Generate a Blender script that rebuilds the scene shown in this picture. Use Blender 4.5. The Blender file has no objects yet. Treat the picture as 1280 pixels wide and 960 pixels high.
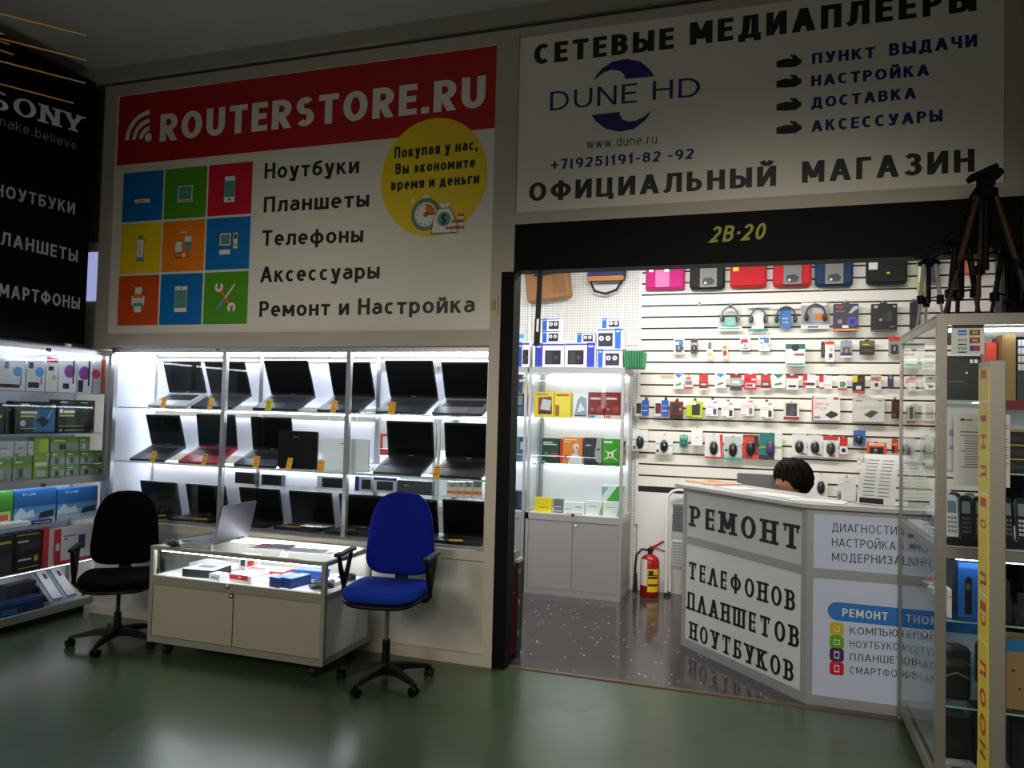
import bpy, math, random
from mathutils import Vector, Matrix
random.seed(7)
C = bpy.context.scene.collection
SC = bpy.context.scene
PI = math.pi
rad = math.radians
# ---------------------------------------------------------------- camera
YAW, PITCH, ROLL, F, EYE = 0.32184885, 0.03713456, 0.02539463, 949.936, 1.6
def cam_axes():
    cy, sy = math.cos(YAW), math.sin(YAW)
    f = Vector((-sy*math.cos(PITCH), cy*math.cos(PITCH), math.sin(PITCH)))
    r = Vector((cy, sy, 0.)); u = r.cross(f)
    c, s = math.cos(ROLL), math.sin(ROLL)
    return c*r + s*u, -s*r + c*u, f
AR, AU, AF = cam_axes()
CAM = Vector((0, 0, EYE))
cd = bpy.data.cameras.new('camera'); cam = bpy.data.objects.new('camera', cd); C.objects.link(cam)
cam.matrix_world = Matrix(((AR.x, AU.x, -AF.x, 0), (AR.y, AU.y, -AF.y, 0), (AR.z, AU.z, -AF.z, EYE), (0, 0, 0, 1)))
cd.sensor_width = 36; cd.lens = F/1280*36; cd.clip_start = .05
SC.camera = cam
# ---------------------------------------------------------------- light
SC.view_settings.view_transform = 'Standard'; SC.view_settings.look = 'None'
SC.view_settings.exposure = 0; SC.view_settings.gamma = 1; SC.view_settings.use_curve_mapping = False
SC.cycles.transparent_max_bounces = 32
w = bpy.data.worlds.new('mall'); SC.world = w; w.use_nodes = True
w.node_tree.nodes['Background'].inputs[0].default_value = (.95, 1, .97, 1)
w.node_tree.nodes['Background'].inputs[1].default_value = .03
def area(name, loc, aim, sx, sy, power, col=(1, 1, 1), spread=180):
    l = bpy.data.lights.new(name, 'AREA'); l.shape = 'RECTANGLE'; l.size = sx; l.size_y = sy
    l.energy = power; l.color = col; l.spread = rad(spread)
    o = bpy.data.objects.new(name, l); C.objects.link(o); o.location = loc
    o.rotation_euler = (Vector(aim)-Vector(loc)).to_track_quat('-Z', 'Y').to_euler()
    return o
def spot(name, loc, aim, power, angle, col=(1, 1, 1), blend=1., r=.15):
    l = bpy.data.lights.new(name, 'SPOT'); l.energy = power; l.color = col; l.spot_size = rad(angle); l.spot_blend = blend
    l.shadow_soft_size = r
    o = bpy.data.objects.new(name, l); C.objects.link(o); o.location = loc
    o.rotation_euler = (Vector(aim)-Vector(loc)).to_track_quat('-Z', 'Y').to_euler()
    return o
WARM = (1, .93, .8)
# ceiling tubes inside the shop
area('shop_lamp', (-.9, 5.75, 3.1), (-.9, 6.2, 0), 1.3, .35, 48, (1, .98, .94))
area('shop_lamp', (.5, 5.75, 3.1), (.5, 6.2, 0), 1.3, .35, 25, (1, .97, .92))
area('shop_lamp', (-3.4, 6.0, 3.1), (-3.4, 6.4, 0), 1.3, .35, 30, (1, .98, .95))
# added fill spots, no known lamps; cones shaped to leave the upper signs dim
spot('fill_spot', (-2.9, -.6, 2.4), (-3.1, 4.55, .9), 240, 57, WARM, .8, .7)
spot('fill_spot', (0.1, -.6, 2.5), (0, 4.55, .95), 390, 50, WARM, .55, .5)
# added uplight standing in for bounced light on the corridor ceiling
area('ceiling_fill', (-1.6, -1.2, 2.6), (-2.2, 2.6, 4.2), 2.5, .6, 14, WARM)
# ---------------------------------------------------------------- pixel -> place
def ray(px, py): return AR*(px-640)+AU*(480-py)+AF*F
def PY(px, py, y): d = ray(px, py); return CAM+d*(y/d.y)
def PX(px, py, x): d = ray(px, py); return CAM+d*(x/d.x)
def PZ(px, py, z): d = ray(px, py); return CAM+d*((z-EYE)/d.z)
def PP(px, py, o, rz):
    d = ray(px, py); n = Vector((math.sin(rz), -math.cos(rz), 0)); o = Vector(o)
    return CAM+d*((o-CAM).dot(n)/d.dot(n))
# ---------------------------------------------------------------- materials
def lin(c):
    c = c/255
    return c/12.92 if c <= .04045 else ((c+.055)/1.055)**2.4
MC = {}
def mat(rgb, rough=.5, metal=0., grain=0., scale=40., emit=0., coat=0., spec=None):
    k = (tuple(rgb), rough, metal, grain, scale, emit, coat, spec)
    if k in MC: return MC[k]
    m = bpy.data.materials.new('surface_%d_%d_%d' % tuple(int(v) for v in rgb)); m.use_nodes = True
    nt = m.node_tree; b = nt.nodes['Principled BSDF']
    col = (lin(rgb[0]), lin(rgb[1]), lin(rgb[2]), 1)
    b.inputs['Base Color'].default_value = col
    b.inputs['Roughness'].default_value = rough; b.inputs['Metallic'].default_value = metal
    if coat: b.inputs['Coat Weight'].default_value = coat
    if emit:
        b.inputs['Emission Color'].default_value = col; b.inputs['Emission Strength'].default_value = emit
    if grain:
        tc = nt.nodes.new('ShaderNodeTexCoord'); n = nt.nodes.new('ShaderNodeTexNoise'); n.inputs['Scale'].default_value = scale
        n.inputs['Detail'].default_value = 4
        nt.links.new(tc.outputs['Object'], n.inputs['Vector'])
        r = nt.nodes.new('ShaderNodeMix'); r.data_type = 'RGBA'; r.blend_type = 'MULTIPLY'
        cr = nt.nodes.new('ShaderNodeValToRGB'); cr.color_ramp.elements[0].position = .3; cr.color_ramp.elements[1].position = .7
        cr.color_ramp.elements[0].color = (1-grain,)*3+(1,); cr.color_ramp.elements[1].color = (1, 1, 1, 1)
        nt.links.new(n.outputs['Fac'], cr.inputs['Fac'])
        r.inputs['Factor'].default_value = 1; r.inputs['A'].default_value = col
        nt.links.new(cr.outputs['Color'], r.inputs['B']); nt.links.new(r.outputs['Result'], b.inputs['Base Color'])
    if spec is not None: b.inputs['Specular IOR Level'].default_value = spec
    MC[k] = m
    return m
def glass(tint=(.97, .99, .98), refl=1.0, name='clear_glass'):
    k = (tint, refl)
    if k in MC: return MC[k]
    m = bpy.data.materials.new(name); m.use_nodes = True; nt = m.node_tree; nt.nodes.clear()
    o = nt.nodes.new('ShaderNodeOutputMaterial'); mx = nt.nodes.new('ShaderNodeMixShader')
    t = nt.nodes.new('ShaderNodeBsdfTransparent'); t.inputs[0].default_value = tint+(1,)
    g = nt.nodes.new('ShaderNodeBsdfGlossy'); g.inputs['Roughness'].default_value = .0
    f = nt.nodes.new('ShaderNodeFresnel'); f.inputs['IOR'].default_value = 1.45
    mu = nt.nodes.new('ShaderNodeMath'); mu.operation = 'MULTIPLY'; mu.inputs[1].default_value = refl
    ge = nt.nodes.new('ShaderNodeNewGeometry'); iv = nt.nodes.new('ShaderNodeMath'); iv.operation = 'SUBTRACT'; iv.inputs[0].default_value = 1
    m2 = nt.nodes.new('ShaderNodeMath'); m2.operation = 'MULTIPLY'       # only the outer face of a pane mirrors
    nt.links.new(ge.outputs['Backfacing'], iv.inputs[1]); nt.links.new(f.outputs[0], mu.inputs[0]); nt.links.new(mu.outputs[0], m2.inputs[0])
    nt.links.new(iv.outputs[0], m2.inputs[1]); nt.links.new(m2.outputs[0], mx.inputs[0])
    nt.links.new(t.outputs[0], mx.inputs[1]); nt.links.new(g.outputs[0], mx.inputs[2]); nt.links.new(mx.outputs[0], o.inputs[0])
    MC[k] = m
    return m
GL = glass(); GLS = glass((.955, .98, .98), 1.0, 'shelf_glass'); GLE = mat((150, 190, 180), .1); PLA = glass((.96, .97, .97), .8, 'clear_plastic')
ALU = mat((176, 178, 178), .38, .85); ALUM = mat((150, 152, 152), .45, .3)
BEIGE = mat((206, 198, 180), .5, 0, .06, 6.); BLACK = mat((10, 10, 11), .4); BLK2 = mat((22, 22, 25), .5); WHITE = mat((232, 232, 230), .5)
CHROME = mat((200, 200, 200), .2, 1.); DGREY = mat((60, 62, 66), .5)
LED = mat((238, 241, 255), .5, 0, 0, 40, 24.)
# ---------------------------------------------------------------- mesh builder
class MB:
    def __init__(s): s.v = []; s.f = []; s.m = []; s.ms = []; s.T = None; s.sm = []; s.nb = 0
    def mi(s, m):
        if not isinstance(m, bpy.types.Material): m = mat(m)
        if m not in s.ms: s.ms.append(m)
        return s.ms.index(m)
    def add(s, vs, fs, m, smooth=False):
        n = len(s.v); i = s.mi(m)
        for v in vs:
            v = Vector(v); s.v.append(tuple(s.T @ v) if s.T else tuple(v))
        for f in fs: s.f.append(tuple(n+k for k in f)); s.m.append(i); s.sm.append(smooth)
        return s
    def box(s, x0, x1, y0, y1, z0, z1, m):
        if x0 > x1: x0, x1 = x1, x0
        if y0 > y1: y0, y1 = y1, y0
        if z0 > z1: z0, z1 = z1, z0
        e = min(1.5e-4*(s.nb % 8), .03*min(x1-x0, y1-y0, z1-z0)); s.nb += 1     # crossing bars never share a face
        x0 += e; y0 += e; z0 += e; x1 -= e; y1 -= e; z1 -= e
        return s.add([(x0,y0,z0),(x1,y0,z0),(x1,y1,z0),(x0,y1,z0),(x0,y0,z1),(x1,y0,z1),(x1,y1,z1),(x0,y1,z1)],
            [(0,3,2,1),(4,5,6,7),(0,1,5,4),(1,2,6,5),(2,3,7,6),(3,0,4,7)], m)
    def rbox(s, x0, x1, y0, y1, z0, z1, m, r=.01, n=4):   # rounded in the xz outline, thickness along y
        p = []
        for cx, cz, a in ((x1-r, z1-r, 0), (x0+r, z1-r, 90), (x0+r, z0+r, 180), (x1-r, z0+r, 270)):
            for k in range(n+1):
                t = rad(a+90*k/n); p.append((cx+r*math.cos(t), cz+r*math.sin(t)))
        return s.prism(p, y0, y1, m)
    def prism(s, poly, y0, y1, m, smooth=False):             # poly in xz, counter-clockwise seen from -y
        n = len(poly)
        vs = [(x, y0, z) for x, z in poly]+[(x, y1, z) for x, z in poly]
        return s.add(vs, [tuple(range(n)), tuple(range(2*n-1, n-1, -1))]+[(k, n+k, n+(k+1) % n, (k+1) % n) for k in range(n)], m, smooth)
    def prismz(s, poly, z0, z1, m):                          # poly in xy
        n = len(poly)
        vs = [(x, y, z0) for x, y in poly]+[(x, y, z1) for x, y in poly]
        return s.add(vs, [tuple(range(n-1, -1, -1)), tuple(range(n, 2*n))]+[(k, (k+1) % n, n+(k+1) % n, n+k) for k in range(n)], m)
    def quad(s, a, b, c, d, m): return s.add([a, b, c, d], [(0, 1, 2, 3)], m)
    def rect(s, x0, x1, z0, z1, y, m): return s.quad((x0, y, z0), (x1, y, z0), (x1, y, z1), (x0, y, z1), m)
    def poly(s, pts, y, m): return s.add([(x, y, z) for x, z in pts], [tuple(range(len(pts)))], m)
    def disc(s, x, z, rx, y, m, rz=None, n=28, a0=0, a1=360):
        rz = rz or rx
        p = [(x+rx*math.cos(rad(a0+(a1-a0)*k/n)), z+rz*math.sin(rad(a0+(a1-a0)*k/n))) for k in range(n+(a1-a0 != 360))]
        if a1-a0 != 360: p.append((x, z))
        return s.poly(p, y, m)
    def ring(s, x, z, rx, rz, tx, tz, y, m, n=28, a0=0, a1=360):
        vs = []
        for k in range(n+1):
            a = rad(a0+(a1-a0)*k/n)
            vs += [(x+rx*math.cos(a), y, z+rz*math.sin(a)), (x+(rx-tx)*math.cos(a), y, z+(rz-tz)*math.sin(a))]
        return s.add(vs, [(2*k, 2*k+2, 2*k+3, 2*k+1) for k in range(n)], m)
    def line(s, pts, w, y, m):                               # flat stroke in xz
        for (ax, az), (bx, bz) in zip(pts, pts[1:]):
            d = Vector((bx-ax, bz-az)); n = Vector((-d.y, d.x)).normalized()*w/2
            s.poly([(ax-n.x, az-n.y), (bx-n.x, bz-n.y), (bx+n.x, bz+n.y), (ax+n.x, az+n.y)], y, m)
        return s
    def tube(s, pts, r, m, n=8, caps=True):
        pts = [Vector(p) for p in pts]; rs = r if isinstance(r, (list, tuple)) else [r]*len(pts)
        vs = []; fs = []; up = None
        for i, p in enumerate(pts):
            t = (pts[min(i+1, len(pts)-1)]-pts[max(i-1, 0)]).normalized()
            if up is None: up = Vector((0, 0, 1)) if abs(t.z) < .9 else Vector((1, 0, 0))
            a = t.cross(up).normalized(); b = a.cross(t).normalized(); up = b
            vs += [p+(a*math.cos(2*PI*k/n)+b*math.sin(2*PI*k/n))*rs[i] for k in range(n)]
        for i in range(len(pts)-1):
            for k in range(n): fs.append((i*n+k, i*n+(k+1) % n, (i+1)*n+(k+1) % n, (i+1)*n+k))
        s.add(vs, fs, m, True)
        if caps:
            L = len(pts)-1
            s.add(vs[:n], [tuple(range(n-1, -1, -1))], m); s.add(vs[L*n:], [tuple(range(n))], m)
        return s
    def cyl(s, a, b, r, m, n=12, r2=None): return s.tube([a, b], [r, r if r2 is None else r2], m, n)
    def lathe(s, prof, m, c=(0, 0, 0), n=20, ax='z'):
        vs = []; fs = []
        for r, h in prof:
            for k in range(n):
                t = 2*PI*k/n; x, y = r*math.cos(t), r*math.sin(t)
                p = (x, y, h) if ax == 'z' else ((h, x, y) if ax == 'x' else (y, h, x))
                vs.append((c[0]+p[0], c[1]+p[1], c[2]+p[2]))
        for i in range(len(prof)-1):
            for k in range(n): fs.append((i*n+k, i*n+(k+1) % n, (i+1)*n+(k+1) % n, (i+1)*n+k))
        fs += [tuple(range(n-1, -1, -1)), tuple(range((len(prof)-1)*n, len(prof)*n))]
        return s.add(vs, fs, m, True)
    def ell(s, c, r, m, n=14, k=8, half=0, e=1.):                   # ellipsoid; half=1: y<=c.y half only
        vs = []; fs = []
        for i in range(k+1):
            ph = PI*i/k
            for j in range(n):
                th = 2*PI*j/n
                q = [math.sin(ph)*math.cos(th), math.sin(ph)*math.sin(th), math.cos(ph)]
                if half and q[1] > 0: q[1] = 0
                vs.append((c[0]+r[0]*q[0], c[1]+r[1]*q[1], c[2]+r[2]*q[2]))
        for i in range(k):
            for j in range(n): fs.append((i*n+j, (i+1)*n+j, (i+1)*n+(j+1) % n, i*n+(j+1) % n))
        return s.add(vs, fs, m, True)
    def mesh(s, name):
        me = bpy.data.meshes.new(name); me.from_pydata(s.v, [], s.f)
        for m in s.ms: me.materials.append(m)
        me.polygons.foreach_set('material_index', s.m); me.polygons.foreach_set('use_smooth', s.sm)
        me.update(); return me
# ---------------------------------------------------------------- objects
def link(o, loc=(0, 0, 0), rz=0., parent=None, rot=None):
    C.objects.link(o); o.location = loc; o.rotation_euler = rot or (0, 0, rz); o.parent = parent; return o
def thing(name, label, cat, loc=(0, 0, 0), rz=0., group=None, rot=None):
    o = link(bpy.data.objects.new(name, None), loc, rz, None, rot); o.empty_display_size = .1
    o['label'] = label; o['category'] = cat
    if group: o['group'] = group
    return o
def part(name, mb, parent, label=None, bevel=0, loc=(0, 0, 0), rot=None, kind=None):
    o = link(bpy.data.objects.new(name, mb.mesh(name)), loc, 0, parent, rot)
    if label: o['label'] = label
    if kind: o['kind'] = kind
    if bevel: b = o.modifiers.new('bevel', 'BEVEL'); b.width = bevel; b.segments = 2; b.limit_method = 'ANGLE'
    return o
def solo(name, label, cat, mb, loc=(0, 0, 0), rz=0., group=None, bevel=0, rot=None):
    o = part(name, mb, None, None, bevel); o.location = loc; o.rotation_euler = rot or (0, 0, rz)
    o['label'] = label; o['category'] = cat
    if group: o['group'] = group
    return o
def short(label, n):
    w_ = label.replace(',', '').split()[:n]
    while w_[-1] in ('a', 'an', 'the', 'in', 'on', 'of', 'with', 'and', 'at', 'to', 'from', 'by', 'nearest', 'beside', 'behind', 'between', 'seen', 'through', 'hanging', 'just', 'below', 'its', 'nearer', 'bright', 'light', 'black', 'white', 'dark', 'first', 'one'): w_.pop()
    return ' '.join(w_)
def struct(name, mb, bevel=0):
    o = part(name, mb, None, None, bevel); o['kind'] = 'structure'; return o
# ---------------------------------------------------------------- lettering: strokes in a unit box, drawn with an elliptic pen
def A(cx, cz, rx, rz, a0, a1, n=12):
    return [(cx+rx*math.cos(rad(a0+(a1-a0)*k/n)), cz+rz*math.sin(rad(a0+(a1-a0)*k/n))) for k in range(n+1)]
OV = A(.5, .5, .5, .5, 0, 360, 24)
ST, SR, SM = [(0, 0), (0, 1)], [(1, 0), (1, 1)], [(.5, 0), (.5, 1)]
PB = [(0, 1), (.5, 1)]+A(.5, .73, .5, .27, 90, -90)+[(0, .46)]
D = lambda *a: ('D',)+a     # a slanted bar cut level at both ends
BB = [(0, .56), (.5, .56)]+A(.5, .28, .5, .28, 90, -90)+[(0, 0)]
G = {   # letter: (width, height, strokes)
 'A': (.84, 1, [D(0, 0, .5, 1), D(1, 0, .5, 1), [(.25, .3), (.75, .3)]]), 'Λ': (.84, 1, [D(0, 0, .5, 1), D(1, 0, .5, 1)]),
 'Б': (.68, 1, [[(0, 0), (0, 1), (.92, 1)], BB]),
 'B': (.7, 1, [ST, [(0, 1), (.5, 1)]+A(.5, .77, .42, .23, 90, -90)+[(.1, .54)], [(.42, .54)]+A(.5, .27, .5, .27, 90, -90)+[(0, 0)]]),
 'Г': (.58, 1, [[(0, 0), (0, 1), (1, 1)]]),
 'Д': (.86, 1, [[(0, -.17), (0, 0), (1, 0), (1, -.17)], [(.3, 1), (.84, 1), (.84, 0)], [(.14, 0), (.27, .45), (.3, 1)]]),
 'E': (.6, 1, [[(1, 1), (0, 1), (0, 0), (1, 0)], [(0, .52), (.9, .52)]]),
 'З': (.66, 1, [A(.45, .765, .48, .235, 155, -90)+[(.3, .53)], [(.3, .53)]+A(.45, .265, .55, .265, 90, -155)]),
 'И': (.76, 1, [ST, SR, D(0, 0, 1, 1)]),
 'Й': (.76, 1, [ST, SR, D(0, 0, 1, 1), A(.5, 1.36, .26, .14, 190, 350, 6)]),
 'K': (.74, 1, [ST, D(.05, .4, .95, 1), D(.36, .6, 1, 0)]),
 'Л': (.78, 1, [[(.26, 1), (1, 1), (1, 0)], [(0, 0), (.14, .06), (.22, .4), (.26, 1)]]),
 'M': (.9, 1, [ST, SR, D(0, 1, .5, .22), D(1, 1, .5, .22)]),
 'H': (.74, 1, [ST, SR, [(0, .53), (1, .53)]]),
 'O': (.84, 1, [OV]), 'П': (.74, 1, [[(0, 0), (0, 1), (1, 1), (1, 0)]]), 'P': (.66, 1, [ST, PB]),
 'C': (.72, 1, [A(.55, .5, .55, .5, 48, 312, 20)]),
 'T': (.7, 1, [[(0, 1), (1, 1)], SM]), 'У': (.76, 1, [D(0, 1, .56, .3), D(1, 1, .44, 0), [(.42, 0), (.12, 0)]]),
 'Ф': (.96, 1, [[(.5, -.04), (.5, 1.04)], A(.5, .52, .5, .36, 0, 360, 24)]),
 'Ц': (.8, 1, [[(0, 1), (0, 0), (.88, 0), (.88, 1)], [(.8, 0), (1, 0), (1, -.18)]]),
 'Ч': (.7, 1, [[(0, 1), (0, .68)]+A(.42, .68, .42, .27, 180, 270, 6)+[(1, .46)], SR]),
 'Ш': (1.04, 1, [[(0, 1), (0, 0), (1, 0), (1, 1)], SM]),
 'Ы': (.9, 1, [ST, [(0, .56), (.36, .56)]+A(.36, .28, .32, .28, 90, -90)+[(0, 0)], SR]),
 'Ь': (.66, 1, [ST, BB]), 'Э': (.7, 1, [A(.45, .5, .55, .5, 140, -140, 20), [(.35, .5), (1, .5)]]),
 'Ю': (1.02, 1, [ST, [(0, .5), (.32, .5)], A(.66, .5, .34, .5, 0, 360, 24)]),
 'Я': (.7, 1, [SR, [(1, 1), (.5, 1)]+A(.5, .73, .5, .27, 90, 270)+[(1, .46)], D(.55, .46, 0, 0)]),
 'D': (.78, 1, [[(0, 0), (0, 1), (.4, 1)]+A(.4, .5, .6, .5, 90, -90)+[(0, 0)]]),
 'N': (.76, 1, [ST, SR, D(0, 1, 1, 0)]), 'R': (.72, 1, [ST, PB, D(.42, .46, 1, 0)]),
 'S': (.66, 1, [A(.5, .755, .46, .245, 35, 270)+A(.5, .255, .5, .255, 90, -145)]),
 'U': (.74, 1, [[(0, 1), (0, .36)]+A(.5, .36, .5, .36, 180, 360)+[(1, 1)]]),
 'Y': (.8, 1, [D(0, 1, .5, .38), D(1, 1, .5, .38), [(.5, 0), (.5, .42)]]), 'V': (.8, 1, [D(0, 1, .5, 0), D(1, 1, .5, 0)]),
 'W': (1.1, 1, [D(0, 1, .26, 0), D(.5, .9, .26, 0), D(.5, .9, .74, 0), D(1, 1, .74, 0)]), 'I': (.2, 1, [SM]), 'L': (.56, 1, [[(0, 1), (0, 0), (1, 0)]]),
 'G': (.8, 1, [A(.52, .5, .52, .5, 45, 330, 20)+[(1, .42), (.6, .42)]]), 'X': (.76, 1, [D(0, 0, 1, 1), D(0, 1, 1, 0)]),
 '0': (.66, 1, [OV]), '1': (.42, 1, [[(0, .78), (.7, 1), (.7, 0)]]), '2': (.64, 1, [A(.5, .72, .5, .28, 160, -30)+[(0, 0), (1, 0)]]),
 '5': (.64, 1, [[(.92, 1), (.1, 1), (.06, .58)]+A(.45, .32, .55, .32, 120, -150)]), '7': (.62, 1, [[(0, 1), (1, 1)], D(1, 1, .35, 0)]),
 '8': (.66, 1, [A(.5, .76, .43, .24, 0, 360, 20), A(.5, .27, .5, .27, 0, 360, 20)]),
 '9': (.66, 1, [A(.5, .69, .5, .31, 0, 360, 20), A(.4, .6, .6, .6, 5, -100, 10)]),
 '4': (.68, 1, [[(.78, 0), (.78, 1), (0, .28), (1, .28)]]), '3': (.62, 1, [A(.45, .765, .48, .235, 155, -90)+[(.3, .53)], [(.3, .53)]+A(.45, .265, .55, .265, 90, -155)]),
 '6': (.66, 1, [A(.5, .31, .5, .31, 0, 360, 20), A(.6, .4, .6, .6, 80, 180, 10)]),
 '+': (.7, 1, [[(.5, .1), (.5, .8)], [(0, .45), (1, .45)]]), '-': (.36, 1, [[(0, .42), (1, .42)]]), '(': (.3, 1, [A(1., .45, .9, .65, 130, 230, 8)]),
 ')': (.3, 1, [A(0, .45, .9, .65, 50, -50, 8)]), '.': (.2, .72, [[(.5, 0), (.5, .01)]]), ',': (.2, .72, [[(.6, .02), (.3, -.3)]]), '\u00b7': (.2, 1, [[(.5, .48), (.5, .5)]]),
 '$': (.66, 1, [A(.5, .755, .46, .245, 35, 270)+A(.5, .255, .5, .255, 90, -145), [(.5, -.12), (.5, 1.12)]]),
 'а': (.62, .72, [[(.06, .86)]+A(.5, .66, .5, .34, 130, 0, 8)+[(1, 0)], [(1, .58), (.5, .58)]+A(.42, .29, .42, .29, 90, 270)+[(.6, .02), (1, .2)]]),
 'б': (.66, .72, [A(.5, .42, .5, .42, 0, 360, 20), [(0, .45), (.05, .95), (.3, 1.25), (.92, 1.42)]]),
 'e': (.64, .72, [A(.5, .5, .5, .5, 0, 310, 18), [(.05, .5), (1, .5)]]), 'у': (.64, .72, [D(0, 1, .53, .05), D(1, 1, .4, -.36), [(.4, -.4), (.05, -.4)]]),
 'р': (.66, .72, [[(0, -.38), (0, 1)], A(.5, .5, .5, .5, 0, 360, 20)]), 'ф': (.9, .72, [[(.5, -.38), (.5, 1.38)], A(.5, .5, .5, .5, 0, 360, 24)]),
 'м': (.8, .72, [ST, SR, D(0, 1, .5, .22), D(1, 1, .5, .22)]), 'д': (.74, .72, [[(0, -.24), (0, 0), (1, 0), (1, -.24)], [(.3, 1), (.82, 1), (.82, 0)], [(.16, 0), (.3, 1)]]),
 'й': (.66, .72, [ST, SR, D(0, 0, 1, 1), A(.5, 1.42, .26, .16, 190, 350, 6)]),
 'm': (.98, .72, [[(0, 0), (0, 1)], [(0, .6)]+A(.25, .68, .25, .32, 170, 0, 8)+[(.5, 0)], [(.5, .6)]+A(.75, .68, .25, .32, 170, 0, 8)+[(1, 0)]]),
 'k': (.58, .72, [[(0, 0), (0, 1.4)], D(.05, .36, .95, 1), D(.36, .58, 1, 0)]), 'b': (.64, .72, [[(0, 0), (0, 1.4)], A(.5, .5, .5, .5, 0, 360, 20)]),
 'l': (.16, .72, [[(.5, 0), (.5, 1.4)]]), 'i': (.16, .72, [[(.5, 0), (.5, 1)], [(.5, 1.34), (.5, 1.36)]]), 'v': (.6, .72, [D(0, 1, .5, 0), D(1, 1, .5, 0)]),
 'w': (.9, .72, [D(0, 1, .26, 0), D(.5, 1, .26, 0), D(.5, 1, .74, 0), D(1, 1, .74, 0)]), 'd': (.64, .72, [[(1, 0), (1, 1.4)], A(.5, .5, .5, .5, 0, 360, 20)]),
 'u': (.6, .72, [[(0, 1), (0, .4)]+A(.5, .4, .5, .4, 180, 360)+[(1, 1)], [(1, 0), (1, .5)]]), 'n': (.6, .72, [[(0, 0), (0, 1)], [(0, .6)]+A(.5, .6, .5, .4, 170, 0)+[(1, 0)]]),
 'r': (.42, .72, [[(0, 0), (0, 1)], [(0, .6)]+A(.7, .55, .7, .45, 170, 80, 6)]), 'p': (.66, .72, [[(0, -.38), (0, 1)], A(.5, .5, .5, .5, 0, 360, 20)]),
 'x': (.6, .72, [D(0, 0, 1, 1), D(0, 1, 1, 0)]), 's': (.54, .72, [A(.5, .755, .46, .245, 35, 270)+A(.5, .255, .5, .255, 90, -145)]),
 't': (.44, .72, [[(.4, 1.32), (.4, .15), (.6, 0), (1, 0)], [(0, 1), (1, 1)]]), 'g': (.64, .72, [[(1, 1), (1, -.2)]+A(.5, -.12, .5, .26, 0, -150, 8), A(.5, .5, .5, .5, 0, 360, 20)]),
 'c': (.6, .72, [A(.55, .5, .55, .5, 50, 310, 16)]),
}
for a_, b_ in zip('АВЕКМНОРСТ', 'ABEKMHOPCT'): G[a_] = G[b_]
for a_, b_ in zip('окнпстшыэьявгилц', 'ОКНПСТШЫЭЬЯВГИЛЦ'): G[a_] = (G[b_][0]*.86, .72, G[b_][2])
G['о'] = G['o'] = (.68, .72, [OV]); G['е'] = G['e']; G['с'] = G['c']; G['a'] = G['а']; G['y'] = G['у']
def stroke(vs, fs, pts, tx, tz, cap):
    """one pen stroke, mitred; pts already in place"""
    pts = [p for i, p in enumerate(pts) if not i or math.hypot(p[0]-pts[i-1][0], p[1]-pts[i-1][1]) > 1e-5]
    n = len(pts); closed = n > 2 and math.hypot(pts[0][0]-pts[-1][0], pts[0][1]-pts[-1][1]) < 1e-4
    dirs = []
    for (ax, az), (bx, bz) in zip(pts, pts[1:]):
        l = math.hypot(bx-ax, bz-az) or 1e-6; dirs.append(((bx-ax)/l, (bz-az)/l))
    b = len(vs)
    for i, (x, z) in enumerate(pts):
        d0 = dirs[i-1] if i else (dirs[-1] if closed else dirs[0]); d1 = dirs[i] if i < n-1 else (dirs[0] if closed else dirs[-1])
        n0 = (-d0[1], d0[0]); n1 = (-d1[1], d1[0]); mx, mz = n0[0]+n1[0], n0[1]+n1[1]
        q = mx*mx+mz*mz
        if q < .35: mx, mz, k = n1[0], n1[1], 1
        else: k = 2/q
        ox, oz = mx*k*tx/2, mz*k*tz/2
        if cap and not closed:
            if i == 0: x -= d1[0]*tx/2*cap; z -= d1[1]*tz/2*cap
            if i == n-1: x += d0[0]*tx/2*cap; z += d0[1]*tz/2*cap
        vs += [(x+ox, z+oz), (x-ox, z-oz)]
    fs += [(b+2*i, b+2*i+1, b+2*i+3, b+2*i+2) for i in range(n-1)]
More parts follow.
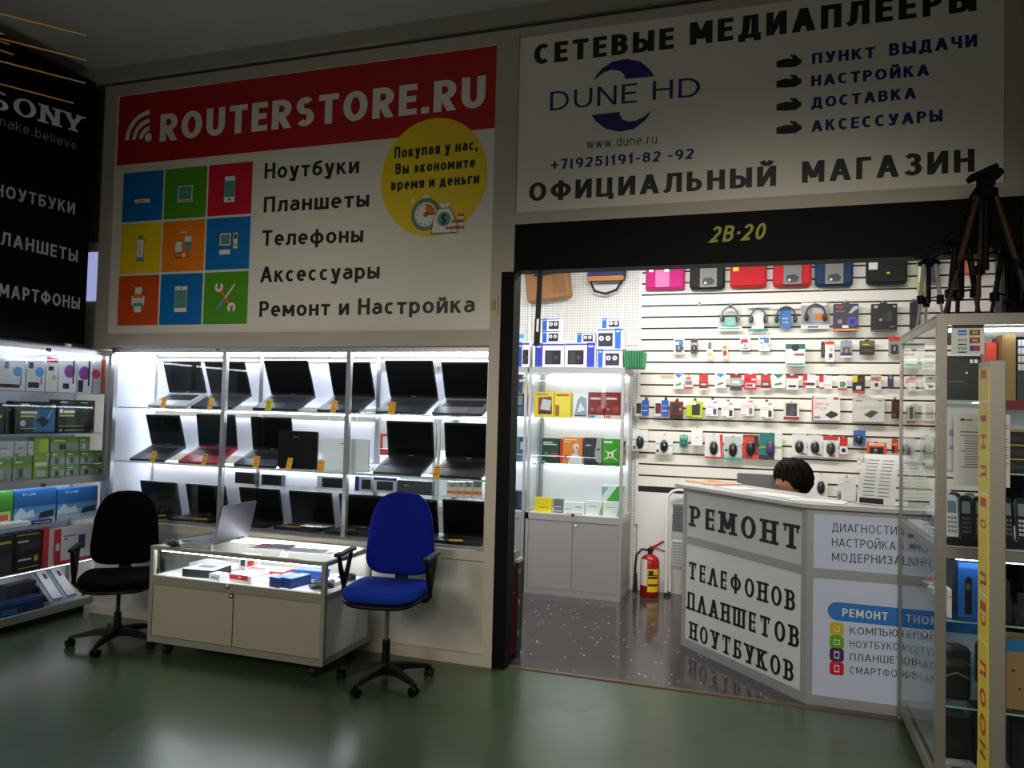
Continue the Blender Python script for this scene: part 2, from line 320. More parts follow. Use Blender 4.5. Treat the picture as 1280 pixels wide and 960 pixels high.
def text_into(mb, txt, x0, x1, zb, cap, y, m, wt=(.2, .17), shear=0., dz=0., gap=.2, serif=False):
    """lettering from x0 to x1, baseline zb (rising by dz), capital height cap, on the plane y"""
    tx, tz = wt; X = 0; lay = {}
    for ch in txt:
        if ch == ' ': X += .42; continue
        gw, gh, ss = G[ch]
        if serif: gw *= 1.42 if ch in 'TТ' else 1.2
        for j, st in enumerate(ss):
            hh = max(gh, tz+.001)
            if st[0] == 'D':
                (u, v, u2, v2), hw = st[1:], tx*.55; cx, cx2 = X+tx/2+u*(gw-tx), X+tx/2+u2*(gw-tx)
                vs, fs = lay.setdefault(j, ([], [])); b = len(vs)
                vs += [(cx-hw, v*hh), (cx+hw, v*hh), (cx2+hw, v2*hh), (cx2-hw, v2*hh)]; fs.append((b, b+1, b+2, b+3))
                if serif:
                    for c_, v_ in ((cx, v), (cx2, v2)):
                        if v_ in (0, 1) and not (ch in 'AАΛИИNМM'): vs, fs = lay.setdefault(9, ([], [])); b = len(vs); z_ = v_*(hh-tz); vs += [(c_-tx, z_), (c_+tx, z_), (c_+tx, z_+tz), (c_-tx, z_+tz)]; fs.append((b, b+1, b+2, b+3))
                        if v_ == 0 and ch in 'AАΛ': vs, fs = lay.setdefault(9, ([], [])); b = len(vs); vs += [(c_-tx, 0), (c_+tx, 0), (c_+tx, tz), (c_-tx, tz)]; fs.append((b, b+1, b+2, b+3))
                continue
            arc = len(st) > 10
            P_ = [(X+tx/2+u*(gw-tx), tz/2+v*(hh-tz)) for u, v in st]
            vs, fs = lay.setdefault(j, ([], []))
            stroke(vs, fs, P_, tx, tz, 0 if (arc and st[0][1] not in (0, 1)) else 1)
            if serif:
                ex, fx = tx*.55, tz
                for (u, v), (u2, v2) in ((st[0], st[1]), (st[-1], st[-2])):
                    if v in (0, 1) and abs(v-v2) > .3:
                        cx = X+tx/2+u*(gw-tx); cz = tz/2+v*(hh-tz); vs2, fs2 = lay.setdefault(9, ([], [])); b = len(vs2)
                        vs2 += [(cx-tx/2-ex, cz-fx/2), (cx+tx/2+ex, cz-fx/2), (cx+tx/2+ex, cz+fx/2), (cx-tx/2-ex, cz+fx/2)]; fs2.append((b, b+1, b+2, b+3))
                    elif abs(v-v2) < .01 and u in (0, 1, .9, .92) and ch in 'ЕТБГET' and v in (0, 1):
                        cx = X+tx/2+u*(gw-tx); cz = tz/2+v*(hh-tz)+(-.12 if v == 1 else .12); vs2, fs2 = lay.setdefault(8, ([], [])); b = len(vs2)
                        vs2 += [(cx-.06, cz-.14), (cx+.06, cz-.14), (cx+.06, cz+.14), (cx-.06, cz+.14)]; fs2.append((b, b+1, b+2, b+3))
        X += gw+gap
    allx = [v[0] for vs, _ in lay.values() for v in vs]; a, b = min(allx), max(allx); sx = (x1-x0)/(b-a)
    for j, (vs, fs) in lay.items():
        mb.add([(x0+(v[0]-a)*sx+shear*v[1]*cap, y-.0001*j, zb+v[1]*cap+dz*(v[0]-a)/(b-a)) for v in vs], fs, m)
    return mb
class Face:
    """an upright plane in the place: origin, turn; u along it, z up"""
    def __init__(s, o, rz): s.o = Vector(o); s.rz = rz; s.d = Vector((math.cos(rz), math.sin(rz), 0))
    def uz(s, px, py):
        p = PP(px, py, s.o, s.rz); return (p-s.o).dot(s.d), p.z-s.o.z
    def text(s, mb, txt, l, r, cap, y, m, **k):
        """l, r: ends of the baseline in the photo; cap: capital height there at the left end"""
        a = s.uz(*l); b = s.uz(*r); c = s.uz(l[0], l[1]-cap)
        return text_into(mb, txt, a[0], b[0], a[1], c[1]-a[1], y, m, dz=b[1]-a[1], **k)
# ================================================================ THE SETTING
FY = 4.552                                      # the shopfront plane
def floor_mat(name, base, fleck, rough, dens, fl_scale, var=(.85, 1.1)):
    m = bpy.data.materials.new(name); m.use_nodes = True; nt = m.node_tree; b = nt.nodes['Principled BSDF']; N = nt.nodes.new; L = nt.links.new
    tc = N('ShaderNodeTexCoord'); n = N('ShaderNodeTexNoise'); n.inputs['Scale'].default_value = 2.; n.inputs['Detail'].default_value = 2
    L(tc.outputs['Object'], n.inputs['Vector'])
    r = N('ShaderNodeValToRGB'); c = [lin(v) for v in base]
    r.color_ramp.elements[0].position = .3; r.color_ramp.elements[1].position = .75
    r.color_ramp.elements[0].color = [v*var[0] for v in c]+[1]; r.color_ramp.elements[1].color = [v*var[1] for v in c]+[1]
    L(n.outputs['Fac'], r.inputs['Fac']); out = r.outputs['Color']
    if fleck:
        mp = N('ShaderNodeMapping'); mp.inputs['Scale'].default_value = (1, .45, 1); mp.inputs['Rotation'].default_value = (0, 0, .5); L(tc.outputs['Object'], mp.inputs['Vector'])
        v = N('ShaderNodeTexVoronoi'); v.inputs['Scale'].default_value = fl_scale; L(mp.outputs[0], v.inputs['Vector'])
        q = N('ShaderNodeMath'); q.operation = 'LESS_THAN'; q.inputs[1].default_value = .14; L(v.outputs['Distance'], q.inputs[0])
        sp = N('ShaderNodeSeparateColor'); L(v.outputs['Color'], sp.inputs[0])
        q2 = N('ShaderNodeMath'); q2.operation = 'LESS_THAN'; q2.inputs[1].default_value = dens; L(sp.outputs[0], q2.inputs[0])
        q3 = N('ShaderNodeMath'); q3.operation = 'MULTIPLY'; L(q.outputs[0], q3.inputs[0]); L(q2.outputs[0], q3.inputs[1])
        mx = N('ShaderNodeMix'); mx.data_type = 'RGBA'; mx.inputs['B'].default_value = [lin(x) for x in fleck]+[1]
        L(out, mx.inputs['A']); L(q3.outputs[0], mx.inputs['Factor']); out = mx.outputs['Result']
    L(out, b.inputs['Base Color']); b.inputs['Roughness'].default_value = rough
    n2 = N('ShaderNodeTexNoise'); n2.inputs['Scale'].default_value = 1.6; n2.inputs['Detail'].default_value = 3; L(tc.outputs['Object'], n2.inputs['Vector'])
    mr = N('ShaderNodeMapRange'); mr.inputs['To Min'].default_value = rough*.92; mr.inputs['To Max'].default_value = rough*1.1; L(n2.outputs['Fac'], mr.inputs['Value'])
    L(mr.outputs[0], b.inputs['Roughness'])
    return m
GREEN = floor_mat('green_epoxy', (66, 82, 58), None, .26, 0, 1, (.93, 1.05))
MARBLE = floor_mat('grey_flecked_tile', (62, 58, 58), (180, 176, 172), .13, .55, 27.)
struct('floor', MB().box(-7, 3.2, -5, FY+.06, -.1, 0, GREEN))
struct('floor_shop', MB().box(-5.3, 2.6, FY+.06, 7.2, -.1, 0, MARBLE))
struct('trim_threshold', MB().box(-1.51, 1.16, FY+.035, FY+.075, 0, .006, mat((96, 74, 48), .4)))
CEIL = mat((186, 184, 176), .7, 0, .12, 2.5)
struct('ceiling', MB().box(-7, 3.2, -1.5, FY, 4.19, 4.3, CEIL))
struct('ceiling_shop', MB().box(-5.3, 2.6, FY+.1, 7.2, 3.25, 3.35, WHITE))
WALLW = mat((226, 224, 218), .6, 0, .05, 8.)
# back wall: perforated hardboard beside the slatted panel
pf = bpy.data.materials.new('perforated_panel'); pf.use_nodes = True
nt = pf.node_tree; b = nt.nodes['Principled BSDF']; tc = nt.nodes.new('ShaderNodeTexCoord'); mp = nt.nodes.new('ShaderNodeVectorMath'); mp.operation = 'MULTIPLY'
mp.inputs[1].default_value = (40, 0, 40); nt.links.new(tc.outputs['Object'], mp.inputs[0])
fr = nt.nodes.new('ShaderNodeVectorMath'); fr.operation = 'FRACTION'; nt.links.new(mp.outputs[0], fr.inputs[0])
sb = nt.nodes.new('ShaderNodeVectorMath'); sb.operation = 'DISTANCE'; sb.inputs[1].default_value = (.5, 0, .5); nt.links.new(fr.outputs[0], sb.inputs[0])
lt = nt.nodes.new('ShaderNodeMath'); lt.operation = 'LESS_THAN'; lt.inputs[1].default_value = .24; nt.links.new(sb.outputs['Value'], lt.inputs[0])
mx = nt.nodes.new('ShaderNodeMix'); mx.data_type = 'RGBA'; mx.inputs['A'].default_value = (.78, .77, .74, 1); mx.inputs['B'].default_value = (.34, .34, .34, 1)
nt.links.new(lt.outputs[0], mx.inputs['Factor']); nt.links.new(mx.outputs['Result'], b.inputs['Base Color']); b.inputs['Roughness'].default_value = .6
SY = 7.05                                       # face of the slatted panel
m_ = MB().box(-5.3, 2.6, SY+.03, SY+.13, 0, 3.3, WALLW); m_.box(-5.2, -1.11, SY+.015, SY+.03, 0, 3.25, pf)
for x in (-4.4, -3.3, -2.2, -1.125): m_.box(x, x+.025, SY+.002, SY+.015, .6, 3.25, WHITE)
m_.box(-5.2, -1.11, SY+.004, SY+.015, 2.255, 2.285, WHITE)
struct('wall_back', m_)
SLAT = mat((236, 232, 222), .42); m_ = MB().box(-1.1, 2.55, SY+.012, SY+.03, .9, 3.2, mat((14, 14, 15), .5)); z = .954
while z < 3.15:
    m_.box(-1.1, 2.55, SY, SY+.014, z, z+.0895, SLAT); z += .1043
m_.box(-1.1, 2.55, SY, SY+.03, .0, .9, WHITE)
struct('wall_slatted', m_)
struct('wall_left', MB().box(-5.5, -5.3, FY, 7.2, 0, 4.2, WALLW))
struct('wall_right', MB().box(2.55, 2.75, FY+.1, 7.2, 0, 3.3, WALLW))
struct('wall_mall', MB().box(-5.5, -5.24, 2.2, FY, 0, 4.2, BEIGE))
# shopfront frame
m_ = MB(); Y0, Y1 = FY-.02, FY+.06
FR = mat((182, 174, 158), .45, 0, .05, 5.)
for a in ((-4.92, -4.8, 2.012, 4.06), (-1.672, -1.6, 0, 4.06), (-1.6, -1.52, 2.49, 4.06), (1.175, 1.262, 2.79, 4.06)): m_.box(a[0], a[1], Y0, Y1, a[2], a[3], FR)
for a in ((-4.8, -1.672, 3.975, 4.06), (-4.8, -1.672, 2.02, 2.125), (-1.52, 1.175, 4.0, 4.06), (-1.6, 1.262, 2.79, 2.868), (-4.85, -1.672, .655, .712), (-4.85, -1.672, 0, .07)): m_.box(a[0], a[1], Y0, Y1, a[2], a[3], FR)
struct('trim_shopfront', m_)
struct('trim_ceiling', MB().box(-5.24, 2.2, FY-.05, FY+.1, 4.085, 4.19, mat((160, 155, 142), .6)))
DIRTY = mat((186, 184, 176), .6, 0, .34, 3.2)
struct('wall_front', MB().box(-4.85, -1.672, FY+.012, FY+.03, .07, .655, DIRTY))
m_ = MB().box(-5.24, 3.2, FY+.06, FY+.1, 2.86, 4.2, mat((90, 86, 80), .7)); m_.box(-4.92, -1.6, FY+.06, FY+.1, 2.03, 2.86, mat((90, 86, 80), .7)); m_.box(-5.24, -4.92, FY+.06, FY+.1, 2.012, 2.86, BEIGE)
struct('wall_front_upper', m_)
BLKF = mat((6, 5, 5), .6, spec=.12)
m_ = MB().box(-1.6, -1.515, FY-.015, FY+.12, 0, 2.495, BLKF); m_.box(-1.515, 1.262, FY-.012, FY+.12, 2.495, 2.79, BLKF)
m_.box(1.165, 1.262, FY-.012, FY+.12, 0, 2.495, BLKF); m_.box(1.262, 3.2, FY-.01, FY+.1, 0, 4.19, mat((30, 26, 24), .6)); m_.box(1.262, 1.36, FY-.03, FY-.01, 2.79, 4.06, mat((92, 84, 76), .6))
struct('door_1', m_)
# --- number over the door, light switch
f0 = Face((0, FY-.0125, 0), 0.)
m_ = MB(); f0.text(m_, '2В·20', (885, 303.6), (955, 299), 20, FY-.0145, mat((150, 160, 30), .5), wt=(.2, .16), shear=.2)
solo('door_number', 'yellow-green slanted number 2B 20 on the black band over the doorway', 'number sign', m_)
p = PY(619, 382, FY); m_ = MB().rbox(-.026, .026, -.012, 0, -.06, .06, mat((190, 180, 120), .4), .008); m_.rbox(-.016, .016, -.018, -.012, -.035, .035, mat((150, 140, 100), .4), .004)
solo('light_switch', 'small yellowed switch box on the shopfront post beside the doorway', 'switch', m_, (p.x, FY-.0205, p.z))

# ================================================================ SIGNS
def dark(r, g, b): return mat((r, g, b), .45)
SGW = mat((226, 222, 208), .4); RED = dark(176, 12, 18); BLU = dark(0, 112, 186); GRN = dark(78, 152, 18); ORA = dark(240, 128, 22); YEL = dark(232, 204, 10); CRI = dark(204, 18, 52); RUS = dark(208, 76, 24)
INK = dark(20, 20, 22); TEAL = dark(84, 150, 142); IW = dark(236, 232, 222); IO = dark(240, 110, 40)
sign = thing('shop_sign', 'white sign with red header band and nine coloured icon tiles above the laptop window', 'sign', (0, 0, 0))
part('panel', MB().box(-4.802, -1.67, FY-.008, FY+.01, 2.123, 3.977, SGW), sign)
Q = FY-.0085
zb = f0.uz(145.5, 207)[1]
m_ = MB().rect(-4.79, -1.672, zb, 3.972, Q, RED)
part('header_band', m_, sign, 'red header band')
m_ = MB(); f0.text(m_, 'ROUTERSTORE.RU', (199, 177), (606, 133.5), 34, Q-.0005, IW, wt=(.26, .2), gap=.17); part('lettering', m_, sign, 'white shop name on the red band')
m_ = MB(); cx, cz = f0.uz(185, 171.5); m_.disc(cx, cz, .033, Q-.0005, IW)
for r_ in (.1, .165, .235): m_.ring(cx+.01, cz-.01, r_, r_*.95, .036, .036, Q-.0005, IW, 14, 92, 178)
part('wireless_symbol', m_, sign)
for t_, l, r_, c in (('Ноутбуки', (330, 223.5), (448.5, 216), 19.5), ('Планшеты', (329, 265.5), (461, 258), 19.5), ('Телефоны', (327, 307.5), (453.5, 302.5), 19.5), ('Аксессуары', (324.5, 353), (474, 348), 19.5), ('Ремонт и Настройка', (323.5, 396), (593, 390.5), 19.5)):
    m_ = MB(); f0.text(m_, t_, l, r_, c, Q-.0005, INK, wt=(.2, .165), gap=.15); part('lettering', m_, sign)
# nine tiles
x0, zt = f0.uz(153.5, 215.5); x1 = f0.uz(317, 202)[0]; z0 = f0.uz(146, 408.5)[1]
tw = (x1-x0)/3; th = (zt-z0)/3; cols = (BLU, GRN, CRI, YEL, ORA, BLU, RUS, BLU, GRN); k = .0006; y = Q-.0006
IN = dark(70, 60, 60)
def icon(i, m, x, z):
    R = lambda a, b, c, d, col, lv=0: m.rect(x+a, x+b, z+c, z+d, y-k*(lv+1), col)
    if i == 0: R(-.08, .08, -.055, -.015, IN); R(-.074, .074, -.05, -.02, IW, 1); R(-.055, .02, -.04, -.03, IO, 2); R(-.012, -.006, .0, .075, dark(0, 80, 140))
    if i == 1: R(-.078, .078, -.075, -.06, IN); R(-.076, .076, -.07, -.062, IW, 1); R(-.067, .067, -.055, .055, IW); R(-.058, .058, -.05, .048, TEAL, 1)
    if i == 2: R(-.05, .05, -.1, .1, IN); R(-.046, .046, -.096, .096, IW, 1); R(-.044, .044, -.056, .062, TEAL, 2); m.disc(x, z-.076, .01, y-k*3, IN)
    if i == 3: R(-.036, .036, -.1, .07, IN); R(-.032, .032, -.068, .066, IW, 1); R(-.034, .034, -.098, -.068, TEAL, 1); R(-.02, .02, .07, .1, TEAL); m.line([(x-.012, z-.03), (x, z-.045), (x, z+.03)], .006, y-k*3, IO)
    if i == 4:
        R(-.075, -.005, -.05, .04, IN); R(-.07, -.01, -.045, .035, IW, 1); m.disc(x+.045, z+.015, .034, y-k, TEAL, .05); R(.015, .075, .03, .07, IW, 1); R(.042, .048, -.08, -.03, IN)
        m.line([(x-.08, z-.06), (x-.06, z-.085), (x+.06, z-.085)], .007, y-k, IN); R(-.03, .03, .098, .106, IW); R(-.003, .003, .05, .1, IO); m.disc(x+.01, z-.07, .016, y-k*2, IW)
    if i == 5: R(-.075, .03, -.02, .08, IN); R(-.07, .026, -.015, .075, IW, 1); R(-.062, .018, -.006, .066, TEAL, 2); R(.045, .09, -.045, .08, IN); R(.05, .085, -.04, .075, IW, 1); m.disc(x+.068, z-.015, .01, y-k*3, IO); R(.056, .08, .03, .065, IN, 2); R(-.07, .025, -.08, -.045, IW)
    if i == 6: R(-.032, .032, .04, .1, IW); R(-.068, .068, -.04, .045, IN); R(-.062, .062, -.036, .035, IW, 1); R(-.046, .046, .018, .05, IO, 2); R(-.045, .045, -.06, -.02, TEAL, 2); R(-.034, .034, -.09, -.045, IW, 3)
    if i == 7: R(-.06, .06, -.1, .1, IN); R(-.056, .056, -.096, .096, IW, 1); R(-.053, .053, -.066, .068, TEAL, 2); R(-.014, .014, .08, .086, IN, 2)
    if i == 8:
        m.line([(x-.06, z+.08), (x+.055, z-.07)], .032, y-k, IN); m.line([(x-.06, z+.08), (x+.055, z-.07)], .024, y-k*2, IO); m.ring(x-.06, z+.08, .036, .036, .02, .02, y-k*3, IW, 14, 120, 420); m.ring(x+.055, z-.07, .036, .036, .02, .02, y-k*3, IW, 14, -60, 240)
        m.line([(x+.08, z+.1), (x-.015, z-.015)], .012, y-k*4, IW); m.line([(x-.005, z-.0), (x-.07, z-.085)], .036, y-k*5, TEAL)
for i in range(9):
    c_, r_ = i % 3, i//3
    m_ = MB().rect(x0+c_*tw+.008, x0+(c_+1)*tw-.008, zt-(r_+1)*th+.009, zt-r_*th-.009, y, cols[i])
    t_ = part('tile', m_, sign, ['blue tile with a router icon', 'green tile with a laptop icon', 'crimson tile with a telephone icon', 'yellow tile with a memory stick icon', 'orange tile with a cup and glass icon', 'blue tile with a desktop computer icon', 'rust red tile with a printer icon', 'blue tile with a tablet icon', 'green tile with a spanner and screwdriver icon'][i])
    m_ = MB(); icon(i, m_, x0+(c_+.5)*tw, zt-(r_+.5)*th); part('icon', m_, t_)
# yellow roundel
a = f0.uz(476, 228); b_ = f0.uz(609, 215); t_ = f0.uz(543, 147.5); u_ = f0.uz(540, 295.5); cx, cz = (a[0]+b_[0])/2, (t_[1]+u_[1])/2
m_ = MB().disc(cx, cz, (b_[0]-a[0])/2, Q-.0012, YEL, (t_[1]-u_[1])/2, 64); rd = part('roundel', m_, sign, 'yellow roundel with a saving slogan')
for t_, l, r_, c in (('Покупая у нас,', (492.5, 198), (597, 187), 14), ('Вы экономите', (494, 218), (594, 209), 13.5), ('время и деньги', (488.5, 238), (599, 229), 13.5)):
    m_ = MB(); f0.text(m_, t_, l, r_, c, Q-.0018, INK, wt=(.25, .2), gap=.16); part('lettering', m_, rd)
m_ = MB(); cx, cz = f0.uz(532, 268); y = Q-.0018
m_.disc(cx, cz, .106, y, IN, .108).disc(cx, cz, .1, y-k, TEAL, .102).disc(cx, cz, .084, y-2*k, IN, .086).disc(cx, cz, .08, y-3*k, IW, .082); m_.disc(cx, cz, .07, y-4*k, IO, .07, 10, 0, 90); m_.rect(cx-.02, cx+.02, cz+.11, cz+.13, y, IW)
m_.ring(cx, cz, .016, .016, .008, .008, y-5*k, IN); m_.line([(cx, cz), (cx+.06, cz)], .01, y-5*k, IN)
for q in range(12): m_.disc(cx+.068*math.sin(q*PI/6), cz+.068*math.cos(q*PI/6), .005, y-5*k, IN, n=8)
m_.disc(cx-.095, cz+.095, .014, y, IW); part('stopwatch_icon', m_, rd)
m_ = MB(); cx, cz = f0.uz(555, 274); y -= .004
bag = [(-.085, -.088), (.085, -.088), (.075, 0), (.04, .07), (-.04, .07), (-.075, 0)]
m_.poly([(cx+p_[0]*1.08, cz+p_[1]*1.08) for p_ in bag], y, IN).poly([(cx+p_[0], cz+p_[1]) for p_ in bag], y-k, IW); m_.poly([(cx-.02, cz+.075), (cx+.03, cz+.075), (cx+.045, cz+.11), (cx+.0, cz+.1), (cx-.035, cz+.115)], y, IW)
m_.disc(cx, cz, .048, y-2*k, TEAL); text_into(m_, '$', cx-.02, cx+.02, cz-.03, .06, y-3*k, INK, (.16, .14))
for q, (n_, ox) in enumerate(((2, .015), (4, .055), (6, .095))):
    for j in range(n_): m_.rect(cx+ox, cx+ox+.046, cz-.09+j*.021, cz-.073+j*.021, y-4*k, dark(190, 110, 50) if j % 2 else IW)
part('money_icon', m_, rd)

# --- second sign
s2 = thing('shop_sign', 'cream sign with dark blue swirl logo and pointing hands above the doorway', 'sign', (0, 0, 0))
part('panel', MB().box(-1.519, 1.174, FY-.006, FY+.012, 2.866, 4.002, SGW), s2)
NAVY = dark(16, 24, 110); Q = FY-.0066
for t_, l, r_, c, col, wt in (('СЕТЕВЫЕ', (667, 80.5), (842, 60), 25, INK, (.27, .2)), ('МЕДИАПЛЕЕРЫ', (861.5, 56), (1221, 12.5), 28, INK, (.27, .2)),
        ('ОФИЦИАЛЬНЫЙ', (660.5, 251.5), (970.5, 232), 23, INK, (.24, .18)), ('МАГАЗИН', (1002, 228.5), (1218.5, 214), 27, INK, (.24, .18)),
        ('+7(925)191-82 -92', (688, 212), (867, 198), 12.5, dark(24, 36, 110), (.22, .17)), ('www.dune.ru', (733, 185.5), (821, 179), 12, dark(60, 64, 90), (.13, .11)),
        ('ПУНКТ', (1015, 79.5), (1094, 71.5), 13.5, NAVY, (.25, .19)), ('ВЫДАЧИ', (1111.5, 69.5), (1222, 57.5), 15.5, NAVY, (.25, .19)), ('НАСТРОЙКА', (1014, 107.5), (1162, 93.5), 13.5, NAVY, (.25, .19)),
        ('ДОСТАВКА', (1014, 135), (1145.5, 122.5), 13.5, NAVY, (.25, .19)), ('АКСЕССУАРЫ', (1014, 164.5), (1178.5, 151), 14, NAVY, (.25, .19)), ('DUNE', (687, 138), (796, 127.5), 23.5, NAVY, (.125, .11)), ('HD', (815.5, 124.5), (875, 120), 23.5, NAVY, (.125, .11))):
    m_ = MB(); f0.text(m_, t_, l, r_, c, Q, col, wt=wt); part('lettering', m_, s2)
m_ = MB()
for pts in (((345,345),(362,318),(385,292),(430,262),(490,250),(550,262),(590,295),(610,325),(485,337),(480,318),(462,302),(430,297),(395,307)), ((340,492),(460,477),(463,495),(475,512),(500,519),(530,515),(565,498),(602,467),(570,515),(520,552),(460,563),(400,550),(360,520))):
    m_.poly([f0.uz(640+u/3.428, v/3.428) for u, v in pts][::-1], Q, NAVY)
part('swirl_logo', m_, s2, 'dark blue swirl logo of two crescents')
for py in (77, 102, 131, 160):
    m_ = MB(); P_ = lambda u, v: f0.uz(970.5+u, py+v)
    m_.poly([P_(*q) for q in ((0, -1), (12, -4.5), (22, -4), (31.5, -4), (31.5, 1), (24, 6), (10, 7), (0, 7))][::-1], Q, INK)
    m_.line([P_(18, -9), P_(25, -2)], .012, Q-.0006, INK); m_.line([P_(22, -9), P_(28, -3)], .012, Q-.0006, INK); part('pointing_hand', m_, s2)

# --- black lightbox over the router shelves
SX = -4.95
f1 = Face((SX, 0, 0), PI/2)                     # u = +y of the place
s3 = thing('lightbox_sign', 'black sign with pale lettering over the router shelves', 'sign', (SX, 0, 0), PI/2)
BK = mat((3, 3, 4), .35, spec=.12)
p1 = PX(110, 300, SX).y
part('panel', MB().box(3.0, 4.47, .001, .1, 2.035, 4.07, BK), s3)
LT = mat((196, 198, 214), .5); LT2 = mat((150, 150, 156), .5)
for t_, l, r_, c, col, wt, sf in (('SONY', (-13, 134), (106, 167.5), 24, mat((232, 234, 255), .5), (.24, .1), True), ('make.believe', (-6, 155), (95.5, 188), 13, LT2, (.1, .1), False),
        ('НОУТБУКИ', (-7, 244), (93.5, 268), 16, LT, (.2, .17), False), ('ПЛАНШЕТЫ', (-14, 302), (97, 328), 17, LT, (.2, .17), False), ('СМАРТФОНЫ', (-15, 368), (99.5, 387), 17, LT, (.2, .17), False)):
    m_ = MB(); f1.text(m_, t_, l, r_, c, 0., col, wt=wt, serif=sf); part('lettering', m_, s3)
m_ = MB().box(3.0, 4.535, .08, .25, 3.2, 4.075, mat((12, 12, 13), .6)); o = struct('trim_valance', m_); o.rotation_euler = (0, 0, PI/2); o.location = (SX, 0, 0)
a = PY(107, 316, FY+.058); b_ = PY(120, 376, FY+.058)
solo('lit_panel', 'narrow glowing pale blue panel on the wall between the black sign and the red-headed sign', 'panel', MB().box(a.x-b_.x, 0, 0, .006, 0, a.z-b_.z, mat((170, 180, 235), .5, 0, 0, 40, .75)), (b_.x, FY+.0535, b_.z))

# --- thin gold streaks, built as slender rails
GOLD = mat((224, 172, 80), .4, .1)
for i, (l, r_, w_) in enumerate((((-60, 2), (108, 44.5), 'topmost'), ((-60, 33), (108, 75.5), 'second from the top'), ((-60, 61), (107, 104), 'third from the top'), ((-60, 89), (92, 129), 'lowest'))):
    a = PZ(*l, 3.0+.0*i); b_ = PZ(*r_, 3.0)
    a.z += 0
    solo('gold_rail', 'thin gold rail near the black sign, %s of four' % w_, 'rail', MB().tube([a, b_], .0032, GOLD, 6), group='gold rails')
for i, (l, r_, w_) in enumerate((((-60, 23.5), (5, 43), 'upper'), ((-60, 31), (12, 55.5), 'middle'), ((-60, 41), (17, 68.5), 'lower'))):
    a = PZ(*l, 3.0); b_ = PZ(*r_, 3.0)
    solo('gold_rail', 'short %s gold rail by the ceiling edge near the black sign' % w_, 'rail', MB().tube([a, b_], .0032, GOLD, 6), group='gold rails')
# ================================================================ GOODS HELPERS
def colr(c): return c if isinstance(c, bpy.types.Material) else mat(c, .42)
def carton(w, h, d, body, prints=(), m=None, y=0., x=0., z=0., top=None):
    """printed carton, front face at -y; prints are (u0, v0, u1, v1, colour) or ('t', text, u0, v0, u1, cap, colour) on the front, 0..1"""
    m = m or MB(); b = colr(body)
    m.box(x-w/2, x+w/2, y, y+d, z, z+h, b); q = y-.0004
    for p in prints:
        if p[0] == 't': text_into(m, p[1], x-w/2+p[2]*w, x-w/2+p[4]*w, z+p[3]*h, p[5]*h, q, colr(p[6]), wt=(p[7] if len(p) > 7 else .17, .14))
        elif p[0] == 'd': m.disc(x-w/2+p[1]*w, z+p[2]*h, p[3]*w, q, colr(p[4]), n=18)
        elif p[0] == 'p': m.poly([(x-w/2+u*w, z+v*h) for u, v in p[1]], q, colr(p[2]))
        else: m.rect(x-w/2+p[0]*w, x-w/2+p[2]*w, z+p[1]*h, z+p[3]*h, q, colr(p[4]))
        q -= .0003
    if top: m.quad((x-w/2+.002, y+.002, z+h+.0003), (x+w/2-.002, y+.002, z+h+.0003), (x+w/2-.002, y+d-.002, z+h+.0003), (x-w/2+.002, y+d-.002, z+h+.0003), colr(top))
    return m
# ================================================================ LAPTOP WINDOW
GY0, GY1 = 4.6, 5.06
XL, XR = -4.79, -1.684
mods = (XL, -3.752, -2.722, XR)
cs = thing('display_case', 'long lit glass display case full of laptops under the red-headed sign', 'display case', (0, 0, 0))
m_ = MB()
for x in mods:
    w_ = .016
    m_.box(x-w_, x+w_, GY0-.005, GY0+.03, .72, 2.015, ALU); m_.box(x-w_, x+w_, GY1-.03, GY1, .72, 2.015, ALU)
m_.box(XL, XR, GY0-.005, GY0+.03, 1.985, 2.018, ALU); m_.box(XL, XR, GY1-.03, GY1, 1.985, 2.018, ALU)
part('frame', m_, cs)
SHZ = (1.558, 1.142)
part('floor_panel', MB().box(XL, XR, GY0-.005, GY1, .70, .722, mat((120, 122, 124), .3)), cs)
part('top_panel', MB().box(XL, XR, GY0, GY1, 2.018, 2.03, WHITE), cs)
BACKP = mat((234, 236, 246), .5)
part('end_panel', MB().box(XL-.014, XL-.002, GY0+.03, GY1, .722, 2.018, BACKP), cs)
for i in range(3):
    a, b = mods[i]+.018, mods[i+1]-.018
    for j, zz in enumerate(SHZ):
        m_ = MB().box(a, b, GY0+.04, GY1-.035, zz, zz+.008, GLS); m_.box(a, b, GY0+.0385, GY0+.0398, zz, zz+.008, GLE); part('shelf', m_, cs)
    for zl, zh in ((.722, 1.1), (1.2, 1.5), (1.6, 1.93)) if i < 2 else ((1.62, 1.86),):
        part('back_panel', MB().box(a, b, GY1-.026, GY1-.018, zl if i < 2 else 1.62, zh, BACKP), cs, 'white back panel')
    part('front_glass', MB().box(a, b, GY0+.006, GY0+.010, .735, 1.98, GL), cs, 'clear front pane')
    m_ = MB().box(a, b, GY0+.05, GY0+.068, 1.972, 1.984, LED); part('light_strip', m_, cs, 'glowing white light strip')
    for zz in (1.965,)+SHZ:
        part('light_strip', MB().box(a, b, GY1-.06, GY1-.042, zz-.016, zz-.004, LED), cs, 'glowing white light strip')
part('lock', MB().lathe([(.0, -.012), (.012, -.012), (.012, 0)], CHROME, (-3.752-.06, GY0-.006, 2.0), 12, 'y'), cs)

